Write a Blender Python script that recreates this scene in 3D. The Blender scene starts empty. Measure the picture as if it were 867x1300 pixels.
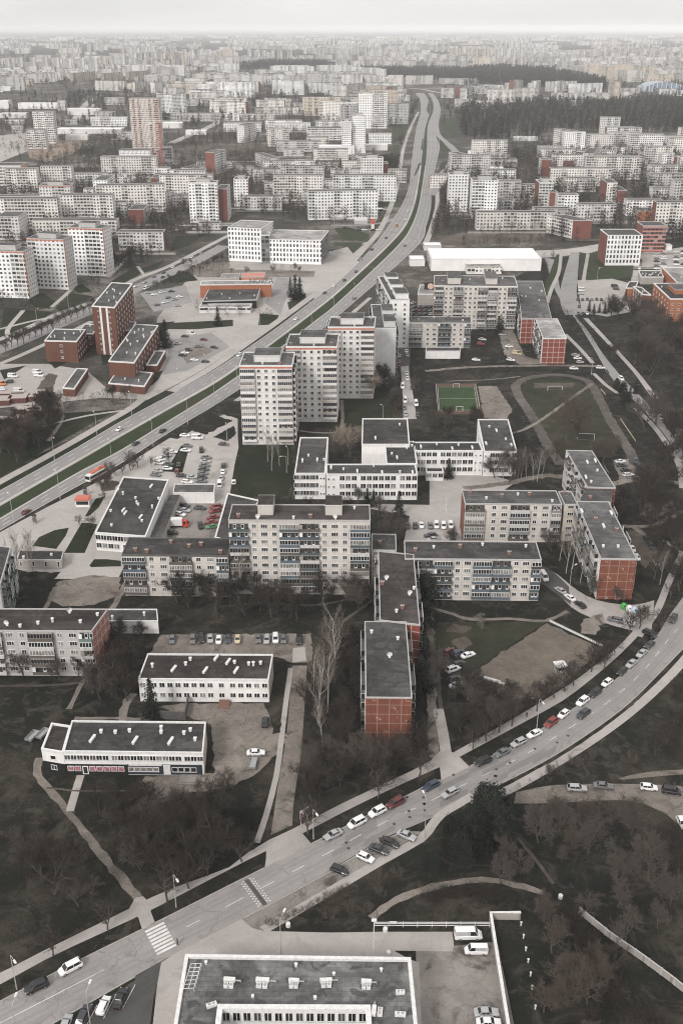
import bpy, math, random
import numpy as np
from mathutils import Vector, Matrix
rnd = random.Random(7)
SC = bpy.context.scene
COL = SC.collection
H = 165.0; F = 1300.0; CX, CY = 433.5, 650.0; YH = 35.0
TH = math.atan((CY - YH) / F); CT, ST = math.cos(TH), math.sin(TH)

def G(px, py, z=0.0):
    """ground (or height z) point seen at a photo pixel"""
    a = (px - CX) / F; b = (CY - py) / F
    d = Vector((a, CT + b * ST, -ST + b * CT))
    t = (z - H) / d.z
    return Vector((d.x * t, d.y * t, z))
def PX(v):
    rel = Vector(v) - Vector((0, 0, H))
    dep = rel.y * CT - rel.z * ST
    up = rel.y * ST + rel.z * CT
    return CX + F * rel.x / dep, CY - F * up / dep
def in_poly(x, y, P):
    c = False; j = len(P) - 1
    for i in range(len(P)):
        xi, yi = P[i][0], P[i][1]; xj, yj = P[j][0], P[j][1]
        if (yi > y) != (yj > y) and x < (xj - xi) * (y - yi) / (yj - yi) + xi: c = not c
        j = i
    return c

# ------------------------------------------------------------------ materials
def nt_mat(name):
    m = bpy.data.materials.new(name); m.use_nodes = True
    nt = m.node_tree
    return m, nt, nt.nodes['Principled BSDF'], nt.nodes, nt.links
def ramp(N, L, fac, stops):
    r = N.new('ShaderNodeValToRGB')
    e = r.color_ramp.elements
    while len(e) < len(stops): e.new(0.5)
    for i, (p, c) in enumerate(stops):
        e[i].position = p; e[i].color = (*c, 1)
    L.new(fac, r.inputs['Fac']); return r.outputs['Color']
def noise(N, L, vec, scale, detail=4, rough=.6, dist=0.0):
    n = N.new('ShaderNodeTexNoise'); n.inputs['Scale'].default_value = scale
    n.inputs['Detail'].default_value = detail; n.inputs['Roughness'].default_value = rough
    n.inputs['Distortion'].default_value = dist
    L.new(vec, n.inputs['Vector']); return n.outputs['Fac']
def mixc(N, L, fac, a, b, mode='MIX'):
    m = N.new('ShaderNodeMix'); m.data_type = 'RGBA'; m.blend_type = mode
    for s, v in ((0, fac), (6, a), (7, b)):
        if hasattr(v, 'is_linked') or hasattr(v, 'links'): L.new(v, m.inputs[s])
        elif s == 0: m.inputs[0].default_value = v
        else: m.inputs[s].default_value = (*v, 1)
    return m.outputs[2]
def math_(N, L, op, a, b=None, c=None):
    m = N.new('ShaderNodeMath'); m.operation = op
    for i, v in enumerate((a, b, c)):
        if v is None: continue
        if hasattr(v, 'links'): L.new(v, m.inputs[i])
        else: m.inputs[i].default_value = v
    return m.outputs[0]
def scl(c, k): return tuple(x * k for x in c)
_M = {}
def plain(name, col, rough=.6, spec=.3, metal=0.0):
    if name in _M: return _M[name]
    m, nt, B, N, L = nt_mat(name)
    g = N.new('ShaderNodeNewGeometry')
    f = noise(N, L, g.outputs['Position'], 1.7, 4)
    L.new(ramp(N, L, f, [(.3, scl(col, .82)), (.7, scl(col, 1.12))]), B.inputs['Base Color'])
    B.inputs['Roughness'].default_value = rough; B.inputs['Specular IOR Level'].default_value = spec
    B.inputs['Metallic'].default_value = metal
    _M[name] = m; return m
def ground_mat(name, cols, scales=(.012, .09, .7), rough=.95, bump=0.0, stain=None, cracks=None, fk=None):
    """natural ground: three colours mixed by noise of three sizes, plus stains"""
    m, nt, B, N, L = nt_mat(name)
    g = N.new('ShaderNodeNewGeometry').outputs['Position']
    n1 = noise(N, L, g, scales[0], 5, .65, .4); n2 = noise(N, L, g, scales[1], 6, .7, .8); n3 = noise(N, L, g, scales[2], 6, .75)
    s = math_(N, L, 'ADD', math_(N, L, 'MULTIPLY', n1, .45), math_(N, L, 'ADD', math_(N, L, 'MULTIPLY', n2, .35), math_(N, L, 'MULTIPLY', n3, .2)))
    c = ramp(N, L, s, [(.38, cols[0]), (.5, cols[1]), (.63, cols[2])])
    fine = noise(N, L, g, scales[2] * 4, 3, .7); fk = fk or (.6 if rough > .92 else .88)
    c = mixc(N, L, 1.0, c, ramp(N, L, fine, [(.25, (fk,) * 3), (.75, (2 - fk * .97,) * 3)]), 'MULTIPLY')
    if stain:
        sn = noise(N, L, g, stain[1], 5, .7, 1.2)
        c = mixc(N, L, ramp(N, L, sn, [(stain[2], (0, 0, 0)), (stain[2] + .1, (stain[3],) * 3)]), c, stain[0])
    if cracks:
        v = N.new('ShaderNodeTexVoronoi'); v.feature = 'DISTANCE_TO_EDGE'; v.inputs['Scale'].default_value = cracks[0]
        wn = N.new('ShaderNodeTexNoise'); wn.inputs['Scale'].default_value = .25; L.new(g, wn.inputs['Vector'])
        va = N.new('ShaderNodeVectorMath'); va.operation = 'MULTIPLY_ADD'; L.new(wn.outputs['Color'], va.inputs[0]); va.inputs[1].default_value = (7, 7, 0); L.new(g, va.inputs[2])
        L.new(va.outputs[0], v.inputs['Vector'])
        c = mixc(N, L, ramp(N, L, v.outputs['Distance'], [(0, (cracks[1],) * 3), (.022, (0, 0, 0))]), c, cracks[2])
    L.new(c, B.inputs['Base Color'])
    B.inputs['Roughness'].default_value = rough; B.inputs['Specular IOR Level'].default_value = .15
    if bump:
        b = N.new('ShaderNodeBump'); b.inputs['Strength'].default_value = bump; b.inputs['Distance'].default_value = .3
        L.new(n3, b.inputs['Height']); L.new(b.outputs['Normal'], B.inputs['Normal'])
    return m
# tones
M_soil = ground_mat('soil_and_winter_grass', [(.0065, .0085, .0065), (.0145, .0145, .011), (.056, .048, .037)], (.018, .11, .8), bump=.6, stain=((.068, .058, .047), .13, .52, .6), fk=.5)
M_city = ground_mat('city_ground', [(.02, .022, .016), (.06, .054, .046), (.24, .22, .2)], (.008, .03, .15))
M_lawn = ground_mat('lawn_green', [(.009, .0125, .007), (.017, .022, .0115), (.034, .034, .022)], (.02, .1, .8), bump=.3)
M_lawnb = ground_mat('lawn_bright', [(.018, .026, .012), (.03, .04, .019), (.05, .05, .032)], (.02, .1, .8))
M_olive = ground_mat('sports_grass', [(.018, .021, .013), (.03, .032, .02), (.062, .053, .037)], (.02, .1, .8), bump=.3)
M_turf = ground_mat('pitch_turf', [(.03, .05, .022), (.036, .062, .025), (.046, .072, .032)], (.03, .2, 1.5))
M_ast = ground_mat('asphalt_worn', [(.215, .202, .192), (.254, .238, .227), (.299, .280, .267)], (.02, .12, .9), .85, stain=((.11, .104, .1), .05, .58, .5), cracks=(.075, .4, (.1, .095, .09)))
M_asth = ground_mat('asphalt_highway', [(.206, .200, .195), (.244, .235, .230), (.288, .276, .269)], (.015, .06, .4), .85, stain=((.13, .126, .122), .03, .58, .5))
M_astd = ground_mat('asphalt_dark', [(.055, .053, .05), (.075, .072, .069), (.1, .095, .09)], (.03, .12, .8), .85)
M_pave = ground_mat('paving_pale', [(.276, .256, .240), (.342, .314, .295), (.408, .378, .354)], (.03, .2, 1.3), .9, stain=((.16, .145, .132), .06, .6, .6))
M_conc = ground_mat('concrete_yard', [(.16, .145, .132), (.22, .2, .183), (.29, .265, .245)], (.05, .2, .9), .9, stain=((.05, .044, .038), .07, .55, .85), cracks=(.12, .35, (.09, .08, .07)))
M_plaza = ground_mat('plaza_paving', [(.276, .255, .239), (.345, .322, .302), (.425, .397, .374)], (.01, .06, .4), .9, stain=((.15, .138, .126), .025, .6, .6))
M_dirt = ground_mat('dirt_pale', [(.1, .086, .074), (.18, .157, .137), (.27, .238, .21)], (.05, .25, 1.1), .95, bump=.4, stain=((.05, .044, .038), .14, .56, .7))
M_dirtd = ground_mat('dirt_brown', [(.045, .038, .032), (.085, .07, .058), (.14, .117, .096)], (.04, .2, .9), .95, bump=.4)
M_field = ground_mat('dry_grass_field', [(.095, .08, .066), (.14, .118, .097), (.185, .158, .132)], (.04, .3, 1.4), .95, bump=.6)
M_track = ground_mat('cinder_track', [(.05, .044, .039), (.095, .084, .075), (.16, .143, .13)], (.03, .15, .8), .95)
M_clay = ground_mat('red_clay', [(.075, .052, .04), (.1, .066, .05), (.13, .09, .07)], (.05, .3, 1.2), .95)
M_excav = ground_mat('excavated_sand', [(.15, .115, .09), (.23, .18, .145), (.3, .25, .21)], (.02, .06, .3), .95)
M_kerb = plain('kerb_concrete', (.33, .31, .29), .9)
M_paint = ground_mat('road_paint', [(.42, .4, .38), (.6, .58, .56), (.7, .68, .66)], (.1, .8, 4.0), .8, stain=((.24, .23, .22), 1.2, .56, .8))

def roof_mat(name, base, patch=.5):
    m, nt, B, N, L = nt_mat(name)
    g = N.new('ShaderNodeNewGeometry').outputs['Position']
    oi = N.new('ShaderNodeObjectInfo')
    tc = N.new('ShaderNodeTexCoord').outputs['Object']
    n1 = noise(N, L, tc, .08, 5, .7, 1.0); n2 = noise(N, L, tc, 1.1, 5, .7)
    c = ramp(N, L, n1, [(.34, scl(base, .55)), (.5, base), (.64, scl(base, 1.6))])
    c = mixc(N, L, 1.0, c, ramp(N, L, n2, [(.25, (.75,) * 3), (.75, (1.22,) * 3)]), 'MULTIPLY')
    w = N.new('ShaderNodeTexBrick'); w.inputs['Scale'].default_value = 1.0; w.offset = .35
    for k, v in (('Color1', (.85, .85, .85, 1)), ('Color2', (1.18, 1.18, 1.18, 1)), ('Mortar', (.66, .66, .66, 1))): w.inputs[k].default_value = v
    w.inputs['Mortar Size'].default_value = .035; w.inputs['Brick Width'].default_value = 8.0; w.inputs['Row Height'].default_value = 1.05
    L.new(tc, w.inputs['Vector'])
    c = mixc(N, L, 1.0, c, w.outputs['Color'], 'MULTIPLY')
    s = noise(N, L, tc, .33, 3, .5, .5)
    c = mixc(N, L, ramp(N, L, s, [(.58, (0, 0, 0)), (.62, (patch,) * 3)]), c, scl(base, .45))
    v = N.new('ShaderNodeTexNoise'); v.inputs['Scale'].default_value = .035; v.inputs['Detail'].default_value = 0; L.new(tc, v.inputs['Vector'])
    c = mixc(N, L, ramp(N, L, v.outputs['Fac'], [(.56, (0, 0, 0)), (.565, (.35,) * 3)]), c, scl(base, 1.5))
    hv = math_(N, L, 'MULTIPLY_ADD', oi.outputs['Random'], .35, .82)
    c = mixc(N, L, 1.0, c, hv, 'MULTIPLY')
    L.new(c, B.inputs['Base Color']); B.inputs['Roughness'].default_value = .9; B.inputs['Specular IOR Level'].default_value = .15
    return m
R_dark = roof_mat('roof_tar', (.058, .055, .053)); R_brown = roof_mat('roof_tar_brown', (.046, .04, .037))
R_grey = roof_mat('roof_felt_grey', (.09, .088, .086)); R_pale = roof_mat('roof_felt_pale', (.26, .25, .24), .2)
R_white = plain('roof_sheet_white', (.78, .78, .77), .5)

def panel_wall(name, col, seam=.68, pw=3.0, ph=2.75, sz=.05, chips=None, seamcol=None, dirt=.35):
    """wall panels in metres of UV with joints, streaks and optional chipped patches"""
    m, nt, B, N, L = nt_mat(name)
    uv = N.new('ShaderNodeTexCoord').outputs['UV']
    pos = N.new('ShaderNodeNewGeometry').outputs['Position']
    b = N.new('ShaderNodeTexBrick'); b.offset = 0; b.inputs['Scale'].default_value = 1
    b.inputs['Brick Width'].default_value = pw; b.inputs['Row Height'].default_value = ph; b.inputs['Mortar Size'].default_value = sz
    b.inputs['Mortar Smooth'].default_value = .15
    b.inputs['Color1'].default_value = (*scl(col, .95), 1); b.inputs['Color2'].default_value = (*scl(col, 1.06), 1)
    b.inputs['Mortar'].default_value = (*(seamcol or scl(col, seam)), 1)
    L.new(uv, b.inputs['Vector'])
    c = b.outputs['Color']
    if chips:
        cn = noise(N, L, uv, chips[1], 4, .6, .3)
        c = mixc(N, L, ramp(N, L, cn, [(chips[2], (0, 0, 0)), (chips[2] + .02, (.9,) * 3)]), c, chips[0])
    mp = N.new('ShaderNodeMapping'); mp.inputs['Scale'].default_value = (1.2, .09, 1); L.new(uv, mp.inputs['Vector'])
    st = noise(N, L, mp.outputs[0], 1.0, 5, .7)
    c = mixc(N, L, dirt, c, ramp(N, L, st, [(.3, (.55, .52, .49)), (.62, (1, 1, 1))]), 'MULTIPLY')
    n2 = noise(N, L, pos, .12, 5, .7)
    c = mixc(N, L, 1.0, c, ramp(N, L, n2, [(.3, (.86,) * 3), (.7, (1.06,) * 3)]), 'MULTIPLY')
    L.new(c, B.inputs['Base Color']); B.inputs['Roughness'].default_value = .85; B.inputs['Specular IOR Level'].default_value = .2
    return m
W_beige = panel_wall('panel_wall_beige', (.6, .56, .515)); W_beige2 = panel_wall('panel_wall_cream', (.56, .5, .435), .75)
W_white = panel_wall('render_white', (.8, .78, .76), .86, 6, 3.3, .04, dirt=.28); W_grey = panel_wall('panel_wall_grey', (.5, .485, .465), .7)
W_tower = panel_wall('panel_wall_tower', (.72, .7, .675), .72, 3.0, 2.8, .06); W_blank = panel_wall('blank_gable_grey', (.62, .615, .61), .9, 3, 2.75, .04)
W_red = panel_wall('gable_red_tiles', (.2, .072, .048), pw=3.0, ph=2.8, sz=.11, seamcol=(.32, .22, .18), chips=((.42, .3, .24), .45, .62), dirt=.5)
W_redn = panel_wall('gable_red_fresh', (.225, .065, .048), pw=3.0, ph=2.8, sz=.13, seamcol=(.5, .42, .38), dirt=.3)
W_pink = panel_wall('gable_pink_tiles', (.36, .16, .13), pw=3.0, ph=2.8, sz=.16, seamcol=(.55, .48, .43), chips=((.55, .45, .39), .6, .6))
W_brick = panel_wall('brick_rust', (.15, .07, .05), .8, .26, .085, .012, dirt=.35); W_orange = panel_wall('cladding_orange', (.36, .145, .08), .8, 2.4, 1.2, .03, dirt=.3)
W_salm = panel_wall('render_salmon', (.52, .25, .18), .85, 6, 3, .04); W_navy = panel_wall('cladding_navy', (.035, .042, .055), .7, 1.5, 3, .03)
W_black = panel_wall('cladding_black', (.018, .018, .019), .7, 1.5, 3, .03); W_conc = panel_wall('concrete_wall', (.4, .375, .345), .6, 2.5, 3, .06)
P_white = plain('parapet_white', (.66, .645, .63), .6); P_grey = plain('parapet_grey', (.42, .4, .385), .8); P_dark = plain('parapet_dark', (.1, .095, .092), .8)
P_orange = plain('trim_orange', (.5, .16, .1), .7)
M_frame = plain('window_frame_white', (.78, .77, .76), .5); M_metal = plain('galvanised_metal', (.42, .42, .42), .45, .5, .6)
M_steel = plain('lamp_post_steel', (.5, .49, .48), .5, .4, .3); M_blackm = plain('black_metal', (.02, .02, .02), .5)
M_brickch = plain('chimney_brick', (.2, .11, .085), .9); M_wood = plain('grey_wood', (.3, .27, .24), .9)
M_redp = plain('red_paint', (.45, .05, .035), .45); M_greenp = plain('green_paint', (.06, .32, .07), .45); M_bluep = plain('pale_blue_paint', (.42, .52, .58), .5)
M_sheet = plain('sheet_roof_rusty', (.36, .31, .285), .7)
def glass(name, col, rough=.12):
    m, nt, B, N, L = nt_mat(name)
    g = N.new('ShaderNodeNewGeometry').outputs['Position']
    f = noise(N, L, g, .6, 2)
    L.new(ramp(N, L, f, [(.35, scl(col, .55)), (.65, scl(col, 1.4))]), B.inputs['Base Color'])
    B.inputs['Roughness'].default_value = rough; B.inputs['Specular IOR Level'].default_value = .5
    return m
GL = [glass('window_glass', (.022, .023, .025)), glass('window_glass_curtain', (.2, .19, .175)), glass('window_glass_and_recess_dim', (.065, .063, .06)), glass('window_glass_deep', (.011, .011, .012))]

def far_wall(name, col, bay, fl, balc=.35, par=None, winw=.5, winh=.5, dark=.03, stripe=None):
    """distant facade: rows of windows and loggias from the metres of its UV, each cell with its own tone for glass and painted recess shade"""
    m, nt, B, N, L = nt_mat(name)
    sep = N.new('ShaderNodeSeparateXYZ'); L.new(N.new('ShaderNodeTexCoord').outputs['UV'], sep.inputs[0])
    rnd_o = N.new('ShaderNodeObjectInfo').outputs['Random']
    u = math_(N, L, 'DIVIDE', sep.outputs[0], bay); v = math_(N, L, 'DIVIDE', sep.outputs[1], fl)
    cu, cv = math_(N, L, 'FLOOR', u), math_(N, L, 'FLOOR', v)
    fu, fv = math_(N, L, 'FRACT', u), math_(N, L, 'FRACT', v)
    def band(x, a, b): return math_(N, L, 'MULTIPLY', math_(N, L, 'GREATER_THAN', x, a), math_(N, L, 'LESS_THAN', x, b))
    def wn(x, y, z):
        c = N.new('ShaderNodeCombineXYZ')
        for i, q in enumerate((x, y, z)):
            if hasattr(q, 'links'): L.new(q, c.inputs[i])
            else: c.inputs[i].default_value = q
        w = N.new('ShaderNodeTexWhiteNoise'); L.new(c.outputs[0], w.inputs[0]); return w.outputs['Value']
    ro = math_(N, L, 'MULTIPLY', rnd_o, 37.0)
    r1 = wn(cu, cv, ro); r2 = wn(math_(N, L, 'FLOOR', math_(N, L, 'DIVIDE', cu, 2.0)), 3.3, ro)
    win = math_(N, L, 'MULTIPLY', band(fu, .5 - winw / 2, .5 + winw / 2), band(fv, .32, .32 + winh))
    isb = math_(N, L, 'LESS_THAN', r2, balc)
    glass_recess_c = ramp(N, L, r1, [(.0, (dark * .6,) * 3), (.55, (dark * 1.6,) * 3), (.75, (.16, .155, .15)), (1.0, (.33, .32, .31))])
    pos = N.new('ShaderNodeNewGeometry').outputs['Position']
    nz = noise(N, L, pos, .05, 4, .7)
    wall = ramp(N, L, nz, [(.3, scl(col, .82)), (.7, scl(col, 1.08))])
    if stripe: wall = mixc(N, L, math_(N, L, 'LESS_THAN', r2, stripe[1]), wall, stripe[0])
    hv = math_(N, L, 'MULTIPLY_ADD', rnd_o, .3, .82); wall = mixc(N, L, 1.0, wall, hv, 'MULTIPLY')
    a = mixc(N, L, win, wall, glass_recess_c)
    parc = mixc(N, L, 1.0, par or scl(col, .75), hv, 'MULTIPLY')
    bal = mixc(N, L, math_(N, L, 'GREATER_THAN', fv, .42), parc, mixc(N, L, math_(N, L, 'GREATER_THAN', fu, .14), wall, glass_recess_c))  # loggia openings: glazing tones, the dark ones painting recess shade above the parapet
    c = mixc(N, L, isb, a, bal)
    ins = math_(N, L, 'GREATER_THAN', v, 0.0)
    c = mixc(N, L, ins, wall, c)
    L.new(c, B.inputs['Base Color']); B.inputs['Roughness'].default_value = .75; B.inputs['Specular IOR Level'].default_value = .25
    return m
FW = dict(
 beige=far_wall('far_panel_beige', (.7, .67, .63), 3.0, 2.8), grey=far_wall('far_panel_grey', (.56, .545, .53), 3.0, 2.8, .45),
 white=far_wall('far_panel_white', (.82, .81, .79), 3.0, 2.8, .35), cream=far_wall('far_panel_cream', (.62, .54, .45), 3.0, 2.8, .3),
 red=far_wall('far_gable_red', (.18, .07, .055), 3.0, 2.8, 0, None, .0, .0), blank=far_wall('far_gable_blank', (.64, .62, .6), 3.0, 2.8, .12, None, .28, .4),
 office=far_wall('far_office_white', (.82, .81, .8), 2.6, 3.6, 0, None, .52, .62, .03), band=far_wall('far_band_windows', (.66, .64, .62), 6.0, 3.4, 0, None, .86, .45, .05),
 brown=far_wall('far_brown_tower', (.6, .55, .51), 2.0, 2.9, .5, (.5, .36, .31), .5, .5, .03, ((.52, .38, .33), .4)), brick=far_wall('far_brick', (.21, .075, .048), 3.2, 3.2, .5, (.5, .47, .44), .4, .5),
 orange=far_wall('far_orange', (.44, .155, .075), 3.4, 3.3, 0, None, .32, .42), redbal=far_wall('far_red_balconies', (.27, .1, .085), 3.2, 3.0, .8, (.4, .2, .17), .6, .6),
 stripe=far_wall('far_striped_slab', (.68, .66, .64), 3.0, 3.2, .6, (.6, .58, .56), .7, .5, .02), diamond=far_wall('far_diamond', (.8, .79, .78), 1.6, 3.0, 0, None, .42, .66, .03),
 dark=far_wall('far_dark_glass', (.2, .2, .205), 3.0, 3.4, 0, None, .85, .7, .03), gym=far_wall('far_blank_white', (.74, .72, .7), 8.0, 12, 0, None, .0, .0),
 hall=far_wall('far_hall', (.45, .43, .41), 5.0, 9.0, 0, None, .6, .3, .06))

# ------------------------------------------------------------------ mesh builder
class MB:
    def __init__(s): s.v = []; s.f = []; s.m = []; s.uv = []
    def quad(s, a, b, c, d, m=0, uv=None):
        i = len(s.v); s.v += [tuple(a), tuple(b), tuple(c), tuple(d)]; s.f.append((i, i + 1, i + 2, i + 3)); s.m.append(m)
        s.uv += uv or [(0, 0), (1, 0), (1, 1), (0, 1)]
    def tri(s, a, b, c, m=0):
        i = len(s.v); s.v += [tuple(a), tuple(b), tuple(c)]; s.f.append((i, i + 1, i + 2)); s.m.append(m); s.uv += [(0, 0), (1, 0), (0, 1)]
    def ngon(s, pts, m=0):
        i = len(s.v); s.v += [tuple(p) for p in pts]; s.f.append(tuple(range(i, i + len(pts)))); s.m.append(m); s.uv += [(p[0], p[1]) for p in pts]
    def box(s, x0, x1, y0, y1, z0, z1, m=0, bottom=False):
        i = len(s.v)
        s.v += [(x0, y0, z0), (x1, y0, z0), (x1, y1, z0), (x0, y1, z0), (x0, y0, z1), (x1, y0, z1), (x1, y1, z1), (x0, y1, z1)]
        fs = [(0, 1, 5, 4), (1, 2, 6, 5), (2, 3, 7, 6), (3, 0, 4, 7), (4, 5, 6, 7)]
        if bottom: fs.append((3, 2, 1, 0))
        dims = [(x1 - x0, z1 - z0), (y1 - y0, z1 - z0), (x1 - x0, z1 - z0), (y1 - y0, z1 - z0), (x1 - x0, y1 - y0), (x1 - x0, y1 - y0)]
        for f, d in zip(fs, dims):
            s.f.append(tuple(i + k for k in f)); s.m.append(m); s.uv += [(0, 0), (d[0], 0), (d[0], d[1]), (0, d[1])]
    def tube(s, p0, p1, r0, r1, n=6, m=0, caps=False):
        p0, p1 = Vector(p0), Vector(p1); d = (p1 - p0)
        if d.length < 1e-6: return
        d.normalize(); u = d.orthogonal().normalized(); w = d.cross(u); i = len(s.v)
        for p, r in ((p0, r0), (p1, r1)):
            for k in range(n):
                a = 2 * math.pi * k / n; s.v.append(tuple(p + (u * math.cos(a) + w * math.sin(a)) * r))
        for k in range(n):
            k2 = (k + 1) % n; s.f.append((i + k, i + k2, i + n + k2, i + n + k)); s.m.append(m); s.uv += [(0, 0), (1, 0), (1, 1), (0, 1)]
        if caps:
            s.f.append(tuple(i + n + k for k in range(n))); s.m.append(m); s.uv += [(0, 0)] * n
            s.f.append(tuple(i + n - 1 - k for k in range(n))); s.m.append(m); s.uv += [(0, 0)] * n
    def loft(s, rings, m=0, cap=True, smooth=False):
        i = len(s.v); n = len(rings[0])
        for r in rings: s.v += [tuple(p) for p in r]
        for a in range(len(rings) - 1):
            for k in range(n):
                k2 = (k + 1) % n
                s.f.append((i + a * n + k, i + a * n + k2, i + (a + 1) * n + k2, i + (a + 1) * n + k)); s.m.append(m); s.uv += [(0, 0), (1, 0), (1, 1), (0, 1)]
        if cap:
            s.f.append(tuple(i + n - 1 - k for k in range(n))); s.m.append(m); s.uv += [(0, 0)] * n
            j = i + (len(rings) - 1) * n; s.f.append(tuple(j + k for k in range(n))); s.m.append(m); s.uv += [(0, 0)] * n
    def mesh(s, name, mats, smooth=False):
        me = bpy.data.meshes.new(name); me.from_pydata(s.v, [], s.f)
        for m in mats: me.materials.append(m)
        if s.f:
            me.polygons.foreach_set('material_index', s.m)
            ul = me.uv_layers.new(name='UVMap'); ul.data.foreach_set('uv', np.array(s.uv, dtype=np.float32).ravel())
            if smooth: me.polygons.foreach_set('use_smooth', [True] * len(s.f))
        me.update(); return me
def put(name, me, parent=None, loc=(0, 0, 0), rz=0.0, sc=None):
    o = bpy.data.objects.new(name, me); COL.objects.link(o)
    if parent is not None: o.parent = parent
    o.location = loc; o.rotation_euler = (0, 0, rz)
    if sc: o.scale = sc
    return o
THINGS = []
def tag(o, look, cat, group=None, at=None, fixed=False):
    """category, group and the look that the label starts with; place words are added at the end of the script"""
    o['label'] = look; o['category'] = cat
    if group: o['group'] = group
    THINGS.append((o, look, at, fixed)); return o
def thing(name, loc, rz, look, cat, group=None, fixed=False):
    o = bpy.data.objects.new(name, None); COL.objects.link(o); o.location = loc; o.rotation_euler = (0, 0, rz); o.empty_display_size = .5
    return tag(o, look, cat, group, loc, fixed)
def struct(name, me, kind='structure'):
    o = put(name, me); o['kind'] = kind; return o

# ------------------------------------------------------------------ ground sheets and ribbons
RK = 0
ROADPX = []     # pixel polygons where no tree may stand
def sheet(name, pts, mat, lev, keep=True, world=False):
    P = [Vector((p[0], p[1], 0)) if world else G(*p) for p in pts]
    if mat in SOFT:     # worn ground has no straight edges
        Q = []
        for i in range(len(P)):
            a, c = P[i], P[(i + 1) % len(P)]; k = max(1, int((c - a).length / 1.6))
            if k > 200: k = 200
            for j in range(k): q = a.lerp(c, j / k); Q.append(q + Vector((rnd.gauss(0, .3), rnd.gauss(0, .3), 0)) if j else q)
        P = Q
    area = sum(P[i].x * P[(i + 1) % len(P)].y - P[(i + 1) % len(P)].x * P[i].y for i in range(len(P)))
    if area < 0: P.reverse()
    if keep: ROADPX.append([PX(p) for p in P])
    b = MB(); z = lev * .012 + .004 * (rnd.random() * .9)
    b.ngon([(p.x, p.y, z) for p in P])
    me = b.mesh(name, [mat])
    return struct(name, me)
SOFT = (M_dirt, M_dirtd, M_soil, M_track, M_field, M_excav)
def smooth_line(P, step=6.0):
    """Catmull-Rom through world points"""
    out = []; P = [P[0] * 2 - P[1]] + P + [P[-1] * 2 - P[-2]]
    for i in range(1, len(P) - 2):
        n = max(2, int((P[i + 1] - P[i]).length / step))
        for k in range(n):
            t = k / n; a, b, c, d = P[i - 1:i + 3]
            out.append(.5 * ((2 * b) + (c - a) * t + (2 * a - 5 * b + 4 * c - d) * t * t + (3 * b - a - 3 * c + d) * t ** 3))
    out.append(P[-2]); return out
def normals(L):
    N_ = []
    for i in range(len(L)):
        d = (L[min(i + 1, len(L) - 1)] - L[max(i - 1, 0)]); N_.append(Vector((-d.y, d.x, 0)).normalized())
    return N_
def ribbon(name, px, width, mat, lev, off=0.0, step=5.0, keep=True, raise_=0.0):
    soft = mat in SOFT; L = smooth_line([G(*p) for p in px], 1.8 if soft and width < 5 else step); Nn = normals(L); jit = (lambda: rnd.gauss(0, .09 * min(width, 2.5))) if soft else (lambda: 0.0)
    global RK
    RK += 1; z = lev * .012 + raise_ + (0 if raise_ else .0009 * (1 + RK % 9)); b = MB()
    A = [p + n * (off + width / 2 + jit()) for p, n in zip(L, Nn)]; B_ = [p + n * (off - width / 2 + jit()) for p, n in zip(L, Nn)]
    if raise_ <= 0:
        for i in range(len(L) - 1): b.quad((B_[i].x, B_[i].y, z), (B_[i + 1].x, B_[i + 1].y, z), (A[i + 1].x, A[i + 1].y, z), (A[i].x, A[i].y, z))
    else:
        rings = [[(a.x, a.y, .001), (a.x, a.y, z), (q.x, q.y, z), (q.x, q.y, .001)] for a, q in zip(A, B_)]
        b.loft(rings)
    if keep: ROADPX.append([PX(p) for p in A] + [PX(p) for p in reversed(B_)])
    return struct(name, b.mesh(name, [mat]))
def band(name, up, lo, mat, lev, keep=True, step=8.0):
    """surface between two edge lines given in photo pixels"""
    U = smooth_line([G(*p) for p in up], step); Lw = smooth_line([G(*p) for p in lo], step)
    n = max(len(U), len(Lw))
    def rs(L):
        c = [0.0]
        for i in range(1, len(L)): c.append(c[-1] + (L[i] - L[i - 1]).length)
        r = []
        for k in range(n):
            t = c[-1] * k / (n - 1); j = 0
            while j < len(c) - 2 and c[j + 1] < t: j += 1
            f = (t - c[j]) / max(1e-6, c[j + 1] - c[j]); r.append(L[j].lerp(L[j + 1], f))
        return r
    U, Lw = rs(U), rs(Lw); b = MB(); z = lev * .012
    for i in range(n - 1):
        q = [Lw[i], Lw[i + 1], U[i + 1], U[i]]
        ar = sum(q[k].x * q[(k + 1) % 4].y - q[(k + 1) % 4].x * q[k].y for k in range(4))
        if ar < 0: q.reverse()
        b.quad(*[(p.x, p.y, z) for p in q])
    if keep: ROADPX.append([PX(p) for p in U] + [PX(p) for p in reversed(Lw)])
    struct(name, b.mesh(name, [mat])); return U, Lw
MARK = MB()
def dashes(L, dash, gap, w, z, off=0.0):
    Nn = normals(L); acc = 0.0; on = True; start = 0
    c = [0.0]
    for i in range(1, len(L)): c.append(c[-1] + (L[i] - L[i - 1]).length)
    def at(t):
        j = 0
        while j < len(c) - 2 and c[j + 1] < t: j += 1
        f = (t - c[j]) / max(1e-6, c[j + 1] - c[j]); return L[j].lerp(L[j + 1], f) + Nn[j] * off, Nn[j]
    t = 0.0
    while t < c[-1]:
        e = min(c[-1], t + dash); (p, n), (q, n2) = at(t), at(e); h = w / 2
        P = [(p - n * h), (q - n2 * h), (q + n2 * h), (p + n * h)]
        MARK.quad(*[(a.x, a.y, z) for a in P]); t = e + gap
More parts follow.
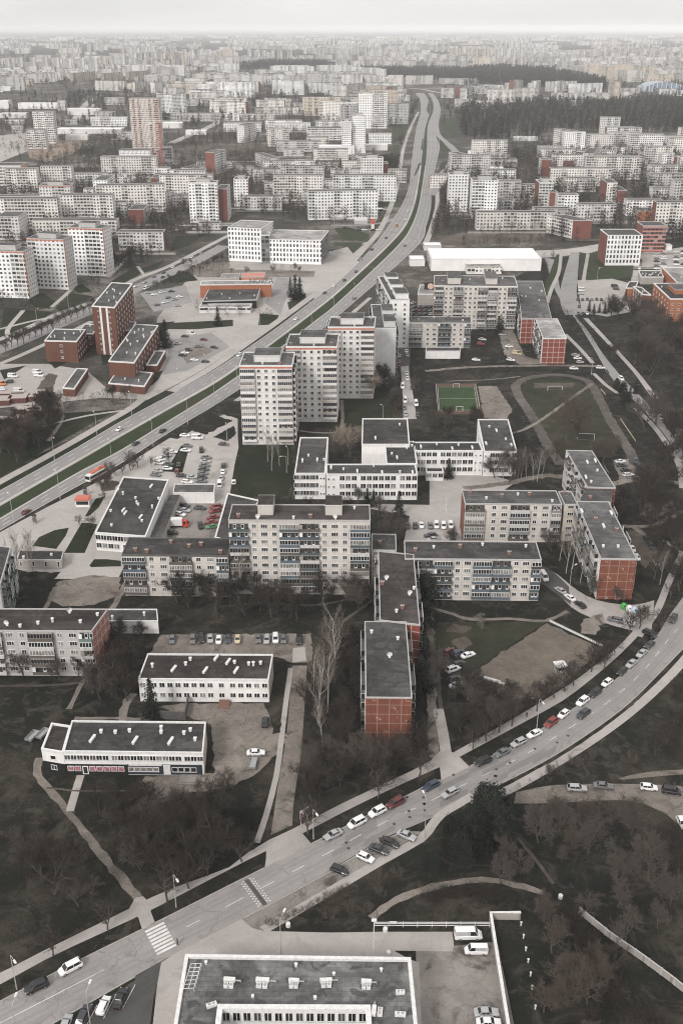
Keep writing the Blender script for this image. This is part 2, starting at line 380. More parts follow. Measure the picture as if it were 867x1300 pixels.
# ================================================================== SETTING: GROUND, ROADS, PATHS
b = MB(); S_ = 90000
b.quad((-S_, -400, 0), (S_, -400, 0), (S_, S_, 0), (-S_, S_, 0)); struct('ground', b.mesh('ground', [M_soil]))
sheet('city_ground', [(-260, 640), (0, 600), (215, 500), (300, 560), (300, 450), (560, 395), (700, 330), (867, 300), (1150, 290), (1000, 110), (867, 98), (0, 98), (-160, 110)], M_city, 1, False)
sheet('city_ground', [(-160, 110), (0, 98.5), (867, 98.5), (1000, 110), (870, 70), (0, 70)], M_city, 1.5, False)
# --- paved areas (level 2) -------------------------------------------------
sheet('plaza', [(-20, 462), (60, 462), (110, 470), (135, 492), (190, 488), (200, 404), (240, 352), (296, 330), (430, 318), (470, 340), (395, 392), (340, 418), (302, 447), (217, 500), (200, 508), (130, 505), (60, 512), (-20, 520)], M_plaza, 2)
sheet('plaza', [(-40, 700), (0, 676), (60, 644), (130, 609), (232, 546), (275, 530), (300, 520), (303, 568), (298, 590), (290, 640), (222, 690), (160, 716), (150, 735), (70, 735), (20, 722), (-40, 740)], M_plaza, 2)
sheet('courtyard', [(219, 640), (290, 640), (276, 690), (212, 690)], M_conc, 3)
sheet('courtyard', [(545, 603), (612, 600), (655, 612), (640, 622), (588, 625), (586, 690), (512, 690), (520, 655), (470, 646), (478, 640), (545, 641)], M_plaza, 2)
sheet('yard', [(200, 897), (240, 893), (335, 893), (350, 922), (364, 932), (360, 952), (345, 962), (322, 985), (282, 1000), (200, 1014), (182, 1000), (185, 985), (272, 982), (268, 920)], M_dirt, 2)
sheet('parking_yard', [(205, 806), (395, 804), (396, 838), (372, 842), (350, 834), (190, 832)], M_dirt, 2)
sheet('concrete_pad', [(372, 823), (387, 821), (389, 839), (371, 841)], M_plaza, 3)
sheet('service_yard', [(528, 1206), (622, 1196), (632, 1200), (660, 1340), (528, 1340)], M_conc, 2)
sheet('service_drive', [(205, 1222), (238, 1200), (305, 1166), (322, 1172), (334, 1182), (420, 1184), (480, 1183), (574, 1183), (576, 1200), (574, 1208), (500, 1207), (520, 1218), (532, 1222), (536, 1340), (190, 1340), (200, 1250)], M_pave, 2)
sheet('parking_bay', [(306, 1166), (340, 1148), (417, 1106), (440, 1093), (484, 1066), (520, 1055), (536, 1056), (480, 1092), (420, 1126), (345, 1172), (330, 1181), (320, 1178)], M_conc, 2.5)
ribbon('path', [(334, 1181), (420, 1131), (484, 1093), (534, 1065), (548, 1048), (560, 1034), (580, 1022), (600, 1010)], 2.2, M_pave, 3.5)
sheet('parking_lot', [(62, 1302), (172, 1240), (208, 1219), (196, 1262), (186, 1340), (0, 1340)], M_astd, 2)
sheet('grass_strip', [(60, 1304), (170, 1241), (173, 1244), (90, 1296), (80, 1310)], M_lawn, 3)
for P in ([(218, 432), (268, 422), (292, 440), (240, 470), (206, 476)], [(178, 372), (236, 362), (244, 384), (196, 396)], [(336, 384), (352, 352), (372, 354), (356, 400)]): sheet('parking_lot', P, M_asth, 2.6)
sheet('worn_earth', [(226, 446), (256, 436), (270, 446), (238, 462)], M_dirt, 3); sheet('worn_earth', [(240, 338), (292, 332), (292, 342), (400, 344), (398, 352), (250, 352)], M_dirt, 2.8); sheet('lawn', [(330, 398), (354, 400), (350, 412), (328, 413)], M_lawn, 3); sheet('lawn', [(365, 384), (388, 372), (390, 390), (368, 398)], M_lawn, 3)
# --- the curved road near the tower ----------------------------------------
UP = [(-160, 1345), (0, 1272), (100, 1220), (217, 1162), (300, 1120), (393, 1073), (434, 1052), (511, 1013), (558, 990), (594, 974), (650, 948), (688, 925), (729, 899), (762, 878), (790, 856), (815, 832), (833, 808), (848, 783), (867, 757), (890, 720)]
LO = [(-60, 1365), (62, 1302), (172, 1239), (237, 1203), (305, 1168), (340, 1148), (417, 1106), (484, 1066), (540, 1042), (574, 1025), (600, 1011), (650, 987), (704, 958), (760, 921), (800, 890), (840, 850), (867, 822), (900, 780)]
U1, L1 = band('road', UP, LO, M_ast, 3, step=4)
mid = [(u + l) / 2 for u, l in zip(U1, L1)]
Zm = 3 * .012 + .02
px_mid = [PX(p) for p in mid]
seg = lambda a, b: [p for p, q in zip(mid, px_mid) if a <= q[0] <= b]
WEAR = MB()
def wear(A, B_, ts, w, z, dst):
    global MARK
    k_ = MARK; MARK = dst
    for t in ts: dashes([a.lerp(q, t) for a, q in zip(A, B_)], 4.0, 0.0, w, z)
    MARK = k_
wear(U1, L1, (.2, .33, .64, .78), .75, 3 * .012 + .006, WEAR)
COVER = MB()
for k in range(26):
    i = rnd.randrange(20, len(U1) - 20); q = U1[i].lerp(L1[i], rnd.choice((.04, .3, .5, .7, .96))); r_ = .42
    COVER.ngon([(q.x + r_ * math.cos(a * .785), q.y + r_ * math.sin(a * .785), Zm + .004) for a in range(8)])
for k in range(16):
    i = rnd.randrange(20, len(U1) - 22); t = rnd.uniform(.1, .8); a_, c_, e_, f_ = U1[i].lerp(L1[i], t), U1[i + 2].lerp(L1[i + 2], t), U1[i + 2].lerp(L1[i + 2], t + .17), U1[i].lerp(L1[i], t + .17)
    COVER.quad(*[(q.x, q.y, 3 * .012 + .009 + k * .0005) for q in (f_, e_, c_, a_)], 1)
dashes(seg(-100, 158), 200, 0, .16, Zm); dashes(seg(162, 186), 2.4, 1.6, .16, Zm); dashes(seg(226, 282), 3, 1.7, .16, Zm); dashes(seg(284, 312), 60, 0, .16, Zm); dashes(seg(328, 900), 3.2, 4.6, .16, Zm)
# kerbs beside it
def kerb(px, w=.28, h=.13, off=0): 
    o = ribbon('kerb', px, w, M_kerb, 0, off, 4, False, h); return o
kerb([(0, 1272), (100, 1220), (181, 1180)]); kerb([(197, 1172), (217, 1162), (300, 1120), (336, 1102)]); kerb([(394, 1072), (434, 1052), (511, 1013), (557, 990)])
kerb([(596, 973), (650, 948), (688, 925), (729, 899), (762, 878), (790, 856), (815, 832), (829, 813)])
kerb([(600, 1012), (650, 988), (704, 959), (760, 922), (800, 891), (840, 851), (867, 823)]); kerb([(62, 1303), (172, 1240)]); kerb([(310, 1166), (340, 1150), (417, 1108), (484, 1068), (520, 1054)])
# grass strip and pavement on the outer bend
ribbon('grass_strip', [(640, 995), (704, 962), (760, 925), (800, 894), (840, 854), (867, 826), (895, 790)], 1.1, M_soil, 4)
ribbon('pavement', [(600, 1022), (652, 998), (714, 962), (770, 925), (812, 892), (850, 856), (880, 822)], 2.6, M_pave, 3, off=-.3)
# pavement on the inner side
band('pavement', [(-60, 1263), (0, 1236), (56, 1207), (170, 1151), (215, 1129), (294, 1100), (322, 1076), (377, 1050), (434, 1020), (528, 976), (546, 966)], [(-60, 1280), (0, 1251), (66, 1214), (175, 1164), (245, 1128), (338, 1080), (381, 1060), (434, 1032), (500, 1000), (558, 974)], M_pave, 3)
band('pavement', [(576, 955), (650, 913), (690, 889), (727, 866), (775, 829), (800, 805), (815, 785)], [(583, 961), (650, 925), (696, 900), (728, 880), (780, 837), (810, 807), (824, 790)], M_pave, 3)
sheet('driveway', [(338, 1080), (376, 1052), (384, 1058), (396, 1072), (336, 1103), (338, 1090)], M_pave, 4)
sheet('driveway', [(546, 966), (560, 952), (578, 956), (596, 974), (560, 990), (558, 974)], M_pave, 4)
sheet('crossing_apron', [(163, 1156), (172, 1140), (182, 1138), (190, 1146), (192, 1158), (197, 1171), (181, 1181), (176, 1165)], M_pave, 4)
# zebra crossing: bars along the road
za, zb = G(196, 1176), G(213, 1208); d = (G(245, 1150) - G(150, 1197)).normalized()
for k in range(8):
    c = za.lerp(zb, (k + .4) / 8); w = d * 2.1; n = Vector((-d.y, d.x, 0)) * .28
    MARK.quad(*[(p.x, p.y, Zm) for p in (c - w - n, c + w - n, c + w + n, c - w + n)])
# speed hump with checks
ha, hb = G(313, 1117), G(337, 1149); dn = (hb - ha).normalized(); dd = Vector((-dn.y, dn.x, 0))
hm = MB(); rings = []
for k in range(13):
    c = ha.lerp(hb, k / 12); rings.append([tuple(c + dd * x + Vector((0, 0, z))) for x, z in ((-.5, .03), (-.25, .1), (.25, .1), (.5, .03))])
hm.loft(rings); hump = put('speed_hump', hm.mesh('speed_hump', [M_astd]))
tag(hump, 'dark rubber speed hump between white checks across the curved road', 'speed hump', at=ha, fixed=True)
for s in (-1, 1):
    for r in range(2):
        for k in range(10):
            c = ha.lerp(hb, (k + .25 + .5 * r) / 10.3) + dd * s * (.85 + r * .5)
            MARK.quad(*[(p.x, p.y, Zm) for p in (c - dd * .17 - dn * .15, c + dd * .17 - dn * .15, c + dd * .17 + dn * .15, c - dd * .17 + dn * .15)])
# parking lines of the lower left lot
for a, c in (((172, 1250), (156, 1281)), ((148, 1262), (132, 1293)), ((124, 1276), (108, 1306)), ((100, 1290), (86, 1320))):
    dashes([G(*a), G(*c)], 50, 0, .13, 2 * .012 + .008)
# --- paths ------------------------------------------------------------------
ribbon('path', [(51, 962), (48, 982), (70, 1010), (110, 1060), (150, 1110), (182, 1148)], 1.9, M_dirt, 2)
ribbon('path', [(103, 984), (97, 1003), (89, 1030)], 1.9, M_pave, 2); ribbon('path', [(60, 1000), (100, 1004), (170, 1004)], .6, M_dirtd, 2, keep=False)
band('dirt_track', [(371, 845), (364, 932), (354, 990), (344, 1060)], [(390, 845), (382, 960), (374, 1005), (371, 1048)], M_dirt, 2)
ribbon('path', [(369, 848), (362, 900), (357, 940), (351, 985), (338, 1035), (326, 1070)], 1.4, M_pave, 2.6)
sheet('grass_island', [(342, 905), (356, 905), (356, 930), (346, 932)], M_soil, 3)
ribbon('path', [(544, 775), (547, 850), (549, 920), (550, 962)], 2.6, M_dirt, 2); ribbon('dirt_track', [(556, 900), (562, 930), (566, 956)], 2.8, M_pave, 2.4); ribbon('path', [(566, 960), (558, 880), (556, 830)], 1.2, M_dirtd, 2.2)
ribbon('path', [(543, 770), (575, 780), (597, 786), (650, 786), (692, 788), (720, 776)], 1.5, M_dirt, 2)
ribbon('path', [(180, 690), (172, 720), (150, 760), (138, 780)], 2.0, M_dirt, 2); ribbon('path', [(70, 745), (62, 765), (50, 782)], 1.4, M_dirt, 2)
sheet('worn_earth', [(60, 760), (75, 738), (120, 730), (154, 733), (150, 756), (120, 768), (80, 770)], M_dirt, 2)
ribbon('path', [(88, 900), (98, 880), (108, 862), (120, 858)], 1.4, M_dirt, 2); ribbon('path', [(0, 871), (60, 870), (110, 866)], 1.0, M_dirtd, 2); ribbon('path', [(95, 912), (150, 912), (190, 913)], 1.2, M_dirt, 2)
ribbon('path', [(156, 915), (160, 895), (170, 880)], 2.0, M_dirt, 2)
ribbon('path', [(280, 770), (330, 766), (400, 768), (470, 755)], 1.1, M_dirtd, 2); ribbon('path', [(434, 790), (455, 775), (475, 760)], 1.2, M_dirtd, 2)
band('street', [(686, 718), (706, 728), (725, 744), (745, 757), (770, 765), (806, 768), (830, 762)], [(684, 736), (706, 752), (726, 772), (745, 782), (770, 792), (800, 800), (826, 806)], M_pave, 2)
band('street', [(684, 716), (700, 724), (722, 745)], [(684, 738), (706, 754), (724, 768)], M_astd, 2.5)
sheet('earth_apron', [(740, 786), (764, 778), (768, 792), (756, 806), (736, 804)], M_dirt, 2.3); ribbon('pavement', [(810, 808), (826, 786), (836, 770), (850, 735), (867, 700)], 2.2, M_pave, 3)
sheet('field', [(604, 851), (694, 791), (764, 824), (722, 862), (690, 885), (640, 890)], M_field, 2)
sheet('lawn_patch', [(548, 790), (692, 790), (604, 848), (566, 830), (550, 808)], M_olive, 1.5, False)
sheet('dirt_patch', [(572, 814), (590, 808), (600, 818), (586, 828)], M_dirtd, 2, False); sheet('dirt_patch', [(576, 792), (600, 796), (588, 804), (566, 802)], M_dirtd, 2, False)
band('dirt_track', [(655, 1006), (690, 998), (720, 996), (790, 995), (867, 998), (960, 1006)], [(652, 1020), (700, 1020), (750, 1017), (800, 1016), (840, 1030), (867, 1052), (940, 1130)], M_dirt, 2)
band('dirt_track', [(784, 988), (820, 980), (867, 977), (930, 974)], [(790, 990), (830, 986), (867, 983), (930, 980)], M_dirt, 2)
ribbon('path', [(472, 1166), (486, 1153), (515, 1138), (550, 1126), (590, 1118), (622, 1117), (652, 1123), (690, 1133)], 1.7, M_dirt, 2); ribbon('path', [(655, 1062), (680, 1092), (702, 1122)], .8, M_dirtd, 2)
# right side, stadium and roads
ribbon('running_track', [(712, 590), (696, 567), (676, 530), (655, 496), (660, 484), (680, 478), (710, 476), (738, 481), (752, 491), (775, 535), (797, 570), (806, 590)], 4.6, M_track, 3)
sheet('football_field', [(662, 494), (670, 485), (705, 481), (735, 485), (745, 492), (788, 566), (775, 580), (705, 580), (692, 556)], M_olive, 2)
sheet('worn_goal_mouth', [(677, 486), (728, 486), (727, 492), (678, 493)], M_dirtd, 3); ribbon('path', [(640, 552), (668, 544), (700, 524), (730, 502), (752, 487)], 1.8, M_dirt, 4)
sheet('clay_border', [(553, 487), (604, 487), (612, 526), (556, 526)], M_clay, 2); sheet('pitch', [(555, 491), (602, 491), (607, 521), (557, 521)], M_turf, 3)
b = MB()
for a, c in (((555.5, 491.5), (601.5, 491.5)), ((556.2, 506), (604.5, 506)), ((557.5, 520.5), (606.4, 520.5)), ((555.5, 491.5), (557.5, 520.5)), ((601.5, 491.5), (606.4, 520.5))): dashes([G(*a), G(*c)], 90, 0, .14, 3 * .012 + .008)
sheet('worn_earth', [(606, 490), (630, 490), (650, 520), (640, 536), (614, 530)], M_dirt, 2); ribbon('path', [(567, 484), (620, 482), (660, 478)], 1.4, M_dirt, 2); ribbon('path', [(540, 471), (600, 466), (700, 464), (760, 465)], 3.0, M_dirt, 2)
sheet('worn_earth', [(632, 420), (650, 418), (666, 452), (700, 462), (660, 463), (640, 450)], M_dirt, 2.4)
band('road', [(704, 330), (712, 372), (722, 392), (746, 420), (764, 448), (790, 480), (830, 522), (880, 590)], [(690, 326), (706, 372), (730, 405), (752, 440), (776, 480), (812, 516), (846, 556), (868, 596)], M_asth, 2.2)
band('road', [(724, 320), (712, 362), (711, 384), (717, 400)], [(735, 320), (733, 350), (732, 376), (742, 400)], M_asth, 3)
band('pavement', [(746, 404), (800, 462), (822, 488), (846, 520), (880, 566)], [(740, 404), (796, 464), (816, 490), (840, 524), (874, 572)], M_pave, 3.5)
ribbon('path', [(717, 424), (735, 442), (752, 461)], 2.4, M_pave, 3); ribbon('path', [(806, 518), (830, 542), (850, 570), (862, 592), (866, 620)], 2.6, M_pave, 3); ribbon('path', [(753, 474), (770, 490), (785, 500)], 2.2, M_pave, 3)
ribbon('path', [(822, 682), (800, 668), (784, 668), (770, 672)], 1.8, M_dirt, 2); ribbon('path', [(868, 648), (840, 662), (822, 668), (790, 668)], 2.2, M_dirt, 2); ribbon('path', [(830, 676), (848, 690), (868, 704)], 1.6, M_pave, 2)
sheet('worn_earth', [(818, 640), (850, 634), (858, 646), (830, 658), (815, 654)], M_dirt, 2); sheet('parking_yard', [(795, 676), (812, 670), (836, 700), (820, 722), (806, 708)], M_dirtd, 2); ribbon('street', [(770, 616), (800, 610), (840, 612), (890, 616)], 4, M_dirt, 2)
sheet('parking_yard', [(778, 584), (800, 582), (812, 606), (786, 608)], M_dirt, 2); ribbon('street', [(588, 620), (640, 614), (690, 604), (716, 606)], 3.6, M_dirt, 2)
band('street', [(680, 318), (720, 316), (770, 308)], [(680, 328), (725, 324), (772, 318)], M_plaza, 2)
sheet('parking_lot', [(732, 356), (770, 352), (800, 360), (800, 396), (770, 402), (738, 396)], M_plaza, 2); sheet('parking_lot', [(805, 322), (880, 312), (890, 350), (840, 352), (800, 360)], M_plaza, 2)
for P in ([(706, 323), (712, 323), (705, 356), (698, 372), (688, 372)], [(735, 320), (745, 322), (738, 353), (734, 352)], [(747, 322), (766, 316), (764, 336), (752, 344), (744, 342)], [(742, 346), (770, 338), (804, 336), (802, 352), (744, 356)], [(686, 366), (697, 367), (690, 382)]): sheet('lawn', P, M_lawnb, 3)
ribbon('path', [(712, 322), (709, 345), (700, 366), (694, 385)], 2.6, M_pave, 3.4); ribbon('path', [(746, 322), (742, 345), (740, 358)], 2.6, M_pave, 3.4)
# street with parked cars behind the white towers
band('street', [(505, 440), (509, 470), (511, 500), (512, 532)], [(520, 440), (519, 470), (524, 500), (529, 532)], M_plaza, 2); sheet('parking_yard', [(503, 442), (521, 442), (520, 464), (505, 466)], M_astd, 3)
sheet('lawn', [(436, 506), (500, 506), (498, 530), (456, 540), (436, 536)], M_lawn, 2); sheet('lawn', [(376, 532), (426, 532), (426, 542), (376, 542)], M_lawn, 2, False); ribbon('path', [(376, 546), (400, 549), (432, 545), (434, 508)], 1.6, M_dirt, 2)
sheet('lawn', [(308, 568), (370, 566), (372, 600), (366, 630), (305, 632), (300, 610)], M_lawn, 3)
sheet('worn_earth', [(272, 530), (302, 526), (302, 560), (290, 568)], M_pave, 2.6); sheet('lawn', [(222, 540), (262, 524), (296, 534), (262, 552)], M_soil, 3); sheet('lawn', [(270, 555), (298, 540), (300, 550), (290, 560)], M_soil, 3); sheet('lawn', [(276, 524), (304, 508), (304, 532)], M_soil, 3)
# lawns left of the shopping hall
for P in ([(42, 693), (50, 682), (70, 673), (88, 670), (84, 680), (72, 697)], [(82, 702), (104, 664), (114, 664), (98, 702)], [(98, 702), (114, 664), (124, 666), (108, 702)], [(108, 656), (122, 633), (134, 630), (126, 644), (114, 655)], [(114, 718), (120, 710), (136, 710), (154, 712), (154, 719), (116, 720)], [(200, 598), (216, 590), (230, 566), (240, 570), (232, 600)]): sheet('lawn', P, M_lawn, 3)
sheet('lawn', [(22, 726), (78, 726), (66, 738), (20, 740)], M_soil, 3); sheet('lawn', [(18, 742), (62, 740), (48, 772), (8, 772)], M_soil, 3); sheet('worn_earth', [(126, 616), (142, 610), (152, 612), (146, 622), (130, 624)], M_dirtd, 3)
M_wear = ground_mat('asphalt_tyre_wear', [(.2, .191, .183), (.228, .217, .208), (.26, .247, .237)], (.02, .12, .9), .8); M_patch = ground_mat('asphalt_patch', [(.16, .153, .146), (.19, .181, .174), (.22, .21, .2)], (.02, .12, .9), .85)
# --- the highway ------------------------------------------------------------
c1u = [(-140, 700), (0, 623), (100, 567), (150, 537), (217, 501), (267, 473), (302, 450), (350, 417), (400, 379), (434, 353), (470, 317), (491, 290), (510, 260), (519, 236), (522, 210), (525, 185), (529, 160), (534, 142), (533, 128), (527, 118)]
c1l = [(-140, 722), (0, 641), (100, 584), (150, 555), (217, 517), (267, 489), (302, 466), (350, 432), (400, 394), (434, 366), (492, 312), (514, 286), (525, 260), (530, 236), (534, 210), (537, 185), (540, 160), (546, 140), (544, 128), (538, 118)]
c2u = [(-140, 742), (0, 659), (100, 600), (150, 574), (217, 533), (267, 502), (302, 478), (350, 446), (400, 408), (434, 380), (505, 312), (523, 286), (532, 260), (536, 236), (540, 210), (542, 185), (543, 160), (550, 140), (549, 128), (543, 118)]
c2l = [(-140, 760), (0, 674), (100, 617), (150, 591), (217, 548), (267, 518), (302, 496), (350, 463), (400, 424), (434, 397), (530, 312), (541, 286), (547, 260), (547, 236), (553, 210), (558, 185), (556, 160), (559, 140), (556, 128), (549, 118)]
A1, B1 = band('highway', c1u, c1l, M_asth, 4); A2, B2 = band('highway', c2u, c2l, M_asth, 4)
for A, B_ in ((A1, B1), (A2, B2)):
    for t in (1 / 3, 2 / 3): dashes([a.lerp(q, t) for a, q in zip(A, B_)], 4, 7, .22, 4 * .012 + .02)
    for t in (.03, .97): dashes([a.lerp(q, t) for a, q in zip(A, B_)], 6, 0, .2, 4 * .012 + .02)
median = band('median', c1l[:17], c2u[:17], M_lawnb, 3)
def inset(px, off, w, mat, lev, nm): ribbon(nm, px, w, mat, lev, off)
ribbon('verge', c1l[:15], 2.0, M_plaza, 5, keep=False); ribbon('verge', c2u[:15], .8, M_plaza, 5, keep=False)
ribbon('verge', c1u[:9], 6.0, M_lawn, 3.2, off=3.0); ribbon('pavement', [(-140, 690), (0, 612), (50, 585), (100, 557), (132, 538), (165, 519), (186, 502), (210, 478)], 4.2, M_pave, 3.6)
ribbon('pavement', [(217, 497), (267, 468), (302, 444), (350, 410), (396, 376), (434, 346), (462, 316), (482, 292), (496, 262), (504, 235), (508, 210), (513, 185), (522, 160), (531, 142)], 5, M_plaza, 3.6)
ribbon('pavement', [(540, 310), (549, 286), (555, 262), (556, 240), (563, 228), (580, 214)], 5, M_plaza, 3.6); ribbon('verge', [(533, 306), (545, 285), (551, 262), (552, 244)], 5, M_lawn, 3.4)
ribbon('verge', [(217, 556), (267, 526), (300, 503), (350, 470), (400, 432)], 7, M_soil, 3.4); ribbon('pavement', [(300, 509), (350, 477), (400, 438), (434, 409), (470, 378)], 3, M_plaza, 3.6)
ribbon('slip_road', [(547, 248), (558, 226), (570, 212), (580, 198), (572, 186), (556, 172), (552, 158)], 11, M_asth, 4.2); ribbon('slip_road', [(558, 222), (580, 212), (600, 200), (640, 196)], 9, M_asth, 4.3)
for P in ([(553, 172), (562, 180), (571, 192), (560, 193), (557, 182)], [(534, 190), (536, 176), (540, 176), (540, 192)], [(525, 224), (531, 208), (535, 206), (528, 222)], [(558, 150), (580, 150), (582, 176), (566, 168), (558, 160)], [(497, 158), (520, 158), (510, 178), (498, 182)], [(498, 184), (508, 184), (504, 208), (497, 206)], [(560, 206), (568, 204), (564, 214), (556, 218)], [(541, 140), (544, 128), (550, 130), (546, 148)]): sheet('lawn', P, M_lawnb, 5)
for P in ([(424, 290), (442, 288), (470, 298), (462, 306), (436, 304)], [(424, 308), (462, 308), (452, 314), (424, 312)], [(484, 276), (500, 266), (492, 278), (474, 292), (466, 290)], [(486, 240), (498, 240), (498, 258), (486, 262)], [(440, 312), (462, 310), (448, 322)], [(394, 404), (402, 398), (414, 388), (418, 392)]): sheet('lawn', P, M_lawnb, 3)
sheet('parking_lot', [(424, 318), (470, 306), (440, 338), (400, 350), (380, 346)], M_plaza, 2.4); ribbon('street', [(420, 286), (450, 286), (484, 283), (500, 278)], 7, M_asth, 3.2)
# left avenue and lawns around it
AV = [(-60, 446), (0, 430), (78, 398), (120, 384), (172, 358), (217, 340), (267, 316), (294, 300), (310, 284)]
ribbon('avenue', [(-60, 462), (0, 444), (95, 403), (145, 380), (195, 356), (240, 336), (285, 312)], 12, M_asth, 3.2); ribbon('pavement', [(-60, 446), (0, 431), (78, 397), (120, 382), (172, 355), (217, 337), (267, 311), (296, 296)], 5, M_plaza, 3.4)
ribbon('pavement', [(-60, 480), (0, 462), (60, 436), (117, 408)], 4, M_plaza, 3.3)
for P in ([(0, 428), (6, 390), (40, 394), (70, 396), (20, 422)], [(36, 380), (56, 372), (72, 384), (64, 392), (44, 390)], [(70, 392), (92, 372), (118, 376), (84, 396)], [(92, 366), (104, 360), (118, 370), (100, 372)], [(140, 358), (170, 340), (182, 346), (146, 366)], [(176, 342), (210, 330), (200, 340), (180, 348)], [(60, 456), (112, 434), (116, 446), (70, 468)], [(0, 470), (34, 464), (6, 482)], [(206, 352), (240, 344), (252, 356), (216, 360)], [(224, 300), (260, 298), (240, 312), (215, 320)], [(150, 462), (200, 410), (222, 408), (216, 416), (160, 470)], [(128, 440), (140, 430), (140, 462), (130, 464)], [(218, 410), (296, 406), (296, 414), (250, 418), (212, 418)], [(196, 474), (208, 470), (198, 488), (190, 490)], [(160, 476), (170, 472), (164, 482)]): sheet('lawn', P, M_lawn, 3)
ribbon('path', [(30, 394), (10, 420), (20, 434)], 3, M_plaza, 3.6); ribbon('path', [(66, 390), (84, 374), (96, 362)], 3, M_plaza, 3.6); ribbon('path', [(0, 418), (40, 408), (70, 402)], 3, M_plaza, 3.6); ribbon('path', [(138, 352), (150, 340), (170, 322), (212, 316)], 3, M_plaza, 3.6); ribbon('path', [(175, 338), (184, 350)], 2.4, M_plaza, 3.6)
sheet('lawn', [(0, 540), (20, 530), (90, 524), (152, 520), (120, 536), (60, 570), (0, 606)], M_lawn, 3.1); ribbon('path', [(14, 550), (60, 540), (110, 528), (165, 520)], 2, M_pave, 3.7); ribbon('path', [(62, 560), (72, 545), (80, 530), (76, 505)], 1.8, M_dirt, 3.6)
sheet('earth_plot', [(44, 497), (62, 474), (74, 476), (68, 494)], M_dirtd, 3)
for P in ([(196, 430), (204, 428), (200, 460), (190, 462)], [(160, 452), (168, 444), (186, 452), (176, 462)]): sheet('lawn', P, M_lawn, 3)
# far grounds
sheet('earthworks', [(30, 176), (80, 178), (112, 178), (92, 196), (60, 206), (38, 200)], M_excav, 3, False); sheet('earthworks', [(232, 196), (232, 186), (330, 184), (380, 186), (330, 192), (280, 202)], M_dirtd, 3, False); sheet('paved_yard', [(-60, 200), (0, 172), (36, 168), (40, 190), (0, 206)], M_plaza, 3, False)
ribbon('avenue', [(96, 152), (104, 140), (112, 130), (130, 121)], 16, M_plaza, 3.4); ribbon('avenue', [(110, 152), (114, 140), (120, 132)], 8, M_plaza, 3.4); ribbon('avenue', [(217, 182), (245, 170), (272, 158), (280, 150)], 14, M_plaza, 3.4); ribbon('street', [(0, 224), (80, 222), (160, 222), (220, 216)], 9, M_asth, 3)
ribbon('street', [(280, 206), (340, 204), (430, 200), (480, 196)], 9, M_asth, 3); sheet('lawn', [(420, 270), (484, 262), (480, 270), (424, 276)], M_lawn, 3)
ribbon('street', [(585, 296), (640, 296), (720, 296)], 4, M_dirt, 3); sheet('sports_ground', [(560, 300), (690, 296), (700, 306), (560, 312)], M_dirtd, 2)
ribbon('path', [(820, 246), (832, 242), (826, 258), (818, 262)], 3, M_dirt, 3); ribbon('path', [(832, 243), (867, 240)], 3, M_dirt, 3); ribbon('street', [(560, 118), (520, 112), (440, 112)], 12, M_plaza, 3)
wear(A1, B1, (.12, .22, .45, .55, .78, .88), .8, 4 * .012 + .009, WEAR); wear(A2, B2, (.12, .22, .45, .55, .78, .88), .8, 4 * .012 + .009, WEAR)
struct('road_wear', WEAR.mesh('road_wear', [M_wear])); struct('road_patches', COVER.mesh('road_patches', [plain('iron_cover', (.06, .055, .05), .8), M_patch]))
struct('road_markings', MARK.mesh('road_markings', [M_paint]))
# ================================================================== BUILDINGS
_PR = {}
def window_mesh(w, h, n, g):
    k = ('w', round(w, 1), round(h, 1), n, g)
    if k in _PR: return _PR[k]
    w, h = k[1], k[2]; b = MB(); t = .09
    b.quad((-w / 2, -.03, 0), (w / 2, -.03, 0), (w / 2, -.03, h), (-w / 2, -.03, h), 1)
    b.box(-w / 2, w / 2, -.1, 0, 0, t, 0, True); b.box(-w / 2, w / 2, -.1, 0, h - t, h, 0, True)
    b.box(-w / 2, -w / 2 + t, -.1, 0, t, h - t); b.box(w / 2 - t, w / 2, -.1, 0, t, h - t)
    for i in range(1, n):
        x = -w / 2 + w * i / n; b.box(x - .045, x + .045, -.09, 0, t, h - t)
    b.box(-w / 2 - .06, w / 2 + .06, -.16, 0, -.06, 0, 2, True)
    _PR[k] = b.mesh('window', [M_frame, GL[g], M_metal]); return _PR[k]
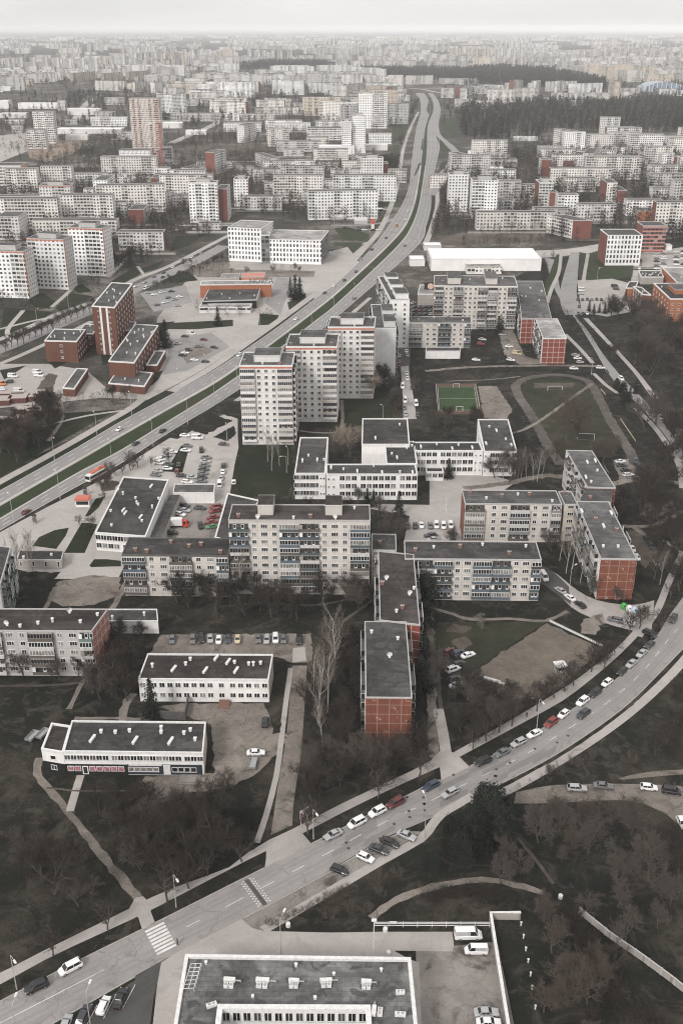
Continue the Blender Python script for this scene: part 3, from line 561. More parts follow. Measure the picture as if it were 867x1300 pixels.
def balcony_mesh(w, fh, style, par, frame):
    k = ('b', round(w, 1), round(fh, 2), style, par.name, frame.name)
    if k in _PR: return _PR[k]
    w = k[1]; b = MB(); D = 1.15; h = w / 2
    b.box(-h, h, -D, 0, -.12, .06, 2, True)
    b.box(-h, h, -D, -D + .07, .06, 1.05, 0); b.box(-h, -h + .06, -D + .07, 0, .06, 1.05, 0); b.box(h - .06, h, -D + .07, 0, .06, 1.05, 0)
    if style >= 2:   # glazed
        zt = fh - .22
        b.quad((-h + .04, -D + .04, 1.05), (h - .04, -D + .04, 1.05), (h - .04, -D + .04, zt), (-h + .04, -D + .04, zt), 3 if style == 2 else 4)
        b.quad((-h + .03, -.02, 1.05), (-h + .03, -D + .04, 1.05), (-h + .03, -D + .04, zt), (-h + .03, -.02, zt), 3)
        b.quad((h - .03, -D + .04, 1.05), (h - .03, -.02, 1.05), (h - .03, -.02, zt), (h - .03, -D + .04, zt), 3)
        n = max(3, int(w / .8))
        for i in range(n + 1):
            x = -h + w * i / n; x = min(max(x, -h + .05), h - .05); b.box(x - .05, x + .05, -D - .01, -D + .06, 1.05, zt, 1)
        b.box(-h, h, -D - .02, -D + .06, zt, zt + .1, 1, True); b.box(-h, h, -D - .02, -D + .06, 1.05, 1.13, 1)
    else:
        b.quad((-h + .1, -.03, .06), (h - .1, -.03, .06), (h - .1, -.03, fh - .3), (-h + .1, -.03, fh - .3), 5)  # dim sheet across the back wall paints the shade of the open recess
        for x in ((-.28, .12) if style == 0 else (-.1, .3)):
            b.box(x * w, x * w + .9, -.07, -.035, .1, 2.2, 1); b.quad((x * w + .1, -.08, .9), (x * w + .8, -.08, .9), (x * w + .8, -.08, 2.1), (x * w + .1, -.08, 2.1), 3)
        if style == 1: b.box(-h, -h + .9, -D + .1, -D + .2, 1.05, fh - .3, 1)
    _PR[k] = b.mesh('balcony', [par, frame, P_grey, GL[0], GL[1], GL[2]]); return _PR[k]
PAR = {k: plain('balcony_panel_' + k, c, .8) for k, c in dict(teal=(.075, .095, .1), blue=(.1, .125, .15), brown=(.11, .095, .085), grey=(.22, .215, .21), pale=(.5, .48, .46), green=(.15, .2, .17), cream=(.5, .45, .4), white=(.68, .66, .64), dark=(.05, .05, .05)).items()}
def tokens(pat): return [t for t in pat.split() if t]
# token -> nominal width (m) and what stands in it
TOK = {'w': 3.0, 'W': 3.2, 'k': 2.0, 'B': 6.2, 'b': 3.2, 'C': 9.3, '.': 1.2, 'S': 2.4, 'T': 3.0, 'L': 1.5}
def facade(root, p0, p1, pat, nf, z0, fh, pars, seed=0, glazed=.6, skip=()):
    """windows and balconies of one front; p0 -> p1 with the outside on the right-hand side"""
    r = random.Random(seed); p0, p1 = Vector(p0), Vector(p1); d = p1 - p0; Ln = d.length; d /= Ln; ang = math.atan2(d.y, d.x)
    tk = tokens(pat); tot = sum(TOK[t] for t in tk); k = Ln / tot; x = 0.0; nwin = nbal = 0
    for t in tk:
        wd = TOK[t] * k; c = p0 + d * (x + wd / 2); x += wd
        if t == '.': continue
        for f in range(nf):
            if (f, t) in skip: continue
            z = z0 + f * fh
            if t in 'BbC':
                st = (2 if r.random() < .6 else 3) if r.random() < glazed else r.choice((0, 1))
                fr = M_frame if r.random() < .8 else M_wood
                put('balcony', balcony_mesh(wd - .25, fh, st, r.choice(pars), fr), root, (c.x, c.y, z), ang); continue
            g = r.choices((0, 1, 2, 3), (.42, .2, .2, .18))[0]
            ww, hh, n, zz = {'w': (1.35, 1.45, 2, .85), 'W': (2.1, 1.45, 3, .85), 'k': (.75, .8, 1, 1.1), 'S': (2.0, 1.9, 2, .95), 'T': (1.5, 1.5, 2, .85), 'L': (.75, 2.1, 1, .5)}[t]
            put('window', window_mesh(ww, hh, n, g), root, (c.x, c.y, z + zz), ang)
VENT = MB(); VENT.box(-.32, .32, -.32, .32, 0, .7); VENT.box(-.42, .42, -.42, .42, .75, .87, 0, True); VENT.box(-.2, .2, -.2, .2, .7, .75, 1)
VENT = VENT.mesh('vent', [P_white, M_blackm])
LVENT = MB(); LVENT.box(-.28, .28, -1.35, 1.35, 0, .5); LVENT.box(-.36, .36, -1.43, 1.43, .5, .62, 0, True); LVENT = LVENT.mesh('skylight', [P_white])
CHIM = MB(); CHIM.box(-.5, .5, -.35, .35, 0, 1.15); CHIM.box(-.58, .58, -.42, .42, 1.15, 1.3, 1, True); CHIM.box(-.35, -.05, -.2, .2, 1.3, 1.5); CHIM.box(.08, .38, -.2, .2, 1.3, 1.5); CHIM = CHIM.mesh('chimney', [M_brickch, P_grey])
DISH = MB()
for i in range(10):
    a, c = 2 * math.pi * i / 10, 2 * math.pi * (i + 1) / 10
    DISH.quad((0, -.15, 1.2), (.75 * math.cos(a), -.4, 1.2 + .75 * math.sin(a)), (.75 * math.cos(c), -.4, 1.2 + .75 * math.sin(c)), (0, -.15, 1.2))
DISH.tube((0, 0, 0), (0, -.15, 1.2), .06, .05); DISH.box(-.3, .3, -.3, .3, 0, .12); DISH = DISH.mesh('satellite_dish', [P_white])
CVENT = MB(); CVENT.tube((0, 0, 0), (0, 0, 1.1), .32, .32, 10, 0, True); CVENT.tube((0, 0, 1.2), (0, 0, 1.55), .5, .1, 10, 0, True); CVENT = CVENT.mesh('vent', [P_white])
ANT = MB(); ANT.tube((0, 0, 0), (0, 0, 3.2), .04, .03, 5)
for i, z in enumerate((2.3, 2.7, 3.1)): ANT.tube((-.7 + .1 * i, 0, z), (.7 - .1 * i, 0, z), .025, .025, 4)
ANT = ANT.mesh('aerial', [M_metal])
FOOT = []     # footprints (world)
LAND = []
def inner(P, dst):
    n = len(P); out = []
    for i in range(n):
        a, b_, c = P[i - 1], P[i], P[(i + 1) % n]
        d1 = (b_ - a).normalized(); d2 = (c - b_).normalized(); n1 = Vector((-d1.y, d1.x, 0)); n2 = Vector((-d2.y, d2.x, 0))
        m = (n1 + n2); m = m / max(.2, m.length); k = dst / max(.35, m.dot(n1)); out.append(b_ + m * k)
    return out
def body(root, P, h, mats, roof, par, z0=0.0, rim=.45, rise=.4, parts=True, floor_uv=0.0):
    """walls, roof sheet and rim; P is a list of local points, counter-clockwise"""
    b = MB(); idx = []; ml = []
    for m in mats:
        if m not in ml: ml.append(m)
    n = len(P); per = 0.0
    for i in range(n):
        a, c = P[i], P[(i + 1) % n]; L_ = (c - a).length; m = mats[i % len(mats)]
        b.quad((a.x, a.y, z0), (c.x, c.y, z0), (c.x, c.y, h), (a.x, a.y, h), ml.index(m), [(0, -floor_uv), (L_, -floor_uv), (L_, h - z0 - floor_uv), (0, h - z0 - floor_uv)])
    put('wall', b.mesh('wall', ml), root)
    rb = MB(); rb.ngon([(p.x, p.y, h - .02) for p in P]); ro = put('roof', rb.mesh('roof', [roof]), root)
    if par:
        I = inner(P, rim); O = inner(P, -.06); pb = MB()
        for i in range(n):
            j = (i + 1) % n; zt, zb = h + rise, h - .25
            pb.quad((O[i].x, O[i].y, zb), (O[j].x, O[j].y, zb), (O[j].x, O[j].y, zt), (O[i].x, O[i].y, zt))
            pb.quad((O[i].x, O[i].y, zt), (O[j].x, O[j].y, zt), (I[j].x, I[j].y, zt), (I[i].x, I[i].y, zt))
            pb.quad((I[j].x, I[j].y, h - .1), (I[i].x, I[i].y, h - .1), (I[i].x, I[i].y, zt), (I[j].x, I[j].y, zt))
            pb.quad((O[j].x, O[j].y, zb), (O[i].x, O[i].y, zb), (P[i].x, P[i].y, zb), (P[j].x, P[j].y, zb))
        put('parapet', pb.mesh('parapet', [par]), root)
    return ro
def rect(FLp, FRp, h, depth=None, BLp=None):
    A, Bq = G(*FLp, h), G(*FRp, h); A.z = Bq.z = 0; d = (Bq - A).normalized(); n = Vector((-d.y, d.x, 0))
    if BLp is not None:
        D = G(*BLp, h); D.z = 0; v = D - A
    else: v = n * depth
    return [A, Bq, Bq + v, A + v]
def building(name, look, cat, P, h, mats, roof=R_dark, par=P_grey, fac=(), nf=5, z0=.9, fh=2.75, pars=('teal',), vents=0, kinds=('vent',), seed=1, glazed=.6, group=None, rim=.45, rise=.4, fixed=False, fronts=True, boxes=(), land=None):
    """P: world footprint, ccw from the front left corner; fac: (edge, pattern) pairs; boxes: roof houses as (u0,u1,v0,v1,height)"""
    c = sum(P, Vector()) / len(P); c.z = 0
    root = thing(name, c, 0, look, cat, group, fixed); Q = [p - c for p in P]; FOOT.append([(p.x, p.y) for p in P])
    ro = body(root, Q, h, mats, roof, par, 0, rim, rise, floor_uv=z0)
    r = random.Random(seed)
    for i, pat in fac:
        facade(root, Q[i], Q[(i + 1) % len(Q)], pat, nf, z0, fh, [PAR[k] for k in pars], seed * 17 + i, glazed)
    if len(Q) == 4:
        e, v = Q[1] - Q[0], Q[3] - Q[0]; ang = math.atan2(e.y, e.x)
        for (u0, u1, v0, v1, hh) in boxes:
            BP = [Q[0] + e * u + v * w for u, w in ((u0, v0), (u1, v0), (u1, v1), (u0, v1))]
            bb = MB(); n = 4
            for k in range(4):
                a, q = BP[k], BP[(k + 1) % 4]; bb.quad((a.x, a.y, h - .05), (q.x, q.y, h - .05), (q.x, q.y, h + hh), (a.x, a.y, h + hh), 0)
            bb.ngon([(p.x, p.y, h + hh) for p in BP], 1)
            I = inner(BP, -.25); bb.loft([[(p.x, p.y, h + hh - .25) for p in I], [(p.x, p.y, h + hh - .01) for p in I]], 2, False)
            put('roof_house', bb.mesh('roof_house', [mats[0] if mats[0] not in FW.values() else W_grey, roof if roof not in (R_dark,) else R_grey, P_white]), root)
        cols = {'vent': VENT, 'chimney': CHIM, 'skylight': LVENT, 'dish': DISH, 'pipe': CVENT, 'aerial': ANT}
        for k in range(vents):
            kd = kinds[k % len(kinds)]; u = (k + .5 + r.uniform(-.3, .3)) / vents; w = r.choice((.25, .5, .75)) + r.uniform(-.12, .12)
            if any(u0 - .03 < u < u1 + .03 and v0 - .1 < w < v1 + .1 for (u0, u1, v0, v1, hh) in boxes): w = .12
            p = Q[0] + e * u + v * w
            put({'pipe': 'vent', 'dish': 'satellite_dish'}.get(kd, kd), cols[kd], ro, (p.x, p.y, h - .02), ang + (r.uniform(-.5, .5) if kd == 'dish' else 0))
    return root
# ---- the flat roofed block at the foot of the picture: a ring round a light well ----
hb_ = 8.5
A, Bq = G(236, 1214, hb_), G(521, 1218, hb_); A.z = Bq.z = 0
L0 = G(222, 1300, hb_); L0.z = 0; Rr = G(529, 1300, hb_); Rr.z = 0
back = lambda p, q, k: p + (q - p) * k
OL, OR = back(A, L0, 2.1), back(Bq, Rr, 2.1)
I0, I1 = G(280, 1281, hb_), G(467, 1282, hb_); I0.z = I1.z = 0
I3, I2 = I0 + (OL - A) * .48, I1 + (OR - Bq) * .48
c = (A + Bq + OL + OR) / 4
fr = thing('office_block', c, 0, 'wide flat grey roofed block with white parapet, air conditioners and a light well', 'office building', None, True)
Q = [p - c for p in (OL, OR, Bq, A)]; QI = [p - c for p in (I3, I2, I1, I0)]; FOOT.append([(p.x, p.y) for p in (OL, OR, Bq, A)])
bm_ = MB()
for i in range(4):
    a, q = Q[i], Q[(i + 1) % 4]; bm_.quad((a.x, a.y, 0), (q.x, q.y, 0), (q.x, q.y, hb_), (a.x, a.y, hb_), 0, [(0, 0), (40, 0), (40, hb_), (0, hb_)])
    a, q = QI[(i + 1) % 4], QI[i]; bm_.quad((a.x, a.y, 1), (q.x, q.y, 1), (q.x, q.y, hb_), (a.x, a.y, hb_), 0, [(0, 0), (40, 0), (40, hb_), (0, hb_)])
put('wall', bm_.mesh('wall', [W_white]), fr)
bm_ = MB()
for i in range(4):
    j = (i + 1) % 4; bm_.quad(*[(p.x, p.y, hb_ - .02) for p in (Q[i], Q[j], QI[j], QI[i])])
bm_.ngon([(p.x, p.y, 1.0) for p in QI]); R_hotel = roof_mat('roof_membrane_grey', (.105, .103, .101), .75); fro = put('roof', bm_.mesh('roof', [R_hotel]), fr)
def rim_mesh(P, w, zb, zt, flip=False):
    I = inner(P, w); O = inner(P, -.06); pb = MB()
    for i in range(len(P)):
        j = (i + 1) % len(P)
        pb.quad((O[i].x, O[i].y, zb), (O[j].x, O[j].y, zb), (O[j].x, O[j].y, zt), (O[i].x, O[i].y, zt)); pb.quad((O[i].x, O[i].y, zt), (O[j].x, O[j].y, zt), (I[j].x, I[j].y, zt), (I[i].x, I[i].y, zt)); pb.quad((I[j].x, I[j].y, zb), (I[i].x, I[i].y, zb), (I[i].x, I[i].y, zt), (I[j].x, I[j].y, zt))
    return pb.mesh('parapet', [P_white])
put('parapet', rim_mesh(Q, .6, hb_ - .4, hb_ + .55), fr); put('parapet', rim_mesh(inner(QI, -.45), .9, hb_ - .3, hb_ + .7), fr)
e = QI[2] - QI[3]; n_ = 14; ang = math.atan2(e.y, e.x)
for k in range(n_):
    for z in (5.5, 2.3):
        p = QI[3] + e * ((k + .5) / n_); put('window', window_mesh(e.length / n_ - .5, 2.2, 2, (0, 3, 0, 2)[k % 4]), fr, (p.x, p.y, z), ang)
ac = MB(); ac.box(-1.6, 1.6, .3, 1.3, .35, 1.5, 0, True); ac.box(-1.5, -1.3, .4, 1.2, 0, .35, 1); ac.box(1.3, 1.5, .4, 1.2, 0, .35, 1)
ac.box(-1.3, -.1, -1.2, 0, .1, 1.1, 0); ac.box(.15, 1.35, -1.2, 0, .1, 1.1, 0)
for x in (-.7, .75): ac.tube((x, -.6, 1.1), (x, -.6, 1.16), .42, .42, 14, 1, True)
ac.tube((1.6, .8, .8), (3.2, .8, .8), .22, .22, 8, 1); ac.tube((3.2, .8, .8), (3.2, .8, 0), .22, .22, 8, 1); ac.tube((-.1, -.6, .5), (-.5, .4, .8), .08, .08, 6, 1)
ac = ac.mesh('air_conditioner', [P_white, M_metal])
ac2 = MB(); ac2.box(-1.2, 1.2, -.5, .5, .2, 1.3, 0, True); ac2.box(-1.1, 1.1, -.4, .4, 0, .2, 1); ac2.tube((-.5, 0, 1.3), (-.5, 0, 1.36), .36, .36, 12, 1, True); ac2.tube((.5, 0, 1.3), (.5, 0, 1.36), .36, .36, 12, 1, True); ac2 = ac2.mesh('air_conditioner', [P_white, M_metal])
for (x, y, m, a) in ((291, 1250, ac, 0), (333, 1250, ac, .04), (373, 1251, ac, -.03), (414, 1250, ac, 0), (465, 1252, ac, .02), (508, 1262, ac2, 0), (479, 1286, ac, 1.57), (508, 1290, ac2, 0), (269, 1278, ac2, .3), (321, 1266, VENT, 0), (400, 1268, VENT, .1), (424, 1238, CVENT, 0), (262, 1224, CVENT, 0), (376, 1227, CVENT, 0), (484, 1233, CVENT, 0)):
    p = G(x, y, hb_) - c; put('air_conditioner' if m in (ac, ac2) else 'vent', m, fro, (p.x, p.y, hb_ - .02), a + rnd.uniform(-.12, .12), (rnd.uniform(.58, .8), rnd.uniform(.62, .78), rnd.uniform(.55, .7)))
fm = MB()
for i in range(7): fm.tube((-1, i * .9, .5), (1, i * .9, .9), .05, .05, 5); fm.tube((-1, i * .9, 0), (-1, i * .9, .5), .05, .05, 5); fm.tube((1, i * .9, 0), (1, i * .9, .9), .05, .05, 5)
for x, z in ((-1, .5), (0, .7), (1, .9)): fm.tube((x, 0, z), (x, 5.4, z), .06, .06, 5)
p = G(240, 1258, hb_) - c; put('pipe_frame', fm.mesh('pipe_frame', [P_white]), fro, (p.x, p.y, hb_ - .02), -.12)
# ---- long white two-storey blocks ----
P = rect((81, 955), (258, 957), 6.6, BLp=(92, 916)); w2 = 'white two storey block'
t = building('low_block', 'long white two storey block with navy ground floor and patched grey roof', 'low block', P, 6.6, [W_white, W_beige2, FW['white'], W_white], R_dark, P_white, (), vents=0, fixed=True, rim=.3)
Q = [p - t.location for p in P]
facade(t, Q[0], Q[1], 'T T T T T T T . T T T T T T T T T T T . T T T', 1, 3.5, 3, [PAR['dark']], 5)
e = Q[1] - Q[0]; d = e.normalized(); ang = math.atan2(d.y, d.x)
sb = MB(); Le = e.length
sb.box(0, Le * .45, -.22, 0, 0, 3.1, 0); sb.box(Le * .45, Le * .985, -.2, 0, .3, 3.25, 1); sb.box(Le * .46, Le * .70, -.3, -.2, 3.0, 3.5, 2, True); sb.box(Le * .71, Le * .76, -.5, -.2, .6, 3.2, 2, True)
put('shop_front', sb.mesh('shop_front', [W_black, W_navy, P_white]), t, Q[0], ang)
M_posterp = ground_mat('shop_poster', [(.42, .4, .4), (.3, .06, .09), (.55, .5, .5)], (.9, 1.3, 2.2))
for k in range(8):
    if k == 2: continue
    p = Q[0] + e * (.04 + k * .052); sw = MB(); sw.box(-.75, .75, -.34, -.22, 0, 1.5, 0, True); sw.quad((-.65, -.345, .1), (.65, -.345, .1), (.65, -.345, 1.4), (-.65, -.345, 1.4), 1)
    put('shop_window', sw.mesh('shop_window', [M_frame, M_posterp]), t, (p.x, p.y, 1.2), ang)
dm = MB(); dm.box(-.7, .7, -.34, -.22, 0, 2.4, 0); dm.quad((-.5, -.345, .2), (.5, -.345, .2), (.5, -.345, 2.2), (-.5, -.345, 2.2), 1)
p = Q[0] + e * .145; put('door', dm.mesh('door', [M_frame, GL[0]]), t, (p.x, p.y, .3), ang)
for k in range(11):
    p = Q[0] + e * (.475 + k * .045)
    if .69 < .475 + k * .045 < .77: continue
    put('window', window_mesh(1.35, 1.4, 1, 1 if k < 5 else 3), t, (p.x, p.y, 1.2), ang + 0) .location = (p + Vector((d.y, -d.x, 0)) * .22) + Vector((0, 0, 1.2))
stp = MB(); stp.box(-3.2, 3.2, -3, -.3, 0, .55); stp.box(-3.4, 3.4, -3.5, -3, 0, .25); p = Q[0] + e * .92; put('entrance_step', stp.mesh('entrance_step', [M_conc]), t, (p.x, p.y, 0), ang)
ro = [o for o in t.children if o.name.startswith('roof')][0]
for (x, y, m) in ((118, 939, LVENT), (129, 930, VENT), (147, 931, VENT), (165, 929, VENT), (172, 941, LVENT), (205, 925, VENT), (205, 931, VENT), (217, 942, LVENT), (234, 932, VENT), (242, 928, VENT), (248, 940, VENT)):
    q = G(x, y, 6.6) - t.location; put('skylight' if m is LVENT else 'vent', m, ro, (q.x, q.y, 6.58), -.25 if m is LVENT else 0)
P2_ = rect((53, 952), (80, 955.5), 6.2, BLp=(66, 919)); P2_[1] = P[0] + (P[1] - P[0]).normalized() * -.05 + Vector((0, 0, 0)); P2_[2] = P[3] + (P[1] - P[0]).normalized() * -.05 - (P[3] - P[0]).normalized() * 1.6
t2 = building('annex', 'dark roofed annex with black ground floor at the end of the navy and white block', 'annex', P2_, 6.2, [W_white], R_brown, P_white, (), fixed=True)
Q = [p - t2.location for p in P2_]; e = Q[1] - Q[0]; ang = math.atan2(e.y, e.x); sb = MB(); sb.box(.02, e.length - .02, -.2, 0, 0, 3.0, 0); put('shop_front', sb.mesh('shop_front', [W_black]), t2, Q[0], ang)
p = Q[0] + e * .5; put('window', window_mesh(1.5, 1.2, 1, 3), t2, (p.x, p.y, 3.9), ang); put('window', window_mesh(1.6, 1.4, 2, 2), t2, (p.x, p.y, 1.0), ang).location = (p.x, p.y - .22, 1.0)
P = rect((176, 863), (341, 864), 7.0, BLp=(188, 831))
t = building('low_block', 'white two storey block with brown roof and red entrance steps', 'low block', P, 7.0, [W_white, W_beige2, FW['white'], W_white], R_brown, P_white, [(0, 'T . T T T T T T T T . T . T T T T T')], 2, .6, 3.2, seed=8, vents=0, fixed=True, rim=.3)
Q = [p - t.location for p in P]; e = Q[1] - Q[0]; ang = math.atan2(e.y, e.x); ro = [o for o in t.children if o.name.startswith('roof')][0]
for (x, y, m) in ((221, 850, LVENT), (236, 844, VENT), (242, 838, VENT), (275, 836, LVENT), (261, 852, LVENT), (290, 841, LVENT), (298, 842, VENT), (300, 852, LVENT), (316, 844, VENT), (331, 843, VENT), (322, 845, CVENT), (194, 847, CVENT)):
    q = G(x, y, 7.0) - t.location; put('skylight' if m is LVENT else 'vent', m, ro, (q.x, q.y, 6.98), -.3 if m is LVENT else 0)
st = MB()
for k in range(5): st.box(-1.4, 1.4, -3.2 + k * .55, -3.2 + (k + 1) * .55 + .001 * k, 0, .22 * (k + 1))
p = Q[0] + e * .655; put('entrance_step', st.mesh('entrance_step', [M_brickch]), t, (p.x, p.y, 0), ang)
P = [Vector((q.x, q.y, 0)) for q in (G(201, 912), G(236, 914), G(240, 892), G(206, 892))]
wl = MB(); th = .3
for i in (0, 1):
    a, q = P[i], P[i + 1]; dd_ = (q - a).normalized(); nn = Vector((-dd_.y, dd_.x, 0)) * th
    wl.loft([[(a.x, a.y, 0), (q.x, q.y, 0), (q.x + nn.x, q.y + nn.y, 0), (a.x + nn.x, a.y + nn.y, 0)], [(a.x, a.y, 2.4), (q.x, q.y, 2.4), (q.x + nn.x, q.y + nn.y, 2.4), (a.x + nn.x, a.y + nn.y, 2.4)]])
tag(put('yard_wall', wl.mesh('yard_wall', [P_dark])), 'black yard wall in front of the brown roofed white block', 'wall', at=P[1], fixed=True)
# ---- five and nine storey panel blocks ----
pb_ = 'panel_block'
def panel(look, FL, FR, h, depth, pat, nf, side=None, mats=None, roof=R_dark, par=P_grey, pars=('teal', 'brown'), vents=8, kinds=('chimney', 'vent'), seed=1, BL=None, boxes=(), glazed=.6, extra=(), name=pb_, z0=.9, fh=2.75, rise=.3, cat='apartment block'):
    P = rect(FL, FR, h, depth, BL)
    fac = [(0, pat)] if pat else []
    return building(name, look, cat, P, h, mats or [W_beige, W_red, FW['beige'], W_red], roof, par, fac + list(extra), nf, z0, fh, pars, vents, kinds, seed, glazed, None, .24, rise, True, boxes=boxes)
panel('five storey panel block with pink tiled gable behind the bare lawn', (-62, 801), (117, 802), 14.6, None, 'W w B W w B w W b', 5, mats=[W_grey, W_pink, FW['grey'], W_pink], roof=R_brown, par=P_grey, pars=('green', 'brown', 'pale'), vents=10, kinds=('vent', 'vent', 'pipe', 'dish'), seed=4, BL=(-35, 773))
panel('low white garage block with black roof beside the pink tiled gable', (134, 789), (201, 789), 4.2, None, None, 1, mats=[W_white], roof=R_dark, par=P_white, vents=2, kinds=('pipe',), BL=(134, 774), name='garage_block', cat='garage')
panel('five storey beige panel block with blue grey balconies beside the taller block', (155, 705), (290, 706.5), 14.6, None, 'B w W B w W b', 5, mats=[W_beige], par=P_dark, pars=('teal', 'blue', 'brown'), vents=6, kinds=('chimney',), seed=6, BL=(164, 683))
panel('nine storey beige panel block with two lift houses on its roof', (290, 661), (470, 661.5), 26.3, None, 'B w W w B B w W w B', 9, mats=[W_beige], roof=R_brown, par=P_pale if 'P_pale' in globals() else P_grey, pars=('teal', 'blue', 'brown', 'pale'), vents=6, kinds=('chimney', 'dish', 'vent'), seed=7, BL=(295, 641), boxes=((.2, .31, .35, .98, 3.6), (.68, .8, .35, .98, 3.6)), glazed=.65)
P = [G(x, y, 4.0) for x, y in ((273, 683), (292, 688), (330, 636), (289, 627))]; [setattr(p, 'z', 0) for p in P]
building('shop_annex', 'low dark roofed annex joined to the back of the nine storey block', 'annex', P, 4.0, [W_conc], R_dark, P_white, (), fixed=True)
panel('five storey beige wing linking the nine storey block to its neighbour', (471.5, 699), (503, 699.5), 14.4, 11.5, 'w W w', 5, mats=[W_beige2], roof=R_dark, vents=1, kinds=('chimney',), seed=8)
panel('five storey panel block with dark balconies facing the willow lawn', (514, 710), (687, 711.5), 14.6, None, 'w B B w W B B w W b', 5, mats=[W_beige], par=P_grey, pars=('teal', 'blue', 'dark'), vents=6, kinds=('chimney', 'vent'), seed=9, BL=(513, 687), glazed=.5)
panel('five storey block seen end on behind the worn red gable', (482, 788), (533, 794), 14.4, None, None, 5, mats=[W_redn, W_beige, W_beige, W_beige], roof=R_brown, par=P_grey, vents=6, kinds=('chimney', 'dish', 'vent'), seed=10, BL=(480, 700), extra=[(1, 'w B w B w B w'), (3, 'w B W B w B w')])
panel('five storey block with worn red tiled gable and long grey roof', (464, 885.5), (523, 886), 14.3, None, None, 5, mats=[W_red, W_beige, W_red, W_beige], roof=R_dark, par=P_grey, vents=3, kinds=('vent', 'dish', 'vent'), seed=11, BL=(463, 789), rise=.12, extra=[(1, 'w B w B w'), (3, 'w B W B w')])
panel('five storey panel block with red left gable beside the school court', (590, 640), (713, 641), 14.6, None, 'B . w W B w W b', 5, mats=[W_beige, W_red, FW['beige'], W_red], roof=R_grey, par=P_grey, pars=('brown', 'pale', 'grey'), vents=6, kinds=('chimney', 'vent'), seed=12, BL=(586, 622.5))
panel('beige stair wing between the two corner blocks', (716, 641), (733, 641), 14.2, 11, 'W', 5, mats=[W_beige2], roof=R_grey, vents=1, seed=13)
panel('diagonal five storey block with red tiled gable by the street', (762, 710), (808, 710.5), 14.4, None, None, 5, mats=[W_red, W_beige, W_red, W_white], roof=R_grey, par=P_grey, vents=7, kinds=('skylight', 'vent', 'chimney'), seed=14, BL=(731, 637), extra=[(3, 'w B w B W B w B w'), (1, 'w B W B w B w B w')], pars=('pale', 'brown', 'teal'))
panel('upper part of the diagonal block with a bright red gable', (745, 619), (781, 620), 14.4, None, None, 5, mats=[W_redn, W_beige, W_red, W_white], roof=R_grey, par=P_grey, vents=5, kinds=('skylight', 'vent'), seed=15, BL=(718, 572), extra=[(3, 'w B w B W B w'), (1, 'w B W B w B w')], pars=('pale', 'brown'))
P = rect((737, 636), (776, 636), 14.2, BLp=(728, 618)); panel('low saddle joining the two halves of the diagonal block', (737, 636.5), (775, 637), 14.0, None, None, 5, mats=[W_beige], roof=R_grey, par=None, vents=1, BL=(741, 619))
panel('five storey block standing end on at the picture edge by birches', (-24, 742), (0, 746), 14.6, None, None, 5, mats=[W_grey, W_grey, W_grey, W_grey], roof=R_dark, par=P_grey, vents=2, seed=16, BL=(-8, 692), extra=[(1, 'w B w B w B w')], pars=('green', 'teal'))
# ---- school ----
hs = 10.5
def school(FL, FR, BL, look, front=None, h=hs, name='school_wing', vents=4, extra=(), roof=R_dark, nf=3):
    P = rect(FL, FR, h, BLp=BL)
    return building(name, look, 'school wing', P, h, [W_white], roof, P_white, ([(0, front)] if front else []) + list(extra), nf, .8, 3.25, ('pale',), vents, ('skylight', 'vent'), len(look), .5, None, .45, .4, True)
school((374, 602), (413, 602), (381, 556), 'left wing of the white school with its own flat roof', 'S S S . S S S . k k')
school((414, 603), (530, 603), (414, 590), 'white three storey front bar of the school with window bands', 'k k . S S S . S S S S S S . S S S', vents=7)
school((490, 589.5), (529.5, 589.5), (488, 561), 'grey roofed middle block of the white school', None, vents=6, extra=[(1, 'S S S S S')])
school((527, 573), (613, 573), (524, 562), 'white rear bar of the school facing the pale court', 'S S S S . S S S S S S k k', vents=5)
school((459, 565), (520, 565), (460, 532), 'tall white gym hall of the school with dark flat roof', None, 11.5, 'school_gym', 2, nf=1)
school((614, 574), (656, 574), (606, 533), 'right wing of the white school beside the birch clump', 'k . S S S S . S', vents=5, extra=[(3, 'S S S S S S S S')])
P = rect((541, 600), (563, 600), 3.6, 5); building('entrance_porch', 'small white porch in front of the rear school bar', 'porch', P, 3.6, [W_white], R_dark, P_white, [(0, 'S S S')], 1, .5, 3, fixed=True)
# ---- shopping hall and garages ----
P = rect((121, 677), (185.5, 682), 6.6, BLp=(157, 606))
t = building('shopping_hall', 'dark roofed shopping hall with white glazed front beside the truck yard', 'shop hall', P, 6.6, [W_white, W_white, FW['gym'], W_conc], R_dark, P_white, [(0, 'S S S S S S S S S')], 1, 3.3, 3, vents=14, kinds=('skylight', 'vent', 'pipe', 'vent', 'skylight'), seed=21, fixed=True, rim=.45)
Q = [p - t.location for p in P]; facade(t, Q[0], Q[1], 'S S S S . S S S S', 1, .2, 3, [PAR['dark']], 3); facade(t, Q[3], Q[0], 'S S S S S S S S S S S S', 1, 2.4, 3, [PAR['dark']], 4)
panel('narrow dark lean-to along the shopping hall', (188, 690), (202, 690), 4.0, None, None, 1, mats=[W_conc], roof=R_dark, par=None, vents=0, BL=(216, 628), name='lean_to', cat='lean-to')
panel('white garage with grey roof behind the truck yard', (220, 626), (272, 626), 4.2, None, None, 1, mats=[W_white], roof=R_grey, par=P_white, vents=0, BL=(222, 615), name='garage_block', cat='garage')
panel('low row of kiosks with dark roof by the left lawns', (22, 711), (78.5, 711.5), 3.2, None, 'L . L . L . L', 1, mats=[W_conc], roof=R_dark, par=P_grey, vents=2, kinds=('vent',), BL=(26, 699), name='kiosk_row', z0=.2, cat='kiosks')
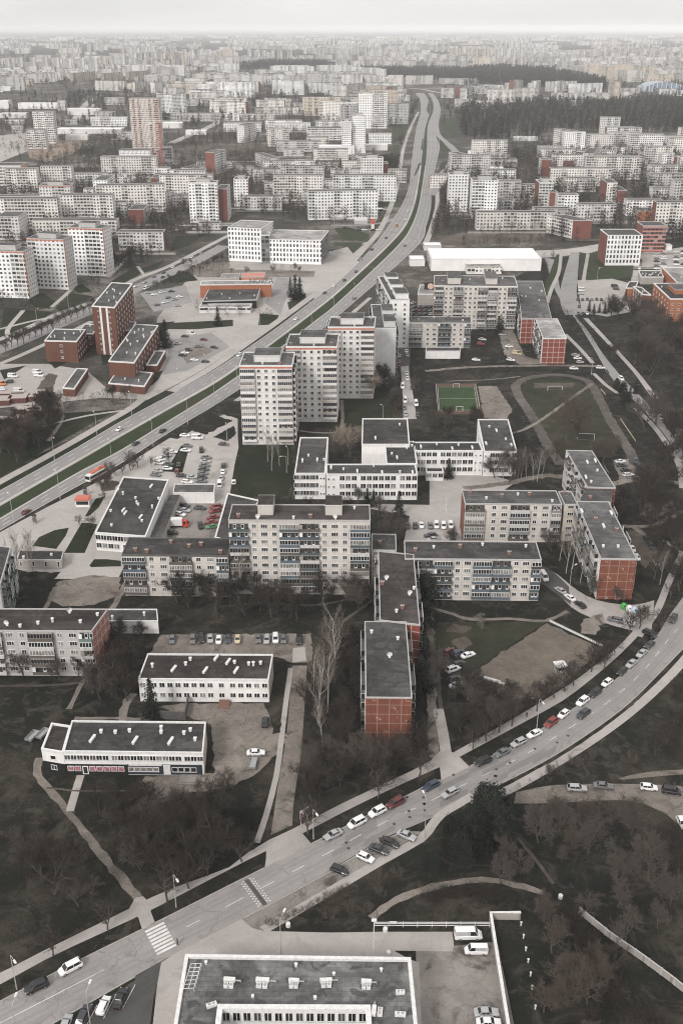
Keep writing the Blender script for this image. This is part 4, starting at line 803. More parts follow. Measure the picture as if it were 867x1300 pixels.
# ---- twelve storey towers ----
def tower(look, FL, FR, h, BL, seed, left=None, right=None, mats=None, pat='B w w w B', nf=12, pent=(.25, .75, .3, .9, 3.0)):
    ex = ([(3, left)] if left else []) + ([(1, right)] if right else [])
    return panel(look, FL, FR, h, None, pat, nf, mats=mats or [W_tower], roof=R_grey, par=P_white, pars=('pale', 'white', 'white', 'cream'), vents=3, seed=seed, BL=BL, boxes=(pent,), glazed=.85, extra=ex, name='tower_block', z0=1.6, fh=2.75, rise=.5, cat='tower block')
def stripe(root, P, h, mat, edges=(0,), w=.7, corner=None):
    Q = [p - root.location for p in P]
    b = MB()
    for i in edges:
        a, q = Q[i], Q[(i + 1) % 4]; d = (q - a).normalized(); n = Vector((d.y, -d.x, 0)); o = n * .1
        b.quad(*[(v.x, v.y, z) for v, z in ((a + o, h - .95), (q + o, h - .95), (q + o, h - .3), (a + o, h - .3))])
        b.quad(*[(v.x, v.y, z) for v, z in ((q + o, h - .95), (a + o, h - .95), (a, h - .95), (q, h - .95))])
    if corner is not None:
        a, q = Q[corner], Q[(corner + 1) % 4]; d = (q - a).normalized(); n = Vector((d.y, -d.x, 0))
        e0 = a + d * .1; b.box(0, 0, 0, 0, 0, 0)
        r_ = [(a + n * .12), (a + d * 1.1 + n * .12), (a + d * 1.1 - n * .05), (a - n * .05)]
        b.loft([[(v.x, v.y, .8) for v in r_], [(v.x, v.y, h - .3) for v in r_]])
    put('trim', b.mesh('trim', [mat]), root)
for look, FL, FR, BL, sd, kw in (
    ('nearest white twelve storey tower with a red band under its roof', (304, 465), (371, 465), (310, 448), 31, dict(right='B w w B')),
    ('white twelve storey tower just behind the nearest one', (363, 441), (428, 441), (368, 425), 32, dict(left='B w B')),
    ('white twelve storey tower with low willow at its foot', (416, 416), (475, 416), (420, 403), 33, dict(left='B w B'))):
    P = rect(FL, FR, 35.5, BLp=BL); t = tower(look, FL, FR, 35.5, BL, sd, **kw); stripe(t, P, 35.5, P_orange, (0,), corner=1)
panel('blank grey gable slab beside the third white tower', (475, 417), (503, 417), 27, None, None, 9, mats=[W_blank, W_tower, W_tower, W_tower], roof=R_grey, par=P_white, vents=0, seed=34, BL=(471, 387), boxes=((.45, .98, .05, .35, 3), (.45, .98, .5, .8, 3)), extra=[(3, 'B w B w B w'), (1, 'B w B w B w')], name='tower_block', cat='tower block')
panel('stepped white slab with roof houses by the highway', (496, 381), (520, 381), 27, None, 'w w', 9, mats=[W_white, W_tower, W_tower, W_tower], roof=R_grey, par=P_white, vents=0, seed=35, BL=(480, 351), boxes=((.3, .98, .05, .3, 3), (.3, .98, .42, .66, 3), (.3, .98, .76, .97, 3)), extra=[(3, 'B w B w B w'), (1, 'B w B w B w')], name='tower_block', cat='tower block')
panel('long nine storey beige block with two roof houses behind the car park', (551, 363), (657, 364), 26, None, 'B w w B w w w B B w w B', 9, mats=[W_beige, W_pink, FW['beige'], W_salm], roof=R_grey, par=P_white, vents=4, seed=36, BL=(551, 350), boxes=((.16, .32, .2, .95, 3.4), (.62, .76, .2, .95, 3.4)), pars=('pale', 'brown', 'grey'))
panel('five storey block with dark balconies below the long nine storey block', (519, 410), (598, 410.5), 14.4, None, 'B . w W B w w b', 5, mats=[W_beige], roof=R_grey, par=P_grey, vents=4, seed=37, BL=(520, 402), pars=('blue', 'teal', 'grey'))
panel('small white garage behind the mini football pitch', (540, 446), (584, 446), 4.2, None, None, 1, mats=[W_white], roof=R_dark, par=P_white, vents=0, BL=(541, 441), name='garage_block', cat='garage')
panel('diagonal block with grey roof above the fresh red gable', (662, 405), (700, 405), 14.4, None, None, 5, mats=[W_redn, W_beige, W_red, W_beige], roof=R_grey, par=P_grey, vents=5, kinds=('skylight', 'vent'), seed=38, BL=(655, 357), extra=[(3, 'w B w B w B w B w')])
panel('pale roofed block with fresh red tiled gable above the sports field', (689, 430), (719, 430), 14.0, None, None, 5, mats=[W_redn, W_white, W_redn, W_white], roof=R_pale, par=P_white, vents=0, seed=39, BL=(679, 405), extra=[(3, 'w B w B w B w')])
# ---- brick complex ----
P = rect((117, 389), (146, 391), 27, BLp=(142, 359))
t = building('brick_tower', 'tall rust brick tower with grey roof beside the avenue', 'office tower', P, 27, [W_brick, W_brick, FW['brick'], W_brick], R_grey, P_white, [(0, '. k . . k .'), (1, 'w w w w w w w w')], 8, 1.5, 3.1, ('white',), 8, ('vent', 'pipe'), 41, .5, None, .6, .4, True)
Q = [p - t.location for p in P]; e = Q[1] - Q[0]; ang = math.atan2(e.y, e.x)
for k in (.36, .64):
    sb = MB(); sb.box(-.6, .6, -.09, 0, 0, 26.5); p = Q[0] + e * k; put('pilaster', sb.mesh('pilaster', [P_white]), t, (p.x, p.y, .3), ang)
def brick(look, FL, FR, h, BL, pat, nf, extra=(), vents=6, seed=42):
    return building('brick_block', look, 'brick block', rect(FL, FR, h, BLp=BL), h, [W_brick], R_grey, P_white, ([(0, pat)] if pat else []) + list(extra), nf, 1.0, 3.3, ('white',), vents, ('vent', 'pipe'), seed, .5, None, .5, .4, True)
brick('three storey rust brick block with stair strip facing the vans', (57, 433), (98, 434), 11.5, (70, 418), '. . w . .', 3, [(1, 'w w w w w')])
brick('three storey rust brick block with grey roof beside the plaza', (138, 459), (171, 461), 11.5, (172, 412), None, 3, [(1, 'w w w w w w w w w')], 14, 43)
brick('low brick link between the two brick blocks', (99, 424), (119, 424), 8, (108, 412), 'w w', 2, (), 1, 44); brick('low brick link behind the brick tower', (146, 420), (168, 420), 8, (152, 409), 'w w', 2, (), 1, 45)
brick('single storey brick hall in front of the brick block', (138, 487), (184, 491), 4, (150, 470), None, 1, (), 2, 46); brick('narrow brick shed in the courtyard of the brick complex', (80, 493), (95, 494), 4, (98, 468), None, 1, (), 0, 47)
brick('flat canopy wing beside the large brick block', (186, 464), (200, 464), 4, (197, 446), None, 1, (), 0, 48)
# ---- market with orange front ----
P = rect((254, 372), (327, 371), 7, BLp=(265, 366)); 
mk = building('market_hall', 'orange fronted market hall with dark roof and raised lettering', 'market hall', rect((257, 383), (326, 381), 5.4, BLp=(266, 366)), 5.4, [W_black, W_conc, W_conc, W_conc], R_dark, P_grey, (), fixed=True, vents=5)
building('market_wing', 'long orange clad upper storey of the market hall', 'market hall', rect((254, 362), (344, 361), 8.5, BLp=(256, 357)), 8.5, [W_orange], R_pale, P_white, (), fixed=True)
building('market_wing', 'pale glazed lower front of the market hall', 'market hall', rect((253, 391), (318, 391), 3.4, BLp=(256, 386.5)), 3.6, [FW['band']], R_pale, P_white, (), fixed=True)
cu = bpy.data.curves.new('sign_lettering', 'FONT'); cu.body = 'NORFA'; cu.size = 5.0; cu.extrude = .15; cu.align_x = 'LEFT'; cu.materials.append(PAR['teal'])
tmp_ = bpy.data.objects.new('tmp', cu); COL.objects.link(tmp_); lm_ = bpy.data.meshes.new_from_object(tmp_.evaluated_get(bpy.context.evaluated_depsgraph_get())); bpy.data.objects.remove(tmp_)
so = put('sign_lettering', lm_, mk); p = G(316, 359.5, 9.2) - mk.location; so.location = (p.x, p.y, 8.95); so.rotation_euler = (math.radians(72), 0, 0)
building('market_wing', 'red roofed stalls behind the market hall', 'market stalls', rect((306, 352), (336, 351), 4, BLp=(307, 347)), 4, [W_salm], plain('red_sheet_roof', (.5, .19, .14)), P_grey, (), fixed=True)
building('market_wing', 'grey roofed shed behind the market hall', 'market stalls', rect((280, 354), (304, 353), 4, BLp=(282, 348)), 4, [W_conc], R_pale, P_grey, (), fixed=True)
# ---- shader-fronted blocks in the middle distance ----
def midblock(x0, x1, yt, yb, depth, kind, look=None, gable=None, roof=None, par=P_grey, boxes=(), slope=0.0, name='apartment_block', cat='apartment block', skew=None, vents=0, h=None):
    """front seen between x0 and x1, roof edge at yt, foot at yb"""
    A = G(x0, yb); Bq = G(x1, yb + slope)
    lo_, hi_ = 1.0, 140.0
    for _ in range(40):
        m_ = (lo_ + hi_) / 2
        if PX((A.x, A.y, m_))[1] > yt: lo_ = m_
        else: hi_ = m_
    h = h or lo_; d = (Bq - A).normalized(); n = Vector((-d.y, d.x, 0)); 
    if skew: n = (n + d * skew).normalized()
    P = [A, Bq, Bq + n * depth, A + n * depth]; m = FW[kind]; g = FW[gable] if gable else FW['blank']
    fx = bool(look) and 'corner stripe' not in look
    look = look or {'beige': 'beige panel apartment block', 'grey': 'grey panel apartment block', 'white': 'white panel apartment block'}.get(kind, kind + ' block') + (' with red gable' if gable == 'red' else '')
    if cat == 'apartment block' and yb > 140:
        off = 5.0
        for w_, mt in ((4.5, M_dirt if x0 % 3 else M_plaza), (5, M_lawn if x0 % 2 else M_plaza)):
            sheet('street' if mt is not M_lawn else 'lawn', [(p.x, p.y) for p in (A - n * (off + w_) - d * 8, Bq - n * (off + w_) + d * 12, Bq - n * off + d * 10, A - n * off - d * 10)], mt, 2.6 + (x0 % 7) * .1, True, True); off += w_ + 2
    return building(name, look, cat, P, h, [m, g, m, g], roof or R_grey, par, (), boxes=boxes, vents=vents, kinds=('vent',), seed=int(x0 * 7 + yb), fixed=fx)
pent = ((.25, .75, .25, .85, 3.2),)
def stripe_mid(t): pass
for (x0, x1, yt, yb) in ((-12, 38, 318, 377), (42, 88, 303, 366), (93, 136, 289, 349)):
    t = midblock(x0, x1, yt, yb, 15, 'white', 'white tower block with an orange corner stripe', boxes=pent, name='tower_block', cat='tower block', slope=2, vents=2)
    P = [Vector((*p, 0)) for p in FOOT[-1]]; hh = max(v.co.z for c_ in t.children if c_.name.startswith('wall') for v in c_.data.vertices); stripe(t, P, hh, P_orange, (0,), corner=1)
t = midblock(54, 93, 236, 272, 15, 'white', 'white tower block standing apart with an orange stripe', boxes=pent, name='tower_block', cat='tower block', vents=1); P = [Vector((*p, 0)) for p in FOOT[-1]]; stripe(t, P, max(v.co.z for c_ in t.children if c_.name.startswith('wall') for v in c_.data.vertices), P_orange, (0,), corner=1)
t = midblock(291, 333, 289, 331, 34, 'office', 'tall cube of the white office building with gridded windows', roof=R_pale, par=P_white, name='office_building', cat='office building', slope=2)
midblock(334, 408, 304, 334, 42, 'office', 'long lower wing of the white office building', 'dark', R_pale, P_white, name='office_building', cat='office building', slope=2); midblock(332.6, 343, 299, 334.4, 14, 'dark', 'dark glass link in the white office building', roof=R_pale, par=P_white, name='office_building', cat='office building')
midblock(547, 686, 329, 344, 40, 'gym', 'long white roofed warehouse beside the cross street', roof=R_white, par=P_white, name='warehouse', cat='warehouse'); midblock(592, 636, 339, 348, 12, 'beige', 'low beige store in front of the white warehouse', roof=R_pale, name='warehouse', cat='warehouse'); midblock(520, 539, 330, 338, 16, 'gym', 'small white store beside the highway bend', roof=R_white, name='warehouse', cat='warehouse'); midblock(538, 560, 312, 318, 14, 'gym', 'small white shed behind the warehouse', roof=R_white, name='warehouse', cat='warehouse')
midblock(767, 811, 299, 337, 26, 'office', 'white seven storey block with small dark windows by the east car park', 'red', R_dark, P_white); midblock(812, 842, 287, 320, 20, 'redbal', 'red balcony block behind the white seven storey block', 'red', R_dark)
midblock(725, 749, 280, 303, 34, 'red', 'block with red tiled gable above the cross street', 'beige', R_grey, skew=-.55)
# orange school on the right edge
building('orange_block', 'three storey orange block with white window surrounds at the right edge', 'school wing', rect((850, 380), (900, 380), 14, BLp=(829, 360)), 14, [W_orange], R_dark, P_white, [(0, 'w w w w w w'), (3, 'w w w w w w')], 3, 3, 3.2, ('pale',), 3, ('vent',), 51, .5, None, .6, .4, True, boxes=((.25, .8, .3, .7, 3),))
building('orange_block', 'low rust red block in front of the orange school', 'school wing', rect((815, 374), (826, 375), 10, BLp=(803, 364)), 10, [W_brick], R_dark, P_white, [(3, 'S S S S')], 3, .8, 3, ('pale',), 2, ('vent',), 52, .5, None, .5, .4, True)
building('orange_block', 'orange hall with pale grey roof behind the orange school', 'school wing', rect((866, 366), (930, 366), 8, BLp=(840, 340)), 8, [W_orange], R_pale, P_white, (), vents=8, fixed=True); building('orange_block', 'small orange block beside the spruce on the right', 'school wing', rect((794, 366), (806, 366), 7, BLp=(798, 358)), 7, [W_orange], R_dark, P_white, (), fixed=True); building('orange_block', 'dark roofed hall with many white vents by the east car park', 'school wing', rect((813, 352), (842, 352), 5, BLp=(810, 344)), 5, [W_conc], R_dark, P_white, (), vents=12, fixed=True)
MID = [
 # left
 (43, 150, 280, 300, 12, 'beige', None), (152, 209, 295, 318, 12, 'grey', 'red'), (0, 28, 275, 305, 26, 'grey', None), (12, 43, 258, 285, 13, 'grey', 'red'), (115, 162, 257, 276, 12, 'grey', None), (165, 184, 266, 284, 30, 'red', 'beige'), (162, 187, 240, 262, 14, 'beige', None), (187, 217, 245, 264, 12, 'grey', None), (120, 138, 229, 250, 44, 'white', 'white'), (194, 201, 226, 247, 30, 'red', 'white'), (200, 216, 214, 232, 14, 'white', None), (217, 249, 217, 235, 14, 'white', None), (46, 93, 226, 232, 10, 'cream', None), (-10, 40, 250, 262, 12, 'grey', None), (-14, 24, 262, 280, 12, 'beige', None), (150, 166, 222, 236, 10, 'white', None), (108, 120, 240, 258, 12, 'beige', None), (84, 108, 252, 258, 12, 'grey', None),
 # centre left
 (242, 278, 232, 283, 13, 'white', None), (278, 290, 240, 281, 30, 'red', 'white'), (298, 316, 228, 262, 24, 'white', 'red'), (311, 358, 250, 267, 12, 'grey', None), (322, 374, 215, 231, 12, 'beige', None), (375, 400, 205, 225, 14, 'white', None), (348, 410, 223, 255, 13, 'beige', None), (411, 436, 229, 247, 12, 'beige', None), (401, 420, 248, 271, 20, 'blank', None), (434, 479, 243, 263, 12, 'grey', None), (440, 464, 258, 270, 10, 'blank', None), (434, 458, 205, 222, 12, 'beige', None), (458, 486, 201, 239, 14, 'white', None), (486, 492, 208, 237, 20, 'red', 'beige'), (217, 252, 249, 263, 12, 'grey', None), (252, 280, 284, 292, 12, 'grey', None), (386, 400, 244, 258, 10, 'grey', None), (336, 350, 232, 246, 12, 'beige', None), (300, 322, 212, 222, 10, 'grey', None),
 # middle towers and halls
 (434, 446, 154, 195, 24, 'white', 'white'), (447, 464, 147, 194, 16, 'white', 'white'), (474, 491, 116, 163, 18, 'stripe', None), (455, 474, 119, 163, 18, 'white', 'white'), (468, 497, 171, 183, 24, 'office', None), (454, 492, 184, 191, 16, 'gym', None), (390, 434, 163, 178, 26, 'band', None), (348, 394, 157, 168, 26, 'office', None), (290, 332, 155, 164, 22, 'brick', None), (278, 304, 145, 153, 12, 'white', 'red'), (304, 350, 145, 152, 12, 'beige', 'red'), (217, 280, 144, 154, 12, 'grey', None), (372, 395, 131, 142, 12, 'grey', None), (405, 450, 186, 196, 22, 'gym', None), (362, 402, 182, 190, 16, 'gym', None),
 # left far landmarks
 (36, 60, 165, 189, 16, 'stripe', None), (46, 72, 142, 182, 16, 'stripe', None), (169, 206, 125, 188, 20, 'brown', None), (154, 193, 191, 224, 18, 'diamond', None), (-20, 30, 210, 236, 26, 'band', 'salm'), (72, 155, 164, 170, 30, 'gym', None), (84, 112, 172, 178, 14, 'gym', None), (116, 162, 149, 160, 14, 'white', None), (24, 74, 131, 138, 20, 'gym', None), (0, 12, 128, 138, 30, 'gym', None), (134, 158, 124, 133, 14, 'beige', None), (208, 219, 187, 214, 14, 'dark', None), (197, 204, 190, 214, 10, 'redbal', None), (160, 214, 226, 231, 10, 'gym', None), (74, 84, 128, 140, 12, 'blank', None), (16, 28, 160, 168, 14, 'grey', None),
 # right of the highway
 (568, 593, 222, 269, 14, 'white', None), (597, 630, 229, 276, 16, 'white', None), (612, 656, 203, 212, 22, 'hall', None), (594, 610, 192, 198, 8, 'gym', None), (604, 705, 270, 292, 12, 'beige', None), (613, 640, 214, 222, 16, 'gym', None), (630, 660, 230, 254, 12, 'grey', None), (631, 652, 254, 268, 12, 'grey', None), (660, 682, 235, 250, 12, 'beige', None), (682, 700, 232, 264, 24, 'white', 'red'), (696, 706, 244, 266, 14, 'red', 'beige'), (706, 732, 248, 276, 14, 'white', None), (732, 780, 260, 280, 12, 'grey', None), (768, 781, 232, 256, 30, 'beige', 'red'), (781, 794, 242, 257, 34, 'red', 'beige'), (697, 775, 214, 236, 12, 'beige', 'red'), (686, 698, 203, 223, 20, 'red', 'beige'), (682, 715, 186, 200, 10, 'grey', None), (701, 775, 197, 211, 12, 'beige', None), (714, 727, 204, 212, 6, 'red', None), (714, 741, 168, 193, 14, 'white', None), (742, 772, 171, 193, 14, 'beige', None), (772, 812, 168, 188, 12, 'grey', None), (812, 828, 170, 191, 12, 'beige', None), (828, 838, 176, 192, 20, 'red', 'beige'), (839, 870, 173, 187, 12, 'beige', None), (808, 838, 194, 208, 12, 'beige', 'red'), (838, 853, 195, 216, 14, 'white', None), (853, 861, 199, 217, 16, 'red', 'white'), (861, 880, 200, 220, 14, 'white', None), (776, 812, 208, 222, 12, 'grey', None), (823, 872, 221, 238, 12, 'grey', None), (808, 838, 268, 280, 20, 'orange', None), (853, 880, 268, 280, 20, 'orange', None), (776, 800, 188, 197, 10, 'white', None), (651, 682, 174, 179, 10, 'gym', None), (772, 779, 330, 336, 8, 'gym', None), (844, 852, 312, 318, 8, 'gym', None),
 (86, 128, 138, 146, 18, 'gym', None), (0, 34, 144, 150, 20, 'gym', None), (150, 168, 168, 176, 14, 'grey', None), (206, 232, 156, 163, 20, 'gym', None), (236, 262, 166, 171, 18, 'gym', None), (120, 146, 142, 148, 16, 'grey', None), (8, 30, 152, 158, 14, 'beige', None), (76, 100, 152, 158, 14, 'grey', None), (330, 348, 170, 176, 16, 'grey', None), (360, 386, 190, 198, 14, 'grey', None), (404, 432, 206, 214, 12, 'beige', None), (420, 436, 216, 226, 12, 'white', None), (250, 296, 206, 214, 12, 'beige', None), (496, 512, 120, 134, 12, 'white', None), (500, 516, 140, 148, 14, 'beige', None), (560, 576, 112, 124, 12, 'beige', None),
 # first row of the far town
 (577, 599, 126, 138, 12, 'beige', None), (584, 592, 113, 127, 12, 'white', None), (604, 652, 128, 138, 14, 'beige', None), (618, 652, 114, 128, 14, 'beige', None), (652, 682, 112, 130, 14, 'beige', None), (700, 772, 118, 126, 12, 'beige', None), (772, 786, 104, 126, 14, 'cream', None), (788, 802, 116, 127, 12, 'beige', None), (690, 714, 124, 134, 12, 'grey', None), (714, 740, 128, 134, 10, 'white', None), (600, 612, 73, 86, 14, 'cream', None), (613, 624, 73, 86, 14, 'cream', None), (742, 760, 80, 98, 16, 'cream', None), (760, 778, 84, 104, 16, 'cream', None), (778, 806, 82, 102, 18, 'cream', None), (810, 832, 84, 98, 16, 'cream', None),
 (284, 297, 62, 80, 18, 'cream', None), (434, 460, 95, 112, 14, 'beige', None), (446, 458, 92, 118, 14, 'grey', None), (466, 484, 96, 112, 14, 'beige', None), (488, 502, 100, 116, 14, 'beige', None),
]
FW['salm'] = far_wall('far_salmon', (.5, .3, .24), 5, 5, 0, None, 0, 0)
for q in MID:
    x0, x1, yt, yb, dp, kd, gb = q
    bx = pent if kd in ('white', 'beige') and (x1 - x0) < 40 and (yb - yt) > 30 else ()
    vn = 0; rf = {'gym': R_white, 'white': R_grey, 'office': R_pale, 'brick': R_brown}.get(kd, R_grey)
    midblock(x0, x1, yt, yb, dp, kd, None, gb, rf, P_white if kd in ('gym', 'office', 'white') else P_grey, bx, boxes_ if False else 0.0, vents=0,
             name={'gym': 'industrial_hall', 'hall': 'industrial_hall', 'band': 'factory_block', 'office': 'office_building', 'brown': 'tower_block', 'diamond': 'tower_block', 'stripe': 'tower_block'}.get(kd, 'apartment_block'),
             cat={'gym': 'hall', 'hall': 'hall', 'band': 'factory', 'office': 'office building', 'brown': 'tower block', 'diamond': 'tower block', 'stripe': 'tower block'}.get(kd, 'apartment block'))

# more five and nine storey blocks between the ones read from the photograph
def overlap(x0, x1, y0, y1):
    for f in FOOT:
        if x0 < max(p[0] for p in f) and x1 > min(p[0] for p in f) and y0 < max(p[1] for p in f) and y1 > min(p[1] for p in f): return True
    return False
for poly, n in (([(690, 168), (900, 168), (920, 300), (790, 300), (690, 292)], 24), ([(0, 236), (430, 200), (484, 210), (480, 285), (300, 262), (0, 300)], 22), ([(562, 200), (620, 200), (680, 250), (600, 290), (560, 285)], 5), ([(280, 166), (430, 160), (440, 200), (340, 200)], 7)):
    got = 0; tries = 0
    while got < n and tries < 900:
        tries += 1; px, py = rnd.uniform(min(p[0] for p in poly), max(p[0] for p in poly)), rnd.uniform(min(p[1] for p in poly), max(p[1] for p in poly))
        if not in_poly(px, py, poly): continue
        p = G(px, py); a = rnd.choice((0, 0, 0, .12, -.12, 1.25, -1.2)); L_, D_ = rnd.choice((34, 48, 66)), 12.5; h = rnd.choice((14.5, 14.5, 14.5, 26, 26))
        d = Vector((math.cos(a), math.sin(a), 0)); nn = Vector((-d.y, d.x, 0)); P = [p - d * L_ / 2, p + d * L_ / 2, p + d * L_ / 2 + nn * D_, p - d * L_ / 2 + nn * D_]
        if overlap(min(q.x for q in P) - 6, max(q.x for q in P) + 6, min(q.y for q in P) - 7, max(q.y for q in P) + 9): continue
        if any(in_poly(*PX(q), R) for q in P + [p + nn * D_ / 2] for R in ROADPX[:60] + ROADPX[-90:]): continue
        k = rnd.choice(('beige', 'grey', 'white', 'beige')); g = FW['red' if rnd.random() < .2 else 'blank']; got += 1
        building('apartment_block', ('tall ' if h > 20 else 'low ') + k + ' apartment block' + (' with red gable' if g is FW['red'] else ''), 'apartment block', P, h, [FW[k], g, FW[k], g], R_grey, P_grey, (), seed=tries)
# ================================================================== VEHICLES
PAINT = {}
for k, c in dict(white=(.72, .71, .7), silver=(.36, .36, .36), grey=(.13, .132, .135), dark=(.035, .036, .04), black=(.014, .014, .015), red=(.2, .028, .025), maroon=(.11, .02, .02), blue=(.03, .042, .065), beige=(.5, .42, .28), orange=(.55, .2, .06), green=(.06, .2, .07)).items():
    m, nt, B, N, L = nt_mat('car_paint_' + k); B.inputs['Base Color'].default_value = (*c, 1); B.inputs['Roughness'].default_value = .38; B.inputs['Coat Weight'].default_value = .35; B.inputs['Coat Roughness'].default_value = .15
    PAINT[k] = m
M_cglass = glass('car_glass', (.016, .017, .019), .08); M_tyre = plain('tyre_rubber', (.02, .02, .02), .9); M_lamp = plain('headlamp_glass', (.55, .55, .55), .2, .5); M_tail = plain('tail_lamp_red', (.3, .02, .02), .3)
# kind: length, half width, roof height, belt height, bonnet top z, stations of (bonnet end, windscreen top, rear screen top, boot start), boot z
CARS = {'hatchback': (4.1, .87, 1.48, .92, .86, 1.0, .28, -1.45, -1.98, .95), 'saloon': (4.6, .89, 1.45, .92, .85, 1.05, .3, -1.0, -1.65, .98), 'estate': (4.7, .89, 1.5, .94, .86, 1.1, .35, -1.75, -2.25, .98), 'off-roader': (4.6, .94, 1.72, 1.05, 1.02, 1.15, .45, -1.75, -2.2, 1.08), 'people carrier': (4.7, .93, 1.8, 1.05, 1.0, 1.45, .7, -1.85, -2.3, 1.08), 'van': (5.3, .98, 2.25, 1.25, 1.15, 1.85, 1.2, -2.55, -2.6, 1.2)}
def car_meshes(kind):
    L, w, zr, zb, zh, xa, xw, xr, xb, zt = CARS[kind]; n = L / 2; van = kind == 'van'
    def ring(x, ww, z0, z1, top): return [(x, -ww * .86, z0), (x, -ww, z0 + .22), (x, -ww * .985, z1 - .12), (x, -ww * top, z1), (x, ww * top, z1), (x, ww * .985, z1 - .12), (x, ww, z0 + .22), (x, ww * .86, z0)]
    b = MB(); st = [(n, w * .74, .34, .62, .86), (n - .12, w * .9, .26, .74, .86), (n - .5, w * .97, .22, zh - .04, .84), (xa, w, .2, zb, .86), (0, w, .2, zb + .02, .88), (xb + .15, w, .2, zt, .88), (-n + .3, w * .97, .22, zt - .02, .86), (-n + .08, w * .93, .28, zt - .1, .86), (-n, w * .84, .36, zt - .28, .86)]
    b.loft([[(p[0], -p[1], p[2]) for p in ring(*s)] for s in reversed(st)])
    # roof skin and pillars
    tw = w * .72; bw = w * .87
    zs = zr - .07
    b.loft([[(xw + .08, -tw, zs - .02), (xw + .08, tw, zs - .02), (xw + .02, tw * .9, zs + .02), (xw + .02, -tw * .9, zs + .02)], [(xw - .3, -tw - .02, zs), (xw - .3, tw + .02, zs), (xw - .3, tw * .85, zr), (xw - .3, -tw * .85, zr)], [(xr + .3, -tw - .02, zs), (xr + .3, tw + .02, zs), (xr + .3, tw * .85, zr), (xr + .3, -tw * .85, zr)], [(xr - .03, -tw + .02, zs - .03), (xr - .03, tw - .02, zs - .03), (xr + .02, tw * .85, zs + .02), (xr + .02, -tw * .85, zs + .02)]])
    for s in (-1, 1):
        b.tube((xa - .02, s * bw, zb - .02), (xw + .05, s * tw, zs), .05, .045, 5); b.tube((xb + .05, s * bw, zt - .03), (xr, s * tw, zs), .08, .07, 5)
        for x in ((xw + xr) / 2 + .15, (xr * .75 + xb * .25 + .25)): b.tube((x - .05, s * (bw + .01), zb), (x, s * (tw + .015), zs), .045, .04, 4)
        b.box(xa - .45, xa - .3, s * (w + .02) - .08, s * (w + .02) + .08, zb, zb + .14, 0, True)
        if van: b.quad(*[(x, s * (bw - (bw - tw) * t + .012), zb - .05 + (zs - zb + .05) * t) for x, t in (((xw - .9, 0), (xr + .05, 0), (xr + .05, 1), (xw - .9, 1)) if s < 0 else ((xr + .05, 0), (xw - .9, 0), (xw - .9, 1), (xr + .05, 1)))])
        if van: b.quad(*[(x, s * -1 * (bw - (bw - tw) * t + .012), zb - .05 + (zs - zb + .05) * t) for x, t in ((xw - .9, 0), (xw - .9, 1), (xr + .05, 1), (xr + .05, 0))])
    g = MB(); g.loft([[(xb + .02, -bw, zb - .04 if zb < zt else zt - .04), (xb + .02, bw, zt - .04), (xr, tw, zs - .01), (xr, -tw, zs - .01)][::-1], [(xa, -bw, zb - .04), (xa, bw, zb - .04), (xw + .06, tw, zs - .01), (xw + .06, -tw, zs - .01)][::-1]])
    return b, g
def wheel():
    b = MB(); b.tube((0, -.1, 0), (0, .1, 0), .32, .32, 14, 0, True); b.tube((0, -.115, 0), (0, .115, 0), .19, .19, 10, 1, True); return b.mesh('wheel', [M_tyre, M_metal])
WHEEL = wheel(); HEAD = MB(); HEAD.box(-.06, .06, -.2, .2, -.08, .08, 0, True); TAIL = HEAD.mesh('tail_light', [M_tail]); HEAD = HEAD.mesh('headlight', [M_lamp])
CM = {}
for k in CARS:
    b, g = car_meshes(k); body_ = b.mesh('body', [PAINT['white']]); win = g.mesh('windows', [M_cglass])
    a = MB(); L, w = CARS[k][0], CARS[k][1]
    for bb, mi in ((b, 0), (g, 1)):
        o = len(a.v); a.v += bb.v; a.f += [tuple(i + o for i in f) for f in bb.f]; a.m += [mi] * len(bb.f); a.uv += bb.uv
    for x in (L * .31, -L * .3):
        for s in (-1, 1): a.tube((x, s * (w - .2), .32), (x, s * (w - .01), .32), .32, .32, 8, 2, True)
    CM[k] = (body_, win, a.mesh('car', [PAINT['white'], M_cglass, M_tyre]))
def recolour(o, col):
    o.material_slots[0].link = 'OBJECT'; o.material_slots[0].material = PAINT[col]
NC = 0
def car(px, py, ang, kind, col, look=None, group=None, detail=None):
    """ang: world heading in radians"""
    p = G(px, py, .5); p.z = 0.09; look = look or f'{col} {kind}'
    body_, win, one = CM[kind]; detail = (2 if py > 740 else 1 if py > 520 else 0) if detail is None else detail
    nm = 'parked_van' if kind == 'van' else 'parked_car'; cat = 'van' if kind == 'van' else 'car'
    if detail == 0:
        o = put(nm, one, None, p, ang); recolour(o, col); return tag(o, look, cat, group, p)
    t = thing(nm, p, ang, look, cat, group)
    bo = put('body', body_, t); recolour(bo, col); put('windows', win, t)
    L, w = CARS[kind][0], CARS[kind][1]; zt = CARS[kind][9]
    for x in (L * .31, -L * .3):
        for s in (-1, 1): put('wheel', WHEEL, t, (x, s * (w - .1), .32))
    if detail == 2:
        for s in (-1, 1): put('headlight', HEAD, t, (L / 2 - .1, s * w * .62, .66), s * -.35); put('tail_light', TAIL, t, (-L / 2 + .06, s * w * .66, zt - .3), s * .2)
    return t
def heading(px, py, qx, qy):
    d = G(qx, qy) - G(px, py); return math.atan2(d.y, d.x)
H_, S, E, O, P_, V = 'hatchback', 'saloon', 'estate', 'off-roader', 'people carrier', 'van'
def row(lst, q, group, jit=.04):
    """q: a pixel step giving the heading"""
    for (x, y, k, c) in lst: car(x, y, heading(x, y, x + q[0], y + q[1]) + rnd.uniform(-jit, jit), k, c, None, group)
g1 = 'cars parked along the curved road'
